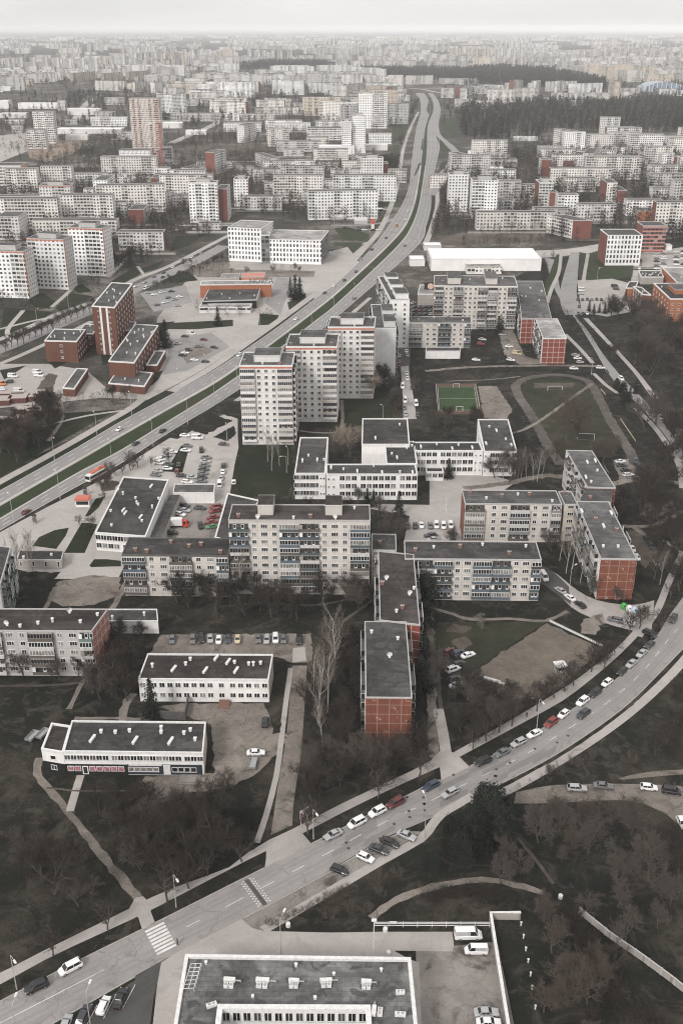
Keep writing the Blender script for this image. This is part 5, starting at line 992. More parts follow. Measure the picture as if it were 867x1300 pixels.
row([(47, 1253, O, 'black'), (90, 1229, P_, 'white')], (-50, 24), g1)
row([(84, 1301, H_, 'silver'), (107, 1289, E, 'dark'), (132, 1277, H_, 'white'), (153, 1268, S, 'black')], (10, -24), 'cars in the lower parking lot', .05)
row([(423, 1060, S, 'silver'), (453, 1045, P_, 'white'), (479, 1031, O, 'white'), (502, 1020, P_, 'maroon'), (547, 998, E, 'blue')], (-26, 13), g1)
row([(571, 1007, E, 'silver')], (-26, 14), 'cars driving on the curved road')
row([(431, 1105, H_, 'black'), (464, 1089, H_, 'white'), (481, 1079, S, 'dark'), (495, 1070, S, 'black'), (516, 1061, S, 'silver')], (20, 8), 'cars angled in the roadside bay', .06)
row([(613, 967, O, 'black'), (637, 956, S, 'grey'), (658, 943, E, 'silver'), (678, 932, S, 'white')], (-26, 12), g1)
row([(699, 918, O, 'red'), (715, 907, H_, 'white'), (739, 891, O, 'white'), (755, 880, O, 'black'), (770, 867, H_, 'white')], (-26, 19), g1)
row([(740, 907, O, 'dark')], (-26, 18), 'cars driving on the curved road')
row([(789, 853, H_, 'black'), (801, 843, S, 'silver'), (814, 830, S, 'silver'), (824, 819, S, 'dark')], (-20, 18), g1); row([(824, 805, O, 'black')], (20, 10), g1); row([(854, 786, O, 'dark')], (-10, 20), 'cars driving on the curved road')
row([(732, 1001, E, 'silver'), (765, 998, S, 'grey'), (823, 1000, H_, 'white'), (852, 1005, P_, 'black')], (30, 3), 'cars on the dirt track', .1); row([(865, 1045, H_, 'white')], (10, 20), 'cars on the dirt track')
car(604, 1207, math.pi, V, 'white', 'smaller white delivery van'); car(594, 1188, 0.02, V, 'white', 'large white panel van beside the white fence'); car(617, 1286, 0.03, S, 'silver', 'silver saloon by the low white wall'); car(620, 1299, 0.0, S, 'white', 'white saloon partly out of the frame by the low white wall')
THINGS[-3][0].scale = (1.05, 1.05, 1.05); THINGS[-4][0].scale = (.86, .88, .86)
car(337, 917, heading(337, 917, 340, 890), S, 'black', 'black saloon alone in the pale yard'); car(325, 956, 0.05, S, 'white', 'white saloon in the pale yard')
row([(219, 812, S, 'grey'), (245, 812, E, 'grey'), (256, 811, O, 'black'), (267, 811, S, 'silver'), (278, 813, H_, 'white'), (290, 811, S, 'blue'), (302, 812, H_, 'beige'), (328, 811, S, 'grey'), (339, 812, E, 'silver'), (350, 811, P_, 'white'), (360, 812, H_, 'grey'), (380, 813, O, 'black')], (-1, 20), 'cars lined up behind the brown roofed block', .07)
row([(570, 828, O, 'maroon'), (582, 830, O, 'blue'), (594, 832, S, 'white'), (582, 843, H_, 'dark'), (575, 850, O, 'white'), (577, 862, H_, 'black'), (580, 870, S, 'silver')], (20, -8), 'cars on the rough ground beside the gable block', .15)
row([(690, 733, V, 'white')], (10, 14), 'cars in the curved side street'); row([(711, 750, S, 'silver'), (723, 759, S, 'white'), (736, 768, S, 'black')], (-16, -11), 'cars in the curved side street'); row([(780, 787, E, 'grey'), (797, 791, S, 'white')], (-26, -6), 'cars in the curved side street')
row([(517, 668, H_, 'grey'), (527, 668, H_, 'dark'), (535, 667, S, 'white'), (546, 668, H_, 'grey'), (554, 667, P_, 'white'), (563, 668, P_, 'white'), (572, 667, P_, 'white')], (1, 20), 'cars parked in the school court', .06); row([(546, 680, E, 'dark'), (549, 685, S, 'silver')], (-20, 2), 'cars parked in the school court'); row([(574, 682, O, 'dark')], (3, 20), 'cars parked in the school court')
row([(787, 586, S, 'white'), (789, 591, S, 'dark'), (794, 597, S, 'black'), (797, 603, E, 'white')], (20, -1), 'cars behind the diagonal block', .1); row([(806, 586, O, 'blue')], (3, 20), 'cars behind the diagonal block'); row([(828, 613, S, 'silver'), (843, 615, O, 'black'), (852, 614, S, 'dark')], (20, 3), 'cars behind the diagonal block', .2)
row([(821, 686, O, 'black'), (826, 694, O, 'dark')], (8, 12), 'cars beside the diagonal block'); row([(796, 685, H_, 'white'), (802, 697, S, 'white'), (808, 708, H_, 'white'), (833, 715, S, 'silver')], (8, 14), 'cars beside the diagonal block')
row([(762, 467, E, 'white'), (728, 468, S, 'white')], (20, 1), 'cars near the stadium'); row([(788, 481, P_, 'white'), (769, 472, S, 'dark'), (808, 488, S, 'black')], (12, 10), 'cars near the stadium'); row([(730, 451, S, 'silver'), (733, 455, S, 'white'), (736, 460, H_, 'silver')], (20, 1), 'cars near the stadium', .1)
row([(831, 522, S, 'silver'), (838, 530, P_, 'white'), (852, 543, H_, 'dark'), (860, 555, S, 'white'), (866, 566, H_, 'grey')], (8, 12), 'cars along the tree lined road')
row([(610, 425, S, 'dark'), (612, 431, S, 'white'), (610, 437, O, 'red'), (637, 425, S, 'silver'), (642, 432, S, 'grey'), (646, 440, S, 'white'), (648, 457, E, 'white'), (656, 449, V, 'beige'), (604, 457, S, 'white')], (20, 2), 'cars between the five storey blocks', .2)
# highway traffic
gh = 'cars driving on the highway'
row([(110, 663 - 45, S, 'white')], (20, -11), gh) if False else None
row([(152, 545, S, 'white'), (304, 451, O, 'white'), (376, 405, S, 'white'), (412, 372, S, 'dark'), (424, 363, S, 'white'), (437, 356, S, 'dark'), (452, 345, S, 'dark'), (458, 329, S, 'silver'), (472, 317, S, 'black'), (490, 302, S, 'dark'), (503, 287, V, 'orange'), (515, 279, S, 'white'), (518, 268, S, 'white'), (521, 256, S, 'silver'), (524, 244, S, 'white')], (-20, 13), gh)
row([(34, 650, S, 'maroon'), (173, 563, S, 'dark'), (207, 547, S, 'black'), (450, 379, S, 'grey'), (514, 312, S, 'black'), (540, 246, S, 'silver'), (546, 232, S, 'red'), (549, 206, S, 'white'), (530, 180, S, 'white'), (534, 168, S, 'white')], (20, -13), gh)
# cars behind and around the towers
row([(235, 553, S, 'white'), (284, 564, S, 'dark')], (20, 1), 'cars by the nearest tower', .08); car(251, 556, 0.0, V, 'white', 'white van by the slip street')
row([(256, 572, O, 'black')], (2, 20), 'cars by the nearest tower'); row([(262, 581, S, 'grey'), (261, 586, S, 'silver'), (260, 591, S, 'grey'), (259, 596, S, 'dark'), (258, 601, S, 'grey'), (257, 606, H_, 'dark'), (256, 611, S, 'grey')], (20, 1), 'cars in the column beside the shrubs', .08)
row([(284, 591, E, 'dark'), (283, 599, S, 'white'), (281, 607, S, 'silver'), (279, 615, V, 'white'), (297, 612, H_, 'white')], (2, -20), 'cars along the street by the nearest tower')
row([(205, 583, S, 'white'), (203, 588, E, 'white'), (200, 598, S, 'silver'), (198, 603, S, 'grey')], (20, 2), 'cars in front of the shopping hall'); row([(225, 598, H_, 'red'), (227, 590, S, 'dark')], (3, -20), 'cars in front of the shopping hall')
row([(229, 653, E, 'white'), (235, 648, S, 'silver'), (254, 645, S, 'dark'), (234, 642, S, 'black'), (222, 644, S, 'grey')], (20, 3), 'cars in the truck yard', .2); row([(255, 668, O, 'black')], (2, 20), 'cars in the truck yard'); row([(274, 644, O, 'red'), (273, 649, O, 'red'), (270, 657, S, 'red'), (268, 663, S, 'red'), (269, 669, S, 'green')], (-20, 3), 'cars in the truck yard', .12); row([(218, 677, O, 'black')], (20, 0), 'cars in the truck yard')
row([(507, 452, S, 'silver'), (507, 460, S, 'red'), (516, 446, S, 'white'), (517, 451, S, 'silver'), (516, 474, S, 'white'), (517, 481, E, 'white'), (511, 491, V, 'white'), (523, 492, S, 'dark'), (514, 509, V, 'white'), (528, 513, V, 'white'), (515, 526, S, 'silver'), (530, 527, S, 'dark'), (513, 518, S, 'grey')], (1, 20), 'cars in the street behind the towers', .06)
row([(486, 486, S, 'silver')], (20, 1), 'cars in the street behind the towers')
row([(525 + 7 * (i % 4) + rnd.uniform(-1, 1), 385 + 4.6 * (i // 4), S, rnd.choice(('dark', 'silver', 'white', 'grey', 'black', 'red' if i == 9 else 'grey'))) for i in range(17)], (20, -8), 'cars in the car park between the blocks', .3)
# left yards
row([(17, 478, V, 'white'), (48, 473, V, 'white'), (50, 477, V, 'white'), (2, 488, V, 'orange'), (25, 497, V, 'white')], (20, 1), 'vans in the yard beside the brick block', .1); row([(12, 485, O, 'dark'), (2, 494, E, 'white')], (-20, 0), 'vans in the yard beside the brick block')
row([(235, 448, S, 'white'), (240, 444, H_, 'dark'), (232, 451, S, 'black'), (261, 459, S, 'black'), (247, 457, S, 'white'), (252, 440, S, 'grey'), (272, 441, S, 'dark'), (259, 431, S, 'maroon'), (243, 424, V, 'white'), (235, 427, S, 'dark'), (226, 436, S, 'silver')], (20, 1), 'cars on the pale plaza', .3)
row([(188, 372, S, 'silver'), (196, 374, S, 'white'), (206, 371, S, 'white'), (214, 378, S, 'grey'), (222, 380, S, 'silver'), (228, 377, S, 'white'), (210, 384, S, 'white'), (200, 387, S, 'grey'), (226, 388, S, 'silver'), (218, 370, S, 'dark')], (20, -2), 'cars beside the market', .5)
row([(160 + 12 * i, 371 - 6.2 * i - (i % 2), S, ('dark', 'white', 'silver', 'grey', 'black', 'white')[i % 6]) for i in range(10)], (20, -10), 'cars along the avenue'); row([(228, 345, S, 'dark'), (207, 352, S, 'black'), (186, 366, V, 'white')], (20, -10), 'cars along the avenue')
row([(226 + 7 * i, 292 - (i % 2), S, ('white', 'silver', 'dark', 'white', 'grey')[i % 5]) for i in range(6)], (20, -1), 'cars near the red gabled towers', .2)
# east car parks
row([(733 + 6 * i, 380 + (i % 2) * .6, S, ('black', 'dark', 'black', 'grey', 'black')[i % 5]) for i in range(6)] + [(734 + 5.5 * i, 398, S, ('dark', 'black', 'white', 'grey')[i % 4]) for i in range(4)] + [(735, 389, S, 'dark')], (3, 20), 'cars in the small east car park'); row([(738, 365, S, 'white'), (738, 369, S, 'white'), (737, 373, S, 'silver')], (20, 0), 'cars in the small east car park'); row([(780, 364, V, 'dark'), (782, 367, O, 'dark')], (20, 2), 'cars in the small east car park')
row([(833, 322 + 3.2 * i, S, ('silver', 'white', 'grey', 'dark', 'silver', 'grey', 'white')[i]) for i in range(7)] + [(842, 319 + 3.2 * i, S, ('white', 'grey', 'white', 'white', 'silver', 'grey', 'white')[i]) for i in range(7)] + [(858, 320 + 3.2 * i, S, ('white', 'silver', 'grey', 'white', 'dark', 'white')[i]) for i in range(6)] + [(867, 319 + 3.3 * i, S, ('dark', 'white', 'grey', 'white', 'silver', 'dark')[i]) for i in range(6)], (20, 1), 'cars in the large east car park', .08)
row([(813, 331, O, 'black'), (813, 336, S, 'grey'), (811, 341, S, 'white')], (3, 20), 'cars in the large east car park')
row([(456 + 6 * i, 292, S, ('dark', 'white', 'silver', 'black', 'white')[i % 5]) for i in range(5)], (20, 0), 'cars beside the red roadside sign', .2); row([(443, 290, S, 'dark'), (438, 289, S, 'black')], (20, 0), 'cars beside the red roadside sign')
# bus
bt = thing('bus', G(124, 606) + Vector((0, 0, .09)), heading(124, 606, 108, 615), 'red and white trolleybus pulling along the near carriageway', 'bus', None, True)
bm = MB(); bm.loft([[(x, -1.25 * k, .35), (x, -1.27 * k, 1.3), (x, -1.25 * k, 2.7), (x, -1.0 * k, 3.05), (x, 1.0 * k, 3.05), (x, 1.25 * k, 2.7), (x, 1.27 * k, 1.3), (x, 1.25 * k, .35)] for x, k in ((-6, .95), (-5.8, 1), (5.8, 1), (6, .93))]); put('body', bm.mesh('body', [P_white]), bt)
bm = MB(); bm.box(-5.4, 3.9, -.95, .95, 3.06, 3.35); bm.box(-3.5, -1.5, -.7, .7, 3.35, 3.6); put('roof_panel', bm.mesh('roof_panel', [plain('bus_roof_red', (.5, .11, .06), .5)]), bt)
bm = MB(); bm.box(-5.6, 5.6, -1.285, 1.285, 1.35, 2.45); bm.box(5.6, 6.03, -1.1, 1.1, 1.2, 2.6); put('windows', bm.mesh('windows', [M_cglass]), bt)
bm = MB(); bm.box(-5.9, 5.7, -1.288, 1.288, .5, .95); put('skirt', bm.mesh('skirt', [M_redp]), bt)
for x in (3.6, -3.2):
    for s in (-1.15, 1.15): o = put('wheel', WHEEL, bt, (x, s, .46)); o.scale = (1.45,) * 3
bm = MB()
for s in (-.3, .3): bm.tube((-1.5, s, 3.6), (-7, s * 1.5, 5.2), .04, .03, 5)
put('trolley_pole', bm.mesh('trolley_pole', [M_blackm]), bt)
# truck
tt = thing('truck', G(226, 669) + Vector((0, 0, .05)), .02, 'red lorry with a white box body in the yard', 'lorry', None, True)
bm = MB(); bm.box(-4, 1.8, -1.2, 1.2, 1.0, 3.5); put('box_body', bm.mesh('box_body', [P_white]), tt)
bm = MB(); bm.loft([[(2.0, -1.15, .5), (2.0, 1.15, .5), (2.0, 1.15, 2.8), (2.0, -1.15, 2.8)], [(3.6, -1.15, .5), (3.6, 1.15, .5), (3.35, 1.05, 2.7), (3.35, -1.05, 2.7)], [(4.1, -1.1, .5), (4.1, 1.1, .5), (4.0, 1.05, 1.5), (4.0, -1.05, 1.5)]]); put('cab', bm.mesh('cab', [M_redp]), tt)
bm = MB(); bm.box(2.3, 3.1, -1.17, 1.17, 1.7, 2.5); bm.quad((4.06, -1, 1.5), (4.06, 1, 1.5), (3.42, .95, 2.5), (3.42, -.95, 2.5)); put('windows', bm.mesh('windows', [M_cglass]), tt)
bm = MB(); bm.box(-4, 2.0, -1.0, 1.0, .6, 1.0); put('chassis', bm.mesh('chassis', [M_blackm]), tt)
for x in (2.9, -2.6):
    for s in (-1.0, 1.0): o = put('wheel', WHEEL, tt, (x, s, .45)); o.scale = (1.4,) * 3
# trailers and a pickup load
def trailer(px, py, rz, look):
    t = thing('trailer', G(px, py), rz, look, 'trailer', None, True); b = MB(); b.box(-2.0, 2.0, -.95, .95, .5, .62)
    for (x0, x1, y0, y1) in ((-2, 2, -.95, -.88), (-2, 2, .88, .95), (-2, -1.93, -.88, .88), (1.93, 2, -.88, .88)): b.box(x0, x1, y0, y1, .62, 1.15)
    put('tub', b.mesh('tub', [M_metal]), t); b = MB(); b.tube((2, 0, .55), (3.4, 0, .5), .06, .06, 6); put('drawbar', b.mesh('drawbar', [M_blackm]), t)
    for s in (-.95, .95): put('wheel', WHEEL, t, (0, s, .32))
trailer(42, 937, 1.25, 'dark open trailer on the grass left of the annex'); trailer(55, 934, 1.2, 'dark open trailer hard against the annex wall'); trailer(321, 972, 1.5, 'grey open trailer behind the white saloon in the yard')
row([(212, 578, S, 'silver'), (219, 574, S, 'white'), (214, 590, S, 'dark'), (213, 595, H_, 'white'), (238, 566, S, 'grey'), (236, 572, S, 'white'), (231, 604, S, 'black'), (244, 606, S, 'silver'), (238, 612, E, 'white')], (20, 1), 'cars in front of the shopping hall', .1)
# ================================================================== STREET FURNITURE
def post(base, h, arms, rz, look, group=None, fixed=False):
    t = thing('street_lamp', base, rz, look, 'street lamp', group, fixed); k = ('post', h, arms)
    if k not in _PR:
        b = MB(); b.tube((0, 0, 0), (0, 0, 1.2), .14, .13, 7); b.tube((0, 0, 1.2), (0, 0, h), .1, .06, 7)
        c = MB(); l = MB()
        for s in ((1,) if arms == 1 else (1, -1)):
            c.tube((0, 0, h), (s * .8, 0, h + .35), .06, .05, 6); c.tube((s * .8, 0, h + .35), (s * 2.0, 0, h + .4), .05, .045, 6)
            x0, x1 = sorted((s * 1.8, s * 2.75)); l.box(x0, x1, -.2, .2, h + .32, h + .5, 0, True)
        _PR[k] = (b.mesh('pole', [M_steel]), c.mesh('arm', [M_steel]), l.mesh('lamp_head', [P_white]))
    for n, m in zip(('pole', 'arm', 'lamp_head'), _PR[k]): put(n, m, t)
for x, y, dx, dy, h in ((22, 1256, 8, 14, 9), (224, 1152, 8, 14, 9), (398, 1065, 8, 14, 8.5), (357, 1211, 6, -12, 9), (539, 1064, -6, -13, 11), (681, 924, 8, 12, 9), (722, 752, 10, -6, 9), (24, 1323, 4, -10, 9), (116, 1306, 4, -10, 9)):
    post(G(x, y), h, 1, heading(x, y, x + dx, y + dy), 'grey curved arm street lamp', 'street lamps along the near streets')
for x, y in ((18, 664), (77, 634), (143, 592), (195, 566), (239, 539), (273, 514), (302, 494), (70, 586), (124, 555), (168, 528), (228, 497), (262, 478), (297, 452), (331, 428), (356, 410), (392, 384), (425, 360), (367, 447), (396, 424), (424, 402), (450, 382), (474, 362), (496, 342), (514, 326), (532, 306), (540, 290), (470, 312), (488, 290)):
    q = heading(x, y, x + 8, y + 6) if (x, y) in ((70, 586),) else heading(x, y, x - 8, y - 10) 
    post(G(x, y), 11, 1, q, 'tall lamp post beside the highway', 'lamp posts along the highway')
for x, y, h in ((205, 392, 9), (172, 384, 9), (250, 352, 9), (88, 394, 9), (48, 412, 9), (602, 608, 8), (364, 600, 7), (366, 590, 7), (289, 568, 10), (486, 540, 9), (750, 476, 9), (757, 360, 10)): post(G(x, y), h, 1, rnd.uniform(0, 6), 'plain grey lamp post', 'lamp posts between the blocks')
# tall white flood pole and fence in front of the office block
def pole(px, py, h, name, look, cat, mat=P_white, r=.13, head=True):
    t = thing(name, G(px, py), 0, look, cat, None, True); b = MB(); b.tube((0, 0, 0), (0, 0, h), r, r * .6, 8); put('pole', b.mesh('pole', [mat]), t)
    if head: b = MB(); b.box(-.5, .5, -.25, .25, h, h + .35, 0, True); put('lamp_head', b.mesh('lamp_head', [P_white]), t)
pole(474, 1214, 9.5, 'flood_light', 'tall white floodlight pole at the left end of the white fence', 'floodlight')
pole(566, 650, 6, 'flag_pole', 'bare white flag pole in the pale school court', 'flag pole', head=False)
def fence(A, B_, h, n, mat, look, rails=(.5, 1.1), th=.07, name='rail_fence', pr=.07):
    t = thing(name, A, 0, look, 'fence', None, True); d = B_ - A
    for k in range(n + 1):
        p = d * (k / n); b = MB(); b.tube((0, 0, 0), (0, 0, h), pr, pr, 6, 0, True); put('post', b.mesh('post', [mat]), t, (p.x, p.y, 0))
    for z in rails: b = MB(); b.tube((0, 0, z), (d.x, d.y, z), th, th, 6); put('rail', b.mesh('rail', [mat]), t)
fence(G(475, 1177), G(621, 1177), 1.5, 8, P_white, 'white double rail fence above the service drive', (.45, .95, 1.35))
sg = MB(); sg.box(-.7, .7, -.05, .05, 1.0, 1.7, 0, True); p = G(499, 1177); sgo = put('notice_board', sg.mesh('notice_board', [P_white]), None, (p.x, p.y - .1, 0)); tag(sgo, 'white board hung on the white rail fence', 'board', at=p, fixed=True)
def wall(pts, h, th, mat, name, look, cat='wall', piers=0):
    Pw = [G(*p) for p in pts]; t = thing(name, Pw[0], 0, look, cat, None, True); Nn = normals(Pw); b = MB()
    b.loft([[tuple(p - Pw[0] + n * th / 2), tuple(p - Pw[0] + n * th / 2 + Vector((0, 0, h))), tuple(p - Pw[0] - n * th / 2 + Vector((0, 0, h))), tuple(p - Pw[0] - n * th / 2)] for p, n in zip(Pw, Nn)]); put('panel', b.mesh('panel', [mat]), t)
    b = MB(); b.loft([[tuple(p - Pw[0] + n * (th / 2 + .06) + Vector((0, 0, h + .003))), tuple(p - Pw[0] + n * (th / 2 + .06) + Vector((0, 0, h + .1))), tuple(p - Pw[0] - n * (th / 2 + .06) + Vector((0, 0, h + .1))), tuple(p - Pw[0] - n * (th / 2 + .06) + Vector((0, 0, h + .003)))] for p, n in zip(Pw, Nn)]); put('coping', b.mesh('coping', [P_white if cat == 'wall' else P_grey]), t)
    if piers:
        L = sum((Pw[i + 1] - Pw[i]).length for i in range(len(Pw) - 1)); n_ = int(L / piers)
        for k in range(n_ + 1):
            u = k / n_ * (len(Pw) - 1); i = min(int(u), len(Pw) - 2); p = Pw[i].lerp(Pw[i + 1], u - i) - Pw[0]
            b = MB(); b.box(-.16, .16, -.16, .16, 0, h + .2); put('post', b.mesh('post', [P_grey]), t, p, math.atan2((Pw[i + 1] - Pw[i]).y, (Pw[i + 1] - Pw[i]).x))
wall([(660, 1167), (622, 1167), (630, 1220), (641, 1290), (650, 1345)], 1.9, .5, W_conc, 'yard_wall', 'low white topped wall bounding the concrete yard')
wall([(735, 1160), (772, 1190), (815, 1220), (850, 1246), (900, 1286)], 1.6, .18, W_conc, 'panel_fence', 'pale concrete panel fence crossing the bushes', 'fence', 3.2)
wall([(697, 789), (730, 805), (764, 821)], .65, .08, P_white, 'board_fence', 'low white fence along the dry field', 'fence')
for k, (x, y) in enumerate(((661, 1175), (664, 1191), (667, 1207), (670, 1222), (673, 1239), (675, 1256), (679, 1281))):
    b = MB(); b.tube((0, 0, 0), (0, 0, .9), .16, .14, 8, 0, True); b.box(-.2, .2, -.2, .2, .9, .98); o = put('marker_post', b.mesh('marker_post', [P_white]), None, G(x, y)); tag(o, 'short white marker post in the fenced scrub', 'post', 'white marker posts', G(x, y))
def bollard(px, py, look):
    b = MB(); b.loft([[(r * math.cos(a * .785), r * math.sin(a * .785), z) for a in range(8)] for r, z in ((.5, 0), (.5, .8), (.45, .9), (.15, .93))]); o = put('concrete_drum', b.mesh('concrete_drum', [P_white]), None, G(px, py)); tag(o, look, 'drum', at=G(px, py), fixed=True)
bollard(366, 1176, 'white drum beside the tall lamp at the dark hedge'); bollard(493, 1212, 'white drum at the corner of the office roof'); bollard(489, 1182, 'white drum under the rail fence'); bollard(711, 1140, 'white drum at the end of the concrete fence')
# bins
for x, y, m, l in ((791, 772, M_greenp, 'green bell shaped recycling container'), (798, 775, P_white, 'white bell shaped recycling container'), (805, 777, M_bluep, 'pale blue bell shaped recycling container')):
    t = thing('recycling_bin', G(x, y), 0, l + ' by the red gable', 'recycling bin', 'recycling containers', True); b = MB()
    b.loft([[(r * math.cos(a * math.pi / 6), r * math.sin(a * math.pi / 6), z) for a in range(12)] for r, z in ((.95, 0), (1.05, .5), (1.0, 1.1), (.75, 1.6), (.35, 1.9), (.1, 1.95))]); put('body', b.mesh('body', [m]), t)
    b = MB(); b.box(-.3, .3, -1.04, -.8, 1.05, 1.3, 0, True); put('slot', b.mesh('slot', [M_blackm]), t)
# goals
def goal(px, py, w, rz, look, h=2.4):
    t = thing('football_goal', G(px, py), rz, look, 'goal', None, True); b = MB()
    for s in (-1, 1): b.tube((s * w / 2, 0, 0), (s * w / 2, 0, h), .09, .09, 6); b.tube((s * w / 2, 0, h), (s * w / 2, 1.4, 0), .04, .04, 5)
    b.tube((-w / 2, 0, h), (w / 2, 0, h), .09, .09, 6); b.tube((-w / 2, 1.4, 0), (w / 2, 1.4, 0), .04, .04, 5); put('frame', b.mesh('frame', [P_white]), t)
goal(704, 496, 7.3, 0, 'white football goal at the far end of the grass field'); goal(743, 557, 7.3, math.pi * .96, 'white football goal near the bare tree on the grass field'); goal(579, 492, 3, 0, 'small goal at the far side of the mini pitch', 2); goal(583, 521, 3, math.pi, 'small goal at the near side of the mini pitch', 2)
# mini pitch boards
def board(pts, look):
    wall(pts, 1.1, .1, M_wood, 'pitch_board', look, 'boards')
board([(603, 490), (606, 505), (609, 523)], 'side boards along the right of the mini pitch'); board([(553, 490), (556, 524)], 'side boards along the left of the mini pitch')
# kiosks, poster drums, cabin, beams, signs
def kiosk(px, py, w, d, h, wm, rm, look, rz=0, name='kiosk', cat='kiosk'):
    t = thing(name, G(px, py), rz, look, cat, None, True); b = MB(); b.box(-w / 2, w / 2, -d / 2, d / 2, 0, h); put('wall', b.mesh('wall', [wm]), t)
    b = MB(); b.box(-w / 2 - .3, w / 2 + .3, -d / 2 - .4, d / 2 + .3, h, h + .35, 0, True); b.box(-w / 2 + .3, w / 2 - .3, -d / 2 + .3, d / 2 - .3, h + .35, h + .6); put('roof', b.mesh('roof', [rm]), t)
    b = MB(); b.box(-w / 2 + .3, w / 2 - .3, -d / 2 - .06, -d / 2, 1.0, h - .4); put('window', b.mesh('window', [GL[0]]), t)
kiosk(107, 641, 5.2, 4, 2.8, W_white, plain('kiosk_roof_red', (.5, .15, .1), .6), 'white kiosk with red roof beside the bus stop'); kiosk(710, 852, 2.6, 2.4, 2.2, W_conc, P_white, 'small white cabin standing on the dry field', .2, 'cabin', 'cabin'); kiosk(76, 1000, 0, 0, 0, W_white, P_white, '') if False else None
kiosk(475, 269, 18, 6, 3, W_conc, R_white, 'pale roadside pavilion by the highway kerb'); kiosk(412, 270, 8, 5, 7, W_conc, R_white, 'white box stall behind the office building') if False else None
def drum(px, py, look):
    t = thing('poster_column', G(px, py), 0, look, 'poster column', None, True); b = MB(); b.tube((0, 0, 0), (0, 0, 3.1), .75, .75, 12, 0, True); put('body', b.mesh('body', [M_wood]), t); b = MB(); b.tube((0, 0, 3.1), (0, 0, 3.6), .95, .3, 12, 0, True); put('cap', b.mesh('cap', [M_blackm]), t)
    b = MB(); b.box(-.5, .5, -.8, -.76, .9, 2.6); put('poster', b.mesh('poster', [P_dark]), t)
drum(45, 664, 'dark poster column alone on the pale plaza'); drum(109, 629, 'dark poster column behind the red roofed kiosk')
for k, (x, y) in enumerate(((621, 862), (626, 865))):
    b = MB(); b.box(-3.2, 3.2, -.18, .18, 0, .45); o = put('concrete_beam', b.mesh('concrete_beam', [P_white]), None, G(x, y), -.5); tag(o, ('upper' if k == 0 else 'lower') + ' of two pale concrete beams lying beside the dry field', 'beam', at=G(x, y), fixed=True)
def sign(px, py, w, h, z, mats, look, rz=0, name='billboard', tilt=0):
    t = thing(name, G(px, py), rz, look, 'sign', None, True); b = MB()
    for s in (-.35, .35): b.tube((s * w, 0, 0), (s * w, 0, z + h), .1, .1, 6)
    put('post', b.mesh('post', [M_steel]), t); b = MB(); b.box(-w / 2, w / 2, -.18, -.02, z, z + h, 0, True); b.box(-w / 2 + .1, w / 2 - .1, -.2, -.181, z + .1, z + h * .5, 1); put('board', b.mesh('board', mats), t)
sign(386, 1047, 2.6, 2.0, 2.6, [P_white, plain('billboard_red', (.4, .2, .18))], 'small white and red billboard at the end of the dirt track', .75); sign(473, 292, 3, 9, .5, [plain('sign_red', (.5, .08, .06)), P_white], 'red and white price pylon beside the highway', 0, 'price_sign'); sign(458, 290, 12, 6, 4, [P_white, P_grey], 'wide pale billboard by the roadside car park', .05); sign(431, 284, 14, 4, 4, [P_white, P_grey], 'long pale sign over the forecourt', .0)
sign(545, 372, 7, 6, 11, [M_blackm, plain('sign_disc', (.6, .42, .34))], 'dark sign with a pale round emblem beside the long block', 0) if False else None
# a shop behind the long block
building('corner_shop', 'flat shop with a dark front and round pale emblem beside the long block', 'shop', rect((530, 374), (551, 374), 7, BLp=(533, 362)), 7, [W_conc], R_pale, P_white, (), fixed=True, vents=0)
b = MB(); b.tube((0, 0, 0), (0, -.15, 0), 2.0, 2.0, 20, 1, True); b.box(-4.2, 4.2, .0, .1, -2.6, 2.6, 0); p = G(546, 369, 6.0); par_ = THINGS[-1][0]; o = put('emblem', b.mesh('emblem', [M_blackm, plain('sign_disc', (.6, .42, .34))]), par_); o.location = Vector((p.x, p.y - 1, 9.2)) - par_.location
# sheds at the left
for x0, x1, yt, yb, dp in ((13, 32, 530, 537, 5), (33, 52, 521, 527, 5), (17, 50, 519, 524, 5), (38, 58, 514, 519, 6), (-8, 12, 508, 522, 8), (10, 33, 505, 514, 9), (42, 64, 499, 509, 7), (-10, 8, 533, 545, 6), (0, 30, 499, 504, 4), (36, 46, 503, 508, 3)):
    A = G(x0, yb); Bq = G(x1, yb); h = 2.6; P = rect((x0, yt + 1), (x1, yt + .5), h, dp)
    building('shed', 'low shed with pale rusty sheet roof', 'shed', P, h, [plain('shed_wall_red', (.12, .05, .045), .9)], M_sheet, None, ())
THINGS_SHEDS = True
# play frames beside the stadium
for a, c, l in (((787, 533), (806, 561), 'long pale wooden bench rail beside the running track'), ((762, 495), (768, 502), 'short pale wooden rail near the track bend')): fence(G(*a), G(*c), .8, 6, plain('pale_wood', (.42, .36, .27)), l, (.75, .4), .09, 'rail_bench')
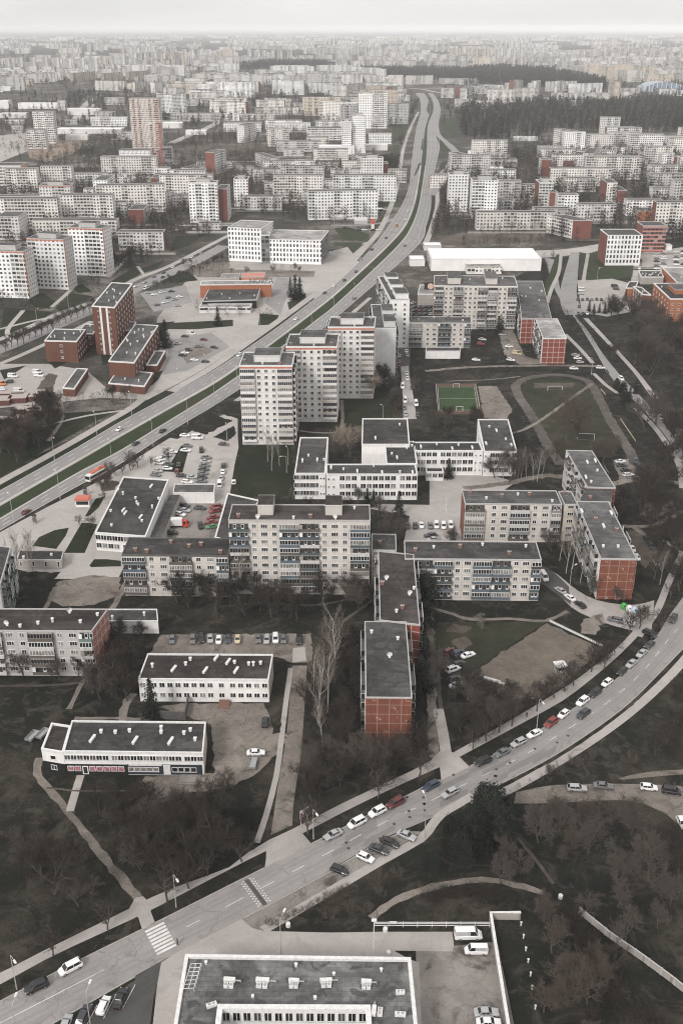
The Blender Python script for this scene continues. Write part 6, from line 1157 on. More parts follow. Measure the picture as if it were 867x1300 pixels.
# ---- people: one skinned body each
def person(px, py, rz, look, top, legs):
    me = bpy.data.meshes.new('person')
    V_ = [(0, 0, .92), (0, 0, 1.2), (0, 0, 1.42), (0, 0, 1.52), (0, 0, 1.68), (.1, .0, .88), (.12, .1, .48), (.12, .02, .06), (.12, .16, .03), (-.1, 0, .88), (-.12, .02, .48), (-.12, -.14, .08), (-.12, 0, .03), (.2, 0, 1.4), (.26, -.06, 1.12), (.27, .06, .86), (-.2, 0, 1.4), (-.26, .04, 1.12), (-.27, .14, .88)]
    E_ = [(0, 1), (1, 2), (2, 3), (3, 4), (0, 5), (5, 6), (6, 7), (7, 8), (0, 9), (9, 10), (10, 11), (11, 12), (2, 13), (13, 14), (14, 15), (2, 16), (16, 17), (17, 18)]
    R_ = [.15, .15, .16, .065, .115, .1, .07, .05, .045, .1, .07, .05, .045, .075, .05, .04, .075, .05, .04]
    me.from_pydata(V_, E_, []); me.materials.append(top)
    o = put('person', me, None, G(px, py), rz); o.modifiers.new('Skin', 'SKIN')
    for i, r in enumerate(R_): me.skin_vertices[0].data[i].radius = (r, r * .85)
    me.skin_vertices[0].data[0].use_root = True
    s = o.modifiers.new('Sub', 'SUBSURF'); s.levels = s.render_levels = 1
    tag(o, look, 'person', at=G(px, py), fixed=True)
    hb = MB(); hb.loft([[(r * math.cos(a * .785), r * math.sin(a * .785) - .01, z) for a in range(8)] for r, z in ((.1, 1.6), (.125, 1.68), (.12, 1.77), (.05, 1.82))]); put('hair', hb.mesh('hair', [plain('hair_dark', (.03, .024, .02))]), o)
cl = plain('dark_clothes', (.025, .025, .03), .9); cr = plain('grey_clothes', (.09, .09, .1), .9)
person(226, 1200, 2.2, 'person in dark clothes at the lower end of the zebra crossing', cl, cl); person(668, 911, -.5, 'person in dark clothes walking on the inner pavement of the bend', cl, cl); person(588, 500, 1, 'person in grey playing at the far half of the mini pitch', cr, cl); person(573, 499, 2, 'person in dark clothes at the far left of the mini pitch', cl, cl); person(601, 515, 2, 'person in dark clothes near the right boards of the mini pitch', cl, cl)
# tower crane
t = thing('tower_crane', G(207, 216), .4, 'slim red and white tower crane beside the brown tower', 'crane', None, True); b = MB()
for s in ((-1, -1), (1, -1), (1, 1), (-1, 1)): b.tube((s[0], s[1], 0), (s[0], s[1], 58), .3, .3, 4)
for k in range(19): z = 3 * k; b.tube((-1, -1, z), (1, -1, z + 3), .18, .18, 4); b.tube((1, 1, z), (-1, 1, z + 3), .18, .18, 4); b.tube((-1, 1, z), (-1, -1, z + 3), .18, .18, 4)
put('mast', b.mesh('mast', [plain('crane_red', (.45, .16, .12))]), t); b = MB()
for s in (-.6, .6): b.tube((-14, s, 58), (40, s, 58), .25, .2, 4)
b.tube((-14, 0, 59.8), (40, 0, 59.0), .2, .2, 4); b.tube((0, 0, 58), (0, 0, 66), .4, .2, 4); b.tube((0, 0, 66), (34, 0, 59), .1, .1, 4); b.box(-14, -10, -1, 1, 55.5, 58); put('jib', b.mesh('jib', [P_white]), t)
# arched arena
t = thing('arena', G(838, 115), 0, 'large arena with a pale blue arched roof beyond the pine wood', 'arena', None, True); b = MB(); W2, D2, H2 = 62, 55, 26
prev = None
for k in range(15):
    a = math.pi * k / 14; r = [(-W2 * math.cos(a), -D2, H2 * math.sin(a)), (-W2 * math.cos(a) * .95, D2, H2 * math.sin(a) * .9)]
    if prev: b.quad(prev[0], r[0], r[1], prev[1])
    prev = r
put('roof', b.mesh('roof', [plain('arena_steel', (.33, .37, .42), .5)]), t); b = MB(); b.ngon([(-W2 * math.cos(math.pi * k / 14) * .97, -D2 + 2, H2 * math.sin(math.pi * k / 14) * .95) for k in range(15)][::-1]); put('glazed_front', b.mesh('glazed_front', [plain('arena_front', (.22, .28, .36), .3)]), t)
b = MB()
for k in range(1, 14): x = -W2 * math.cos(math.pi * k / 14); b.box(x - .8, x + .8, -D2 - .6, -D2 + 1.5, 0, H2 * math.sin(math.pi * k / 14)); 
put('rib', b.mesh('rib', [P_white]), t)
# ================================================================== TREES
M_trunk = plain('bark_dark', (.088, .075, .065), .95, .1); M_trunkb = plain('bark_birch', (.42, .4, .37), .9, .1)
M_twig = plain('twigs_brown', (.095, .082, .071), .95, .05); M_twigd = plain('twigs_dark', (.047, .04, .034), .95, .05); M_twigb = plain('twigs_birch', (.2, .17, .148), .95, .05); M_twigp = plain('twigs_pale', (.26, .22, .175), .95, .05); M_twigr = plain('twigs_reddish', (.098, .08, .067), .95, .05)
M_needle = plain('needles_spruce', (.014, .019, .015), .9, .1); M_pine = plain('needles_pine', (.026, .03, .024), .9, .1); M_ivy = plain('dark_leaves', (.016, .02, .016), .9, .1)
def rot(v, axis, a): return Matrix.Rotation(a, 3, axis) @ v
def bare(seed, h, shape='round', twigs=1.0, thick=1.0):
    """trunk mesh builder and crown mesh builder of a leafless tree"""
    r = random.Random(seed); T, C = MB(), MB(); segs = 0
    def ribbon_(p, q, w):
        d = (q - p); s = d.cross(Vector((r.uniform(-1, 1), r.uniform(-1, 1), r.uniform(-1, 1)))); s = s.normalized() * w if s.length > 1e-6 else Vector((w, 0, 0))
        C.tri(p - s, p + s, q)
    def grow(p, d, L, rad, lev, maxlev):
        n = 4 if lev == 0 else 3 if lev < 3 else 2
        pts = [p]; dd = d.copy()
        for k in range(n):
            q_ = .05 if shape == 'tall' and lev == 0 else .16; bend = Vector((r.gauss(0, q_), r.gauss(0, q_), r.gauss(0, .08)))
            up = {'round': .12, 'tall': .22, 'willow': (.15 if lev < 2 else -.55), 'shrub': .1}[shape]
            dd = (dd + bend + Vector((0, 0, up * (1 if lev else .3)))).normalized(); pts.append(pts[-1] + dd * (L / n))
        for k in range(n):
            r0 = rad * (1 - .55 * k / n); r1 = rad * (1 - .55 * (k + 1) / n)
            if lev <= 1: T.tube(pts[k], pts[k + 1], r0, r1, 6 if lev == 0 else 4)
            elif lev == 2: C.tube(pts[k], pts[k + 1], r0, r1, 3)
            else: ribbon_(pts[k], pts[k + 1], max(.02, r0) * thick)
        if lev == maxlev: return
        nb = int({0: 9, 1: 7, 2: 7, 3: 5}[lev] * (twigs if lev > 1 else 1) * r.uniform(.8, 1.2))
        for k in range(nb):
            lo = {0: .28 if shape != 'shrub' else .05, 1: .2, 2: .15, 3: .1}[lev]
            t = lo + (1 - lo) * ((k + r.random()) / nb); i = min(int(t * n), n - 1); q = pts[i].lerp(pts[i + 1], t * n - i); ax = (pts[i + 1] - pts[i]).normalized()
            side = ax.orthogonal().normalized(); side = rot(side, ax, r.uniform(0, 6.283)); ang = {'round': r.uniform(.6, 1.15), 'tall': r.uniform(.3, .6), 'willow': r.uniform(.6, 1.1), 'shrub': r.uniform(.4, .9)}[shape]
            nd = (ax * math.cos(ang) + side * math.sin(ang)).normalized()
            f = {0: .62, 1: .55, 2: .5, 3: .5}[lev] * (1 - .45 * t if lev == 0 else 1) * (.72 if shape == 'tall' and lev == 0 else 1)
            if shape == 'willow' and lev >= 2: f *= 1.3
            grow(q, nd, L * f * r.uniform(.75, 1.2), rad * (.42 if shape == 'tall' else .52), lev + 1, maxlev)
    if shape == 'shrub':
        for k in range(7):
            a = k * .9 + r.random(); grow(Vector((math.cos(a) * .4, math.sin(a) * .4, 0)), Vector((math.cos(a) * .6, math.sin(a) * .6, 1)).normalized(), h * .75, .05, 1, 4)
    elif shape == 'round':
        grow(Vector((0, 0, -.1)), Vector((0, 0, 1)), h * .72, h * .022, 0, 4)
        for k in range(3): a = k * 2.1 + r.random(); grow(Vector((0, 0, h * .24)), Vector((math.cos(a) * .55, math.sin(a) * .55, 1)).normalized(), h * .55, h * .014, 0, 4) if k < 2 else None
    else: grow(Vector((0, 0, -.1)), Vector((0, 0, 1)), h * (.92 if shape == 'tall' else .6), h * (.0095 if shape == 'tall' else .016), 0, 4)
    return T, C
def conifer(seed, h, w, dens=1.0):
    r = random.Random(seed); T, C = MB(), MB(); T.tube((0, 0, -.1), (0, 0, h * .98), h * .017, .03, 6)
    z = h * .07
    while z < h * .99:
        R = w * (1 - (z / h)) ** .85 * r.uniform(.85, 1.1) + .12; nb = max(4, int(9 * dens * (1 - z / h * .5)))
        for k in range(nb):
            a = 6.283 * k / nb + r.uniform(-.4, .4); L = R * r.uniform(.75, 1.12); dv = Vector((math.cos(a), math.sin(a), -.25)); s = Vector((-math.sin(a), math.cos(a), 0))
            T.tube((0, 0, z), Vector((0, 0, z)) + dv * L * .9, .035, .012, 3)
            m = max(2, int(L / .45))
            for j in range(m):
                t = (j + .6) / m; c = Vector((0, 0, z)) + dv * L * t; ww = (.16 + .34 * (1 - t)) * min(1.2, L * .6)
                for sg in (-1, 1):
                    e = c + s * sg * ww * r.uniform(.8, 1.5) + dv * .35 + Vector((0, 0, r.uniform(-.35, .05))); C.tri(c - dv * .22, c + dv * .3, e)
                C.tri(c - s * .18, c + s * .18, c + Vector((r.uniform(-.1, .1), r.uniform(-.1, .1), -.45)))
        z += h * .034 * r.uniform(.8, 1.2) + .08
    return T, C
def pine(seed, h, w):
    r = random.Random(seed); T, C = MB(), MB(); T.tube((0, 0, -.1), (0, 0, h * .9), h * .02, .05, 6)
    for k in range(50):
        t = r.uniform(.18, 1.0); a = r.uniform(0, 6.283); R = w * (1.05 - t * .75) * r.uniform(.45, 1.0); c = Vector((math.cos(a) * R, math.sin(a) * R, h * t)); T.tube((0, 0, h * t * .92), c, .06, .02, 3)
        for j in range(80):
            d = Vector((r.gauss(0, 1), r.gauss(0, 1), r.gauss(0, .55))) * .62; q = c + d; n = Vector((r.gauss(0, 1), r.gauss(0, 1), r.gauss(.6, 1))).normalized(); s = n.orthogonal().normalized() * r.uniform(.1, .24); C.tri(q - s, q + s, q + n * r.uniform(.25, .5))
    return T, C
TREES = {}
def kind(name, pairs, tm, cm): TREES[name] = [(a.mesh('trunk', [tm]), c.mesh('crown', [cm])) for a, c in pairs]
kind('bare', [bare(i, 10, 'round', 1.15, 1.1) for i in range(5)], M_trunk, M_twig)
kind('dark', [bare(20 + i, 10, 'round', 1.25, 1.25) for i in range(4)], M_trunk, M_twigd)
kind('red', [bare(40 + i, 10, 'round', 1.2, 1.1) for i in range(2)], M_trunk, M_twigr)
kind('birch', [bare(60 + i, 10, 'tall', .8, .8) for i in range(4)], M_trunkb, M_twigb)
kind('pale', [bare(80 + i, 10, 'round', 1.3, 1.2) for i in range(2)], M_trunk, M_twigp)
kind('willow', [bare(90 + i, 10, 'willow', 1.2, .9) for i in range(2)], M_trunk, M_twigb)
kind('street', [bare(100 + i, 10, 'round', .6, 1.1) for i in range(3)], M_trunk, M_twigd)
kind('shrub', [bare(120 + i, 4, 'shrub', 1.2, 1.0) for i in range(3)], M_trunk, M_twigr)
kind('shrubd', [bare(130 + i, 4, 'shrub', 1.3, 1.2) for i in range(2)], M_trunk, M_twigd)
kind('spruce', [conifer(i, 10, 2.6) for i in range(3)], M_trunk, M_needle)
kind('pine', [pine(i, 10, 3.6) for i in range(3)], M_trunk, M_pine)
TNAME = dict(bare=('bare_tree', 'bare brown tree', 'tree', 10), dark=('bare_tree', 'dark bare tree', 'tree', 10), red=('bare_tree', 'bare reddish brown tree', 'tree', 10), birch=('birch_tree', 'slim pale stemmed birch', 'tree', 10), pale=('willow_tree', 'pale yellowish budding tree', 'tree', 10), willow=('weeping_willow', 'pale weeping willow', 'tree', 10), street=('street_tree', 'small bare street tree', 'tree', 10), shrub=('bare_shrub', 'bare reddish shrub', 'shrub', 4), shrubd=('bare_shrub', 'dark bare shrub', 'shrub', 4), spruce=('spruce_tree', 'dark spruce', 'tree', 10), pine=('pine_tree', 'dark blue green pine', 'tree', 10))
NT = 0
PEND = []
def tree(px, py, kd, h, group, world=None, look=None, final=False):
    global NT
    p = world or G(px, py); nm, lk, cat, h0 = TNAME[kd]; a, c = rnd.choice(TREES[kd]); h *= (1.0 if p.x > 35 and p.y < 210 else 1.2) if kd in ('bare', 'dark', 'red') else 1; s = h / h0
    if nm == 'bare_tree' and not final: PEND.append((h / p.length, p, kd, h / (1.0 if p.x > 35 and p.y < 210 else 1.2), group, look)); return
    t = thing(nm, (p.x, p.y, 0), rnd.uniform(0, 6.283), look or lk, cat, group); sx = s * rnd.uniform(.88, 1.15)
    t.scale = (sx, sx, s); put('trunk', a, t); put('crown', c, t); NT += 1
    return t
FB = [(min(p[0] for p in f), max(p[0] for p in f), min(p[1] for p in f), max(p[1] for p in f), f) for f in FOOT]
def free(p, m=1.2, road=True):
    for x0, x1, y0, y1, f in FB:
        if x0 - m < p.x < x1 + m and y0 - m < p.y < y1 + m:
            for dx, dy in ((0, 0), (m, 0), (-m, 0), (0, m), (0, -m)):
                if in_poly(p.x + dx, p.y + dy, f): return False
    if road:
        x, y = PX(p)
        for P in ROADPX:
            if in_poly(x, y, P): return False
    return True
def grove(poly, n, kinds, h, group, mind=2.5, road=True):
    W = [G(*p) for p in poly]; x0, x1 = min(p.x for p in W), max(p.x for p in W); y0, y1 = min(p.y for p in W), max(p.y for p in W); wp = [(p.x, p.y) for p in W]; got = []; tries = 0
    while len(got) < n and tries < n * 80:
        tries += 1; p = Vector((rnd.uniform(x0, x1), rnd.uniform(y0, y1), 0))
        if not in_poly(p.x, p.y, wp) or not free(p, 1.0, road) or any((p - q).length < mind for q in got): continue
        got.append(p); tree(0, 0, rnd.choice(kinds), rnd.uniform(*h), group, p)
    return got
STG = 'street trees along the pavement'
for x, y in ((68, 1214), (137, 1180), (213, 1145), (240, 1128), (264, 1112), (307, 1094), (391, 1060), (480, 1013), (532, 986), (600, 951), (617, 941), (633, 930), (649, 922), (681, 903), (703, 886), (716, 878), (727, 871), (750, 853), (766, 850), (780, 828), (798, 806), (811, 798)): tree(x, y, 'street', rnd.uniform(7, 10), STG)
GW = 'trees of the lower left scrub'
for x, y, k, h in ((70, 1135, 'dark', 11), (155, 1045, 'dark', 8), (190, 1035, 'dark', 8), (250, 1060, 'dark', 9), (225, 1075, 'dark', 10), (200, 1095, 'dark', 9), (270, 1085, 'dark', 10), (248, 1098, 'dark', 9), (222, 1112, 'dark', 8), (285, 1048, 'dark', 8), (300, 1066, 'pine', 9), (310, 1050, 'pine', 7), (205, 1058, 'bare', 9), (180, 1068, 'dark', 8), (235, 1040, 'bare', 7), (262, 1020, 'bare', 7), (286, 1010, 'bare', 6), (52, 1110, 'dark', 8), (100, 1150, 'bare', 7), (28, 1095, 'bare', 6), (170, 1100, 'dark', 8)): tree(x, y, k, h, GW)
grove([(10, 1040), (60, 1040), (140, 1130), (140, 1150), (40, 1200), (0, 1200)], 7, ['shrubd', 'shrub', 'dark'], (2.2, 4.5), GW)
grove([(110, 1030), (230, 1020), (330, 1000), (330, 1060), (240, 1110), (190, 1120)], 14, ['dark', 'shrubd', 'bare'], (4, 8.5), GW, 2)
GM = 'trees between the dirt track and the gable block'
for x, y, k, h in ((404, 918, 'birch', 19), (416, 905, 'birch', 21), (410, 950, 'birch', 15), (424, 860, 'birch', 22), (398, 880, 'birch', 14), (436, 960, 'dark', 9), (455, 975, 'bare', 9), (420, 975, 'bare', 8), (395, 990, 'bare', 8), (470, 985, 'bare', 9), (500, 970, 'bare', 8), (440, 930, 'dark', 10), (445, 880, 'dark', 10), (440, 840, 'dark', 10), (432, 1000, 'dark', 7), (405, 1010, 'bare', 7)): tree(x, y, k, h, GM)
grove([(395, 800), (455, 800), (460, 940), (540, 945), (545, 960), (470, 1005), (380, 1035), (385, 960)], 22, ['dark', 'bare', 'bare', 'shrubd'], (5, 9.5), GM, 2.2)
GF = 'trees in front of the panel blocks'
for x, y, k in ((275, 778, 'dark'), (292, 770, 'dark'), (312, 782, 'dark'), (330, 776, 'dark'), (345, 784, 'dark'), (362, 776, 'dark'), (378, 786, 'dark'), (262, 760, 'dark'), (240, 772, 'dark'), (225, 765, 'dark'), (300, 750, 'bare'), (455, 775, 'bare'), (440, 762, 'bare'), (465, 770, 'dark'), (412, 770, 'dark'), (352, 765, 'bare'), (320, 760, 'dark')): tree(x, y, k, rnd.uniform(7, 10), GF)
tree(303, 760, 'birch', 15, GF); tree(342, 745, 'birch', 17, GF); tree(310, 748, 'birch', 14, GF)
GL_ = 'trees beside the pink tiled gable'
for x, y, k, h in ((148, 880, 'dark', 10), (160, 866, 'dark', 10), (138, 872, 'dark', 9), (168, 850, 'dark', 9), (128, 888, 'bare', 9), (118, 880, 'bare', 8), (145, 850, 'dark', 8), (155, 832, 'dark', 8), (162, 890, 'dark', 8), (150, 812, 'dark', 6), (178, 812, 'dark', 5), (112, 868, 'birch', 9), (30, 858, 'bare', 7), (76, 862, 'bare', 6), (100, 858, 'dark', 6)): tree(x, y, k, h, GL_)
tree(194, 913, 'spruce', 13.5, None, look='tall dark spruce standing against the brown roofed white block'); tree(358, 852, 'shrubd', 3, None, look='round dark bush at the corner of the brown roofed block')
GK = 'dark evergreens beside the gable block'
for x, y, h in ((532, 905, 9), (536, 880, 10), (540, 850, 11), (535, 828, 11), (538, 800, 10), (540, 770, 12), (536, 750, 11), (530, 925, 6)): tree(x, y, 'spruce' if h % 2 else 'pine', h, GK)
for x, y in ((548, 850), (552, 865), (545, 880)): tree(x, y, 'bare', 8, GK)
GR = 'bare scrub around the dry field'
grove([(575, 880), (600, 870), (640, 890), (700, 885), (760, 835), (770, 845), (700, 895), (640, 920), (585, 945)], 22, ['bare', 'dark', 'shrubd', 'dark'], (4, 7.5), GR, 2.2)
tree(612, 798, 'willow', 7, None, look='pale weeping willow on the dark lawn'); tree(640, 752, 'shrubd', 2, GR)
GP = 'pines beside the curved road'
for x, y, h in ((600, 1085, 11), (585, 1100, 9), (625, 1060, 12), (612, 1040, 9), (636, 1045, 8), (575, 1075, 8), (545, 1118, 7), (642, 1066, 7), (600, 1062, 9), (618, 1050, 11)): tree(x, y, 'pine', h * 1.05, GP)
GB = 'bare trees of the lower right scrub'
for x, y, k, h in ((683, 1070, 'bare', 9), (712, 1060, 'bare', 10), (745, 1085, 'bare', 10), (787, 1118, 'bare', 10), (822, 1118, 'bare', 12), (840, 1090, 'dark', 9), (760, 1050, 'bare', 8), (800, 1060, 'bare', 9), (700, 1040, 'red', 7), (735, 1045, 'red', 8), (792, 1040, 'bare', 7), (860, 1120, 'dark', 9), (794, 1195, 'bare', 8), (850, 1150, 'bare', 9), (720, 1245, 'red', 9), (745, 1275, 'red', 10), (700, 1210, 'red', 8), (690, 1170, 'red', 7), (760, 1255, 'red', 8), (715, 1275, 'red', 8), (690, 1285, 'red', 7), (740, 1165, 'bare', 7), (640, 1090, 'bare', 6), (660, 1110, 'bare', 6), (636, 1122, 'bare', 6), (835, 1180, 'bare', 7)): tree(x, y, k, h, GB)
grove([(660, 1030), (820, 1030), (867, 1070), (867, 1180), (800, 1180), (720, 1130), (680, 1080)], 8, ['bare', 'red', 'shrub', 'shrubd', 'dark'], (3.5, 8), GB, 2.4)
grove([(690, 1150), (735, 1165), (867, 1262), (900, 1320), (660, 1330), (655, 1180)], 9, ['red', 'shrub', 'shrubd', 'shrubd', 'red'], (2.5, 6.5), GB, 2.2)
GH = 'clipped dark hedge bushes'
for k in range(15): tree(541 + k * 7.5, 1142 - 14 * math.sin((k + 2) / 18 * 3.14) + rnd.uniform(-2, 2) + 8, 'shrubd', rnd.uniform(1.8, 2.4), GH)
for k in range(12): tree(342 + k * 9, 1176 - k * 4.2 + rnd.uniform(-2, 2), 'shrub', rnd.uniform(1.0, 1.7), 'low shrubs behind the roadside bay')
for k in range(16): tree(716 + k * 5 + rnd.uniform(-8, 8), 1160 + k * 8.5 + rnd.uniform(-6, 6), 'shrubd', rnd.uniform(2.2, 3.6), GH)
grove([(810, 905), (867, 880), (900, 930), (867, 965), (820, 960)], 9, ['dark', 'shrubd'], (3, 6), GB); grove([(700, 985), (760, 950), (800, 970), (780, 985)], 4, ['shrub'], (1.5, 3), GB); grove([(650, 1005), (700, 985), (700, 1000), (660, 1012)], 5, ['shrub', 'bare'], (2, 4), GB); grove([(385, 1150), (480, 1105), (540, 1100), (470, 1160), (400, 1175)], 9, ['shrub'], (1.2, 2.6), GB)
GD = 'trees around the diagonal block'
for x, y, k, h in ((718, 728, 'birch', 14), (726, 722, 'birch', 16), (736, 740, 'birch', 12), (710, 712, 'birch', 11), (700, 700, 'bare', 8), (748, 757, 'bare', 8), (837, 742, 'birch', 12), (845, 690, 'dark', 12), (812, 655, 'dark', 16), (818, 640, 'dark', 14), (830, 735, 'bare', 9), (848, 725, 'dark', 9), (856, 700, 'dark', 10), (785, 660, 'dark', 6), (790, 640, 'dark', 7), (834, 660, 'dark', 10), (861, 660, 'dark', 9), (783, 765, 'bare', 5), (812, 790, 'street', 6), (838, 800, 'street', 7), (850, 760, 'street', 6)): tree(x, y, k, h, GD)
grove([(808, 620), (867, 616), (890, 760), (850, 760), (812, 740), (835, 690), (810, 665)], 12, ['dark', 'bare'], (6, 10), GD, 3)
GC = 'trees around the white school'
for x, y, k, h in ((506, 656, 'spruce', 11), (466, 640, 'spruce', 7), (474, 642, 'spruce', 7), (569, 607, 'spruce', 9), (607, 602, 'spruce', 4.5), (445, 580, 'pale', 14), (436, 575, 'pale', 12), (345, 598, 'birch', 14), (340, 586, 'birch', 13), (355, 592, 'birch', 12), (316, 580, 'dark', 5), (362, 575, 'dark', 5), (466, 505, 'pale', 14), (470, 500, 'pale', 11), (489, 490, 'bare', 9), (500, 675, 'bare', 8), (491, 690, 'bare', 7), (510, 682, 'bare', 6), (480, 655, 'bare', 7), (455, 640, 'bare', 6), (392, 640, 'shrubd', 3), (440, 640, 'shrubd', 3)): tree(x, y, k, h, GC)
for k in range(11): tree(626 + k * 6 + rnd.uniform(-2, 2), 612 + rnd.uniform(-8, 4), rnd.choice(('birch', 'bare', 'birch')), rnd.uniform(9, 13), 'birch clump beside the right school wing')
grove([(530, 535), (600, 528), (606, 545), (545, 552)], 7, ['dark', 'bare'], (5, 8), GC); grove([(480, 482), (500, 480), (505, 530), (470, 535), (500, 510)], 6, ['dark', 'bare'], (6, 9), GC); grove([(526, 470), (550, 480), (553, 530), (530, 530)], 8, ['dark', 'bare'], (4, 7), GC); grove([(588, 700), (585, 686), (520, 686), (480, 690), (478, 672), (510, 690)], 3, ['bare'], (4, 6), GC)
GS = 'trees around the stadium'
for x, y, k, h in ((729, 560, 'red', 20), (722, 555, 'red', 12), (706, 585, 'red', 10), (765, 590, 'red', 10), (752, 588, 'red', 9), (690, 590, 'bare', 7), (778, 578, 'bare', 8), (818, 548, 'bare', 15), (832, 538, 'bare', 14), (798, 510, 'spruce', 8), (789, 505, 'pine', 8), (806, 500, 'spruce', 7), (793, 515, 'pine', 7), (782, 495, 'pine', 6), (841, 600, 'dark', 9), (852, 588, 'dark', 9), (646, 560, 'bare', 8), (655, 575, 'dark', 7), (670, 585, 'dark', 6), (640, 500, 'bare', 6)): tree(x, y, k, h, GS)
GE = 'dense trees of the east park'
grove([(770, 402), (800, 398), (867, 400), (910, 430), (910, 560), (867, 545), (826, 492), (800, 462), (775, 420)], 40, ['dark', 'dark', 'bare', 'red'], (9, 14), GE, 4)
GV = 'trees along the east road'
for k in range(17): tree(712 + k * 4.2 + rnd.uniform(-2, 2), 398 + k * 3.9 + rnd.uniform(-2, 2), 'dark', rnd.uniform(5, 8), GV)
for k in range(9): tree(836 + k * 5, 528 + k * 9, rnd.choice(('dark', 'bare')), rnd.uniform(7, 11), GV)
for x, y in ((747, 396), (753, 398), (760, 397), (767, 398), (772, 396), (780, 396), (793, 382)): tree(x, y, 'spruce', rnd.uniform(6, 9), 'small spruces of the east car park')
for x, y in ((632, 425), (635, 418)): tree(x, y, 'spruce', 12, None, look='dark spruce below the long nine storey block')
grove([(600, 398), (655, 402), (660, 425), (640, 424), (600, 420)], 9, ['birch', 'bare', 'birch'], (9, 14), 'birches below the long nine storey block', 3); grove([(560, 462), (600, 462), (620, 470), (700, 472), (700, 478), (560, 478)], 9, ['dark', 'bare'], (3, 6), GS, 3); grove([(598, 446), (632, 452), (630, 462), (600, 460)], 3, ['dark'], (4, 6), GS)
GLF = 'trees below the left sheds'
grove([(0, 545), (50, 542), (70, 535), (72, 560), (20, 590), (0, 590)], 22, ['dark', 'dark', 'bare'], (7, 11), GLF, 2.5, False); tree(64, 528, 'dark', 12, GLF); tree(67, 532, 'dark', 12, GLF); tree(60, 530, 'dark', 11, GLF); tree(42, 725, 'birch', 13, GLF); tree(24, 735, 'birch', 15, GLF); tree(18, 745, 'birch', 14, GLF); tree(36, 720, 'birch', 11, GLF)
grove([(85, 505), (185, 500), (190, 512), (90, 516)], 13, ['dark', 'bare'], (4, 7), 'trees in front of the brick hall', 3)
for k in range(16): tree(8 + k * 7.6, 447 - k * 3.5 + rnd.uniform(-3, 1), 'street', rnd.uniform(8, 11), 'bare trees along the avenue')
for k in range(12): tree(200 + k * 9, 372 - k * 4.4 + rnd.uniform(-2, 2), 'street', rnd.uniform(7, 10), 'bare trees along the avenue')
for x, y, h in ((211, 441, 17), (375, 380, 17), (369, 377, 14), (381, 377, 14), (277, 413, 12), (206, 432, 9)): tree(x, y, 'spruce', h, None, look='tall dark spruce')
grove([(384, 385), (398, 372), (420, 358), (416, 366), (392, 392)], 9, ['dark'], (6, 9), 'trees along the highway by the office building', 3); grove([(150, 345), (212, 318), (175, 318), (140, 330)], 14, ['dark', 'bare'], (8, 12), 'trees behind the left towers', 4); grove([(100, 362), (140, 352), (150, 362), (110, 378)], 5, ['dark'], (6, 9), 'trees behind the left towers', 4); grove([(0, 378), (60, 372), (70, 385), (0, 400)], 9, ['dark'], (6, 9), 'trees behind the left towers', 4)
grove([(225, 555), (262, 535), (300, 520), (300, 545), (262, 556)], 9, ['bare', 'dark'], (4, 8), 'trees beside the nearest tower', 3); grove([(265, 578), (282, 576), (272, 614), (258, 614)], 12, ['shrub'], (2, 3), 'shrubs beside the parked column', 1.5); grove([(105, 640), (160, 600), (200, 580), (150, 600)], 7, ['bare', 'street'], (4, 7), 'street trees at the bus stop', 3, False)
grove([(232, 336), (290, 330), (292, 345), (330, 342), (400, 345), (396, 352), (340, 350), (240, 352)], 26, ['street', 'bare'], (5, 8), 'young trees in front of the white office building', 3, False); grove([(245, 392), (330, 394), (330, 402), (280, 404), (245, 400)], 8, ['bare', 'dark'], (4, 7), 'trees in front of the market hall', 3, False); grove([(330, 396), (352, 398), (350, 410), (330, 412)], 4, ['dark'], (4, 6), 'trees in front of the market hall', 2, False)
PEND.sort(key=lambda q: -q[0])
for q in PEND[:292]: tree(0, 0, q[2], q[3], q[4], q[1], q[5], True)
grove([(60, 690), (130, 620), (225, 560), (240, 580), (205, 604), (150, 605), (120, 680)], 10, ['street'], (4, 6), 'young trees on the left plaza', 4, False)
# woodland too dense to count: low trees of few faces joined in one mesh
def lowtree(r, h, kd):
    """a small far tree: stem and crown of twig or needle faces"""
    V_, T_ = [], []
    def tri(a, b_, c): i = len(V_); V_.extend((a, b_, c)); T_.append((i, i + 1, i + 2))
    tri((-.2, 0, 0), (.2, 0, 0), (0, 0, h * .7)); tri((0, -.2, 0), (0, .2, 0), (0, 0, h * .7))
    n = 95
    for k in range(n):
        if kd == 'pine': t = r.uniform(.25, 1); R = h * .2 * (1.1 - t) + .5
        elif kd == 'tall': t = r.uniform(.2, 1); R = h * .13 * math.sin(3.14 * min(1, t * .85 + .1)) + .4
        else: t = r.uniform(.2, 1); R = h * .32 * math.sin(3.14 * (t * .8 + .12)) + .3
        a = r.uniform(0, 6.283); q = R * math.sqrt(r.random()); c = np.array((math.cos(a) * q, math.sin(a) * q, h * t))
        s = r.uniform(.35, .8) * (1.3 if kd == 'pine' else .62) * h / 11; d = np.array((r.gauss(0, 1), r.gauss(0, 1), r.gauss(.5, .8))); d /= np.linalg.norm(d); e = np.cross(d, (r.gauss(0, 1), r.gauss(0, 1), r.gauss(0, 1))); e /= max(1e-6, np.linalg.norm(e))
        w = s * (.85 if kd == 'pine' else .6); L = s * (1.1 if kd == 'pine' else 2.8); tri(tuple(c - e * w), tuple(c + e * w), tuple(c + d * L))
    return np.array(V_, dtype=np.float32), np.array(T_, dtype=np.int32)
LOW = {k: [lowtree(random.Random(i + 50), 11, k) for i in range(6)] for k in ('pine', 'tall', 'round')}
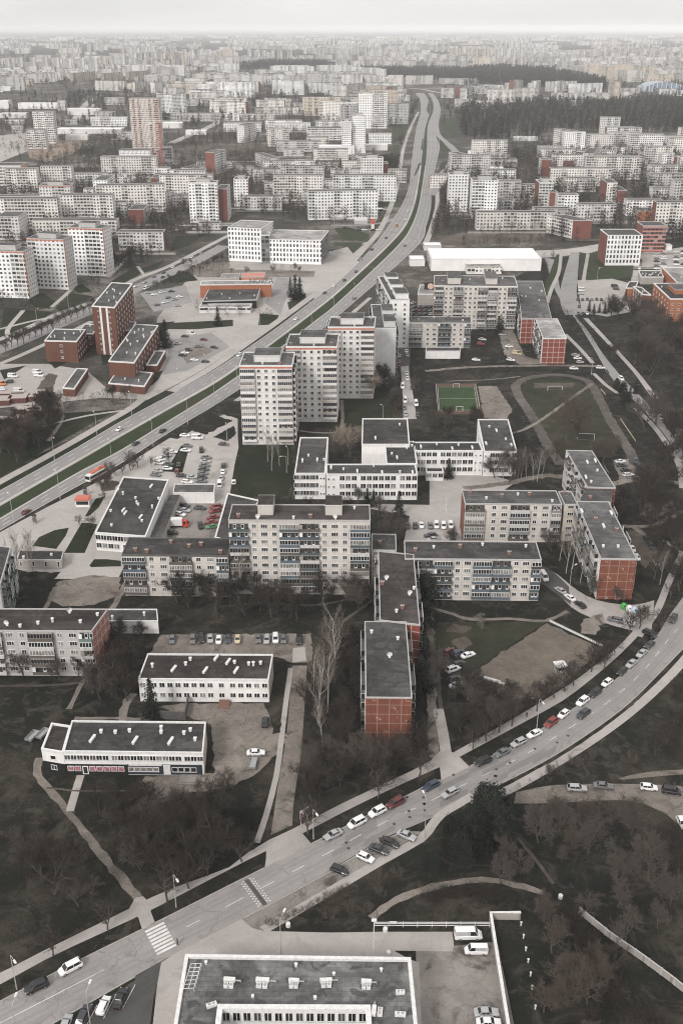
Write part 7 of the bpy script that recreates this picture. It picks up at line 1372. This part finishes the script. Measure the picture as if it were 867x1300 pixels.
def wood(name, spots, mats):
    """spots: (x, y, h, kind, material index)"""
    VV, TT, MM, off = [], [], [], 0
    for (x, y, h, kd, mi) in spots:
        v, t = LOW[kd][rnd.randrange(6)]; a = rnd.uniform(0, 6.283); s = h / 11; ca, sa = math.cos(a) * s, math.sin(a) * s
        w = np.empty_like(v); w[:, 0] = v[:, 0] * ca - v[:, 1] * sa + x; w[:, 1] = v[:, 0] * sa + v[:, 1] * ca + y; w[:, 2] = v[:, 2] * s
        VV.append(w); TT.append(t + off); MM.append(np.full(len(t), mi, dtype=np.int32)); off += len(v)
    V_ = np.concatenate(VV); T_ = np.concatenate(TT); M_ = np.concatenate(MM); me = bpy.data.meshes.new(name)
    me.vertices.add(len(V_)); me.vertices.foreach_set('co', V_.ravel()); me.loops.add(len(T_) * 3); me.loops.foreach_set('vertex_index', T_.ravel()); me.polygons.add(len(T_)); me.polygons.foreach_set('loop_start', np.arange(0, len(T_) * 3, 3, dtype=np.int32))
    for m in mats: me.materials.append(m)
    me.polygons.foreach_set('material_index', M_); me.update(); me.validate(); o = put(name, me); o['kind'] = 'stuff'; return o
def spots(poly, n, h, kinds, mis, fr=True):
    W = [G(*p) for p in poly]; x0, x1 = min(p.x for p in W), max(p.x for p in W); y0, y1 = min(p.y for p in W), max(p.y for p in W); wp = [(p.x, p.y) for p in W]; out = []; tr = 0
    while len(out) < n and tr < n * 12:
        tr += 1; x, y = rnd.uniform(x0, x1), rnd.uniform(y0, y1)
        if in_poly(x, y, wp) and (not fr or free(Vector((x, y, 0)), 2.0)): out.append((x, y, rnd.uniform(*h), rnd.choice(kinds), rnd.choice(mis)))
    return out
M_far1 = plain('far_twigs_grey', (.085, .07, .06), .95, .05); M_far2 = plain('far_twigs_dark', (.034, .03, .026), .95, .05); M_far3 = plain('far_needles', (.022, .026, .024), .95, .05); MW = [M_far1, M_far2, M_far3]
PINEW = [[(585, 140), (600, 136), (650, 136), (700, 130), (760, 134), (867, 128), (960, 124), (960, 172), (838, 171), (700, 166), (680, 180), (588, 178), (578, 160)], [(585, 92), (600, 88), (640, 86), (700, 90), (768, 104), (768, 116), (700, 114), (600, 108), (566, 100)], [(300, 84), (340, 79), (425, 80), (425, 86), (300, 90)], [(458, 88), (584, 88), (584, 104), (500, 104), (458, 98)], [(150, 128), (120, 118), (86, 120), (86, 130), (96, 138)]]
sp = spots(PINEW[0], 3000, (15, 22), ['pine', 'tall', 'tall'], [2, 2, 1, 0], True) + spots(PINEW[1], 2300, (15, 22), ['pine'], [2, 2, 1], False) + spots(PINEW[2], 900, (16, 22), ['pine'], [2], False) + spots(PINEW[3], 1500, (14, 20), ['pine', 'tall'], [2, 1, 1], False) + spots(PINEW[4], 160, (10, 16), ['pine', 'round'], [2, 1])
wood('pine_woods', sp, MW)
sp = spots([(0, 205), (160, 222), (300, 214), (480, 205), (480, 150), (217, 140), (217, 128), (110, 120), (0, 130)], 900, (8, 14), ['round', 'tall'], [1, 0, 1]) + spots([(112, 178), (150, 168), (165, 178), (168, 200), (150, 222), (60, 222), (40, 205), (70, 200)], 330, (6, 12), ['round'], [1, 1, 0]) + spots([(232, 180), (300, 165), (380, 168), (400, 180), (330, 186), (250, 186)], 300, (7, 11), ['round', 'tall'], [1, 0, 0]) + spots([(230, 200), (280, 200), (330, 192), (336, 200), (300, 212), (230, 218)], 200, (6, 10), ['round', 'tall'], [1, 0]) + spots([(608, 178), (712, 178), (712, 200), (660, 202), (612, 198)], 260, (6, 10), ['round'], [1, 1, 2]) + spots([(486, 206), (506, 206), (502, 240), (488, 240)], 110, (10, 15), ['tall', 'round'], [1]) + spots([(556, 250), (568, 240), (570, 290), (548, 300)], 110, (9, 14), ['tall'], [0, 1]) + spots([(556, 130), (600, 130), (590, 145), (560, 142)], 60, (8, 13), ['round'], [1])
sp += spots([(590, 280), (700, 292), (720, 296), (690, 312), (560, 312), (560, 300)], 120, (5, 9), ['tall', 'round'], [0, 1]) + spots([(0, 300), (150, 276), (290, 268), (290, 290), (210, 322), (150, 350), (90, 300), (40, 318), (0, 320)], 420, (7, 12), ['round', 'tall'], [1, 1, 0]) + spots([(0, 226), (300, 215), (480, 215), (486, 290), (420, 286), (300, 270), (0, 300)], 1300, (9, 16), ['round', 'tall'], [1, 0, 0]) + spots([(560, 210), (870, 180), (950, 180), (950, 330), (867, 310), (770, 306), (720, 314), (700, 292), (570, 290)], 1700, (10, 17), ['round', 'tall'], [1, 1, 0]) + spots([(800, 250), (867, 240), (960, 250), (960, 330), (840, 312), (812, 300)], 260, (9, 14), ['round'], [1, 2]) + spots([(0, 160), (36, 150), (36, 165), (0, 172)], 110, (6, 10), ['round'], [1, 0]) + spots([(500, 186), (526, 130), (532, 128), (514, 190)], 90, (7, 11), ['round'], [1]) + spots([(686, 330), (706, 322), (700, 366), (688, 368)], 16, (5, 8), ['round'], [1]) + spots([(744, 346), (800, 338), (800, 352), (746, 356)], 20, (4, 7), ['round'], [1])
sp += [(q[1].x, q[1].y, q[3], 'round', 1 if q[2] == 'dark' else 0) for q in PEND[292:]]
wood('bare_woods', sp, MW)
from mathutils import noise as mn
def mask(p):
    '''below zero where the far town leaves room for parks and tree belts'''
    return mn.noise(Vector((p.x / 900, p.y / 620, 3.7))) + .5 * mn.noise(Vector((p.x / 300, p.y / 260, 9.1))) + .12
# trees of the far town
sp = []
for k in range(13000):
    y = 52 + 112 * rnd.random() ** 1.25; x = rnd.uniform(-40, 907)
    if any(in_poly(x, y, P) for P in PINEW) or 524 < x < 562 and y > 110: continue
    p = G(x, y)
    if not (mask(p) < .1 or rnd.random() < .22): continue
    sp.append((p.x, p.y, rnd.uniform(11, 19), rnd.choice(('round', 'tall', 'pine')), rnd.choice((0, 1, 1, 2))))
wood('far_trees', [s for s in sp if free(Vector((s[0], s[1], 0)), 2, False)], MW)
# ================================================================== THE FAR TOWN
FARK = [FW['beige'], FW['grey'], FW['white'], FW['cream']]
def farspot():
    """a free place for one more far block, in pixels; rows seen as bands"""
    while True:
        y = 47 + 118 * rnd.random() ** 1.5; x = rnd.uniform(-60, 927)
        if any(in_poly(x, y + 1, P) for P in PINEW): continue
        if 505 < x < 575 and y > 108 or x > 575 and y > 122 or 215 < x < 430 and y > 148 or x < 215 and y > 118: continue
        if 20 < x < 80 and y > 110: continue
        return x, y
used = [(f[0], f[1], f[2], f[3]) for f in FB]
def clash(x0, x1, y0, y1): return any(x0 < b_ and x1 > a and y0 < d and y1 > c for a, b_, c, d in used)
cand = []
tries = 0
def allowed(p):
    x, y = PX(p)
    if not (-80 < x < 950 and 46 < y < 166) or mask(p) < .05 or any(in_poly(x, y + 1, P) for P in PINEW): return False
    return not (505 < x < 575 and y > 108 or x > 575 and y > 122 or 215 < x < 430 and y > 148 or x < 215 and y > 118 or 20 < x < 80 and y > 110)
while len(cand) < 2300 and tries < 9000:
    tries += 1; x, y = farspot(); c0 = G(x, y); a = rnd.choice((0, 0, .12, -.15, .4, -.4, 1.2)); slab = rnd.random() < .68; k = rnd.choices(range(4), (.42, .22, .28, .08))[0]
    LL = rnd.choice((55, 75, 100, 140)); hh = rnd.choice((14.5, 26, 26, 36)); th_ = rnd.choice((36, 48, 58)); d = Vector((math.cos(a), math.sin(a), 0)); n = Vector((-d.y, d.x, 0))
    for i in range(rnd.choice((3, 4, 5, 6))):   # one estate: like blocks set out in rows
        if slab: L_, D_, h = LL * rnd.uniform(.8, 1.1), 13, hh; p = c0 + n * (i // 2) * 62 + d * (i % 2) * (LL + 26) + d * rnd.uniform(-9, 9)
        else: L_, D_, h = 21, 17, th_; p = c0 + d * i * 48 + n * rnd.uniform(-14, 14)
        r_ = abs(d.x) * L_ / 2 + abs(d.y) * D_; q_ = abs(d.y) * L_ / 2
        bx = (p.x - r_ - 3, p.x + r_ + 3, p.y - q_ - 4, p.y + q_ + D_ + 8)
        if not allowed(p) or clash(*bx) or (not slab and p.y < 4200): continue
        used.append(bx); cand.append((p, L_, D_, h, a, k))
cand.sort(key=lambda c_: c_[0].y)
NB = sum(1 for t in THINGS if t[0].name.startswith('apartment_block'))
n_ind = 115
b = MB()
for i, (p, L_, D_, h, a, k) in enumerate(cand):
    d = Vector((math.cos(a), math.sin(a), 0)); n = Vector((-d.y, d.x, 0)); P = [p - d * L_ / 2, p + d * L_ / 2, p + d * L_ / 2 + n * D_, p - d * L_ / 2 + n * D_]
    if i < n_ind:
        g = FW['red'] if rnd.random() < .14 else FARK[k]
        q = building('apartment_block', ('long ' if L_ > 50 else 'slim tall ' if h > 30 else '') + ('beige', 'grey', 'white', 'cream')[k] + ' apartment block of the far town', 'apartment block', P, h, [FARK[k], g, FARK[k], g], R_grey, None, (), vents=0, group='apartment blocks of the far town')
    else:
        for j in range(4):
            s, e = P[j], P[(j + 1) % 4]; ll = (e - s).length; b.quad((s.x, s.y, 0), (e.x, e.y, 0), (e.x, e.y, h), (s.x, s.y, h), k, [(0, -.9), (ll, -.9), (ll, h - .9), (0, h - .9)])
        b.ngon([(v.x, v.y, h) for v in P], 4)
o = put('far_town', b.mesh('far_town', FARK + [R_grey])); o['kind'] = 'stuff'
# ================================================================== AIR, LIGHT, CAMERA
hz = MB(); hz.box(-91000, 91000, -2500, 91000, -1.0, 212.0, 0, True); mh = bpy.data.materials.new('haze'); mh.use_nodes = True; nt = mh.node_tree; nt.nodes.remove(nt.nodes['Principled BSDF']); pv = nt.nodes.new('ShaderNodeVolumePrincipled')
pv.inputs['Color'].default_value = (.985, .985, .99, 1); pv.inputs['Density'].default_value = 4.9e-5; pv.inputs['Anisotropy'].default_value = -.3
nt.links.new(pv.outputs[0], [n for n in nt.nodes if n.type == 'OUTPUT_MATERIAL'][0].inputs['Volume'])
ho = put('haze', hz.mesh('haze', [mh])); ho['kind'] = 'stuff'
W = bpy.data.worlds.new('World'); SC.world = W; W.use_nodes = True; nt = W.node_tree; bg = nt.nodes['Background']
EL, AZ = math.radians(38), math.radians(-150)    # sun high, behind the camera and to its left
sky = nt.nodes.new('ShaderNodeTexSky'); sky.sky_type = 'NISHITA'; sky.sun_disc = False; sky.sun_elevation = EL; sky.sun_rotation = AZ; sky.dust_density = 4.0; sky.air_density = 1.0; sky.ozone_density = 1.0
hs_ = nt.nodes.new('ShaderNodeHueSaturation'); hs_.inputs['Saturation'].default_value = .12; nt.links.new(sky.outputs[0], hs_.inputs['Color'])
wm = nt.nodes.new('ShaderNodeMix'); wm.data_type = 'RGBA'; wm.blend_type = 'MULTIPLY'; wm.inputs[0].default_value = 1; nt.links.new(hs_.outputs[0], wm.inputs[6]); wm.inputs[7].default_value = (1.0, .985, .972, 1)
om = nt.nodes.new('ShaderNodeMix'); om.data_type = 'RGBA'; om.inputs[0].default_value = .7; nt.links.new(wm.outputs[2], om.inputs[6]); om.inputs[7].default_value = (5.68, 5.62, 5.58, 1)   # even cloud deck over the clear sky
tcw = nt.nodes.new('ShaderNodeTexCoord'); cn = nt.nodes.new('ShaderNodeTexNoise'); cn.inputs['Scale'].default_value = 5; cn.inputs['Detail'].default_value = 6; mpw = nt.nodes.new('ShaderNodeMapping'); mpw.inputs['Scale'].default_value = (1, 1, 5); nt.links.new(tcw.outputs['Generated'], mpw.inputs['Vector']); nt.links.new(mpw.outputs[0], cn.inputs['Vector'])
cr_ = nt.nodes.new('ShaderNodeValToRGB'); cr_.color_ramp.elements[0].position = .3; cr_.color_ramp.elements[0].color = (.93, .93, .935, 1); cr_.color_ramp.elements[1].position = .7; cr_.color_ramp.elements[1].color = (1.05, 1.05, 1.05, 1); nt.links.new(cn.outputs['Fac'], cr_.inputs['Fac'])
cm_ = nt.nodes.new('ShaderNodeMix'); cm_.data_type = 'RGBA'; cm_.blend_type = 'MULTIPLY'; cm_.inputs[0].default_value = 1; nt.links.new(om.outputs[2], cm_.inputs[6]); nt.links.new(cr_.outputs[0], cm_.inputs[7])
nt.links.new(cm_.outputs[2], bg.inputs['Color']); bg.inputs['Strength'].default_value = .15
sl = bpy.data.lights.new('sun', 'SUN'); sl.energy = 1.5; sl.angle = math.radians(10); sl.color = (1.0, .97, .94); so_ = bpy.data.objects.new('sun', sl); COL.objects.link(so_)
dv = Vector((math.sin(AZ) * math.cos(EL), math.cos(AZ) * math.cos(EL), math.sin(EL))); so_.rotation_euler = dv.to_track_quat('Z', 'Y').to_euler(); so_.location = dv * 500
cam = bpy.data.cameras.new('camera'); co = bpy.data.objects.new('camera', cam); COL.objects.link(co); SC.camera = co
co.location = (0, 0, H); co.rotation_euler = (math.pi / 2 - TH, 0, 0); cam.sensor_fit = 'VERTICAL'; cam.sensor_height = 36; cam.lens = 36; cam.clip_start = 1; cam.clip_end = 200000
SC.view_settings.view_transform = 'Standard'; SC.view_settings.look = 'None'; SC.view_settings.exposure = 0.4; SC.view_settings.gamma = 1; SC.view_settings.use_curve_mapping = False
SC.render.engine = 'CYCLES'; cy = SC.cycles; cy.use_denoising = True; cy.denoiser = 'OPENIMAGEDENOISE'; cy.denoising_input_passes = 'RGB_ALBEDO_NORMAL'; cy.denoising_prefilter = 'NONE'
cy.max_bounces = 5; cy.diffuse_bounces = 2; cy.glossy_bounces = 2; cy.transmission_bounces = 1; cy.volume_bounces = 1; cy.transparent_max_bounces = 4; cy.caustics_reflective = False; cy.caustics_refractive = False; cy.filter_width = 1.1
# ================================================================== LABELS: where each thing stands
bpy.context.view_layer.update()
MARKS = [('the zebra crossing', 205, 1192), ('the speed hump', 324, 1132), ('the office roof', 378, 1260), ('the white rail fence', 548, 1176), ('the concrete yard', 590, 1250), ('the concrete panel fence', 800, 1205), ('the lower right scrub', 760, 1100),
 ('the dirt track parking', 790, 1005), ('the roadside bay', 470, 1090), ('the roadside pines', 600, 1070), ('the navy and white block', 165, 950), ('the brown roofed block', 262, 862), ('the straight dirt path', 366, 950), ('the long garden path', 110, 1060), ('the lower left scrub', 240, 1070),
 ('the worn red gable', 492, 910), ('the driveway apron', 575, 970), ('the dry field', 690, 835), ('the road bend', 780, 880), ('the recycling containers', 798, 774), ('the diagonal block', 775, 700), ('the weeping willow', 612, 785), ('the balcony block by the willow', 610, 735),
 ('the nine storey block', 380, 700), ('the blue balcony block', 222, 730), ('the pink tiled gable', 125, 825), ('the bare earth lawn', 105, 745), ('the truck yard', 245, 662), ('the shopping hall', 165, 650), ('the red roofed kiosk', 107, 640), ('the school court', 560, 640), ('the red left gable block', 650, 660),
 ('the white school', 450, 590), ('the right school wing', 632, 570), ('the mini pitch', 582, 506), ('the nearest white tower', 338, 530), ('the second white tower', 396, 500), ('the third white tower', 446, 460), ('the blank grey gable', 489, 450), ('the sports field', 722, 530), ('the running track', 660, 520), ('the east park trees', 820, 450), ('the fresh red gable', 704, 450),
 ('the left sheds', 25, 522), ('the brick complex', 100, 450), ('the brick tower', 140, 400), ('the pale plaza', 245, 445), ('the market hall', 300, 378), ('the highway median', 290, 485), ('the avenue', 110, 395), ('the three striped towers', 70, 345), ('the white office building', 355, 310), ('the highway bend', 500, 300), ('the long nine storey block', 605, 385), ('the stepped white slab', 505, 410),
 ('the white warehouse', 620, 332), ('the cross street', 735, 322), ('the white seven storey block', 790, 320), ('the large east car park', 850, 335), ('the small east car park', 752, 388), ('the orange school', 850, 385), ('the twin towers beside the highway', 600, 255), ('the lone striped tower', 74, 255), ('the diamond patterned block', 174, 208), ('the brown tower', 188, 160), ('the striped twin slabs', 55, 165), ('the earthworks', 80, 190), ('the far left avenue', 115, 135),
 ('the brown wasteland', 300, 195), ('the red balcony towers', 262, 255), ('the red sided tower', 475, 220), ('the tall striped slab', 482, 140), ('the white highway towers', 450, 175), ('the highway interchange', 550, 180), ('the long grey hall', 635, 208), ('the pine wood', 720, 155), ('the arena', 838, 108), ('the upper pine wood', 670, 102), ('the red gabled terraces', 760, 205), ('the far right terraces', 845, 215), ('the red gable by the cross street', 735, 290), ('the far pine strip', 380, 84), ('the top of the highway', 535, 118), ('the far left town', 60, 95), ('the far right town', 820, 75), ('the far middle town', 500, 80), ('the far centre left town', 250, 105)]
ORD = ['', 'second', 'third', 'fourth', 'fifth', 'sixth', 'seventh', 'eighth', 'ninth', 'tenth', 'eleventh', 'twelfth']
rec = []
for o, look, at, fixed in THINGS:
    if fixed: continue
    x, y = PX(o.matrix_world.translation); best = min(MARKS, key=lambda m: math.hypot((x - m[1]), (y - m[2]) * 1.3))
    dx, dy = x - best[1], y - best[2]
    rel = ('right of' if dx > 0 else 'left of') if abs(dx) > abs(dy) * 1.2 else ('beyond' if dy < 0 else 'this side of')
    k = 'street lamps' if False else ''
    rec.append([o, look, f'{look} {rel} {best[0]}', x, y])
by = {}
for r_ in rec: by.setdefault(r_[2], []).append(r_)
for lab, rs in by.items():
    if len(rs) == 1: rs[0][0]['label'] = lab; continue
    ex = max(r_[3] for r_ in rs) - min(r_[3] for r_ in rs); ey = max(r_[4] for r_ in rs) - min(r_[4] for r_ in rs)
    if ex >= ey * .8: rs.sort(key=lambda r_: r_[3]); first, last, side = 'leftmost', 'rightmost', 'from left'
    else: rs.sort(key=lambda r_: -r_[4]); first, last, side = 'nearest', 'farthest', 'from the front'
    for i, r_ in enumerate(rs):
        o = r_[0]; n = len(rs)
        q = first if i == 0 else last if i == n - 1 else (ORD[i] if i < 12 else str(i + 1) + ('th' if 10 < (i + 1) % 100 < 14 else {1: 'st', 2: 'nd', 3: 'rd'}.get((i + 1) % 10, 'th'))) + ' ' + side
        o['label'] = f'{lab}, {q}'
for o, look, at, fixed in THINGS:
    w = len(o['label'].split())
    if w > 16: o['label'] = o['label'].replace(' of the far town', '').replace(' apartment', '').replace(' with red gable', ' with red end').replace('the ', '')
    w = len(o['label'].replace('-', ' ').split())
    if w > 16: print('LONG', w, o['label'])
    if 'group' in o and not o['group']: del o['group']
print('THINGS', len(THINGS), 'TREES', NT, 'OBJECTS', len(bpy.data.objects), 'FARBLOCKS', len(cand), 'NB', NB)
from collections import Counter
print(Counter(o.name.split('.')[0] for o, *_ in THINGS).most_common(40))
print(Counter(o['label'] for o, *_ in THINGS).most_common(3))
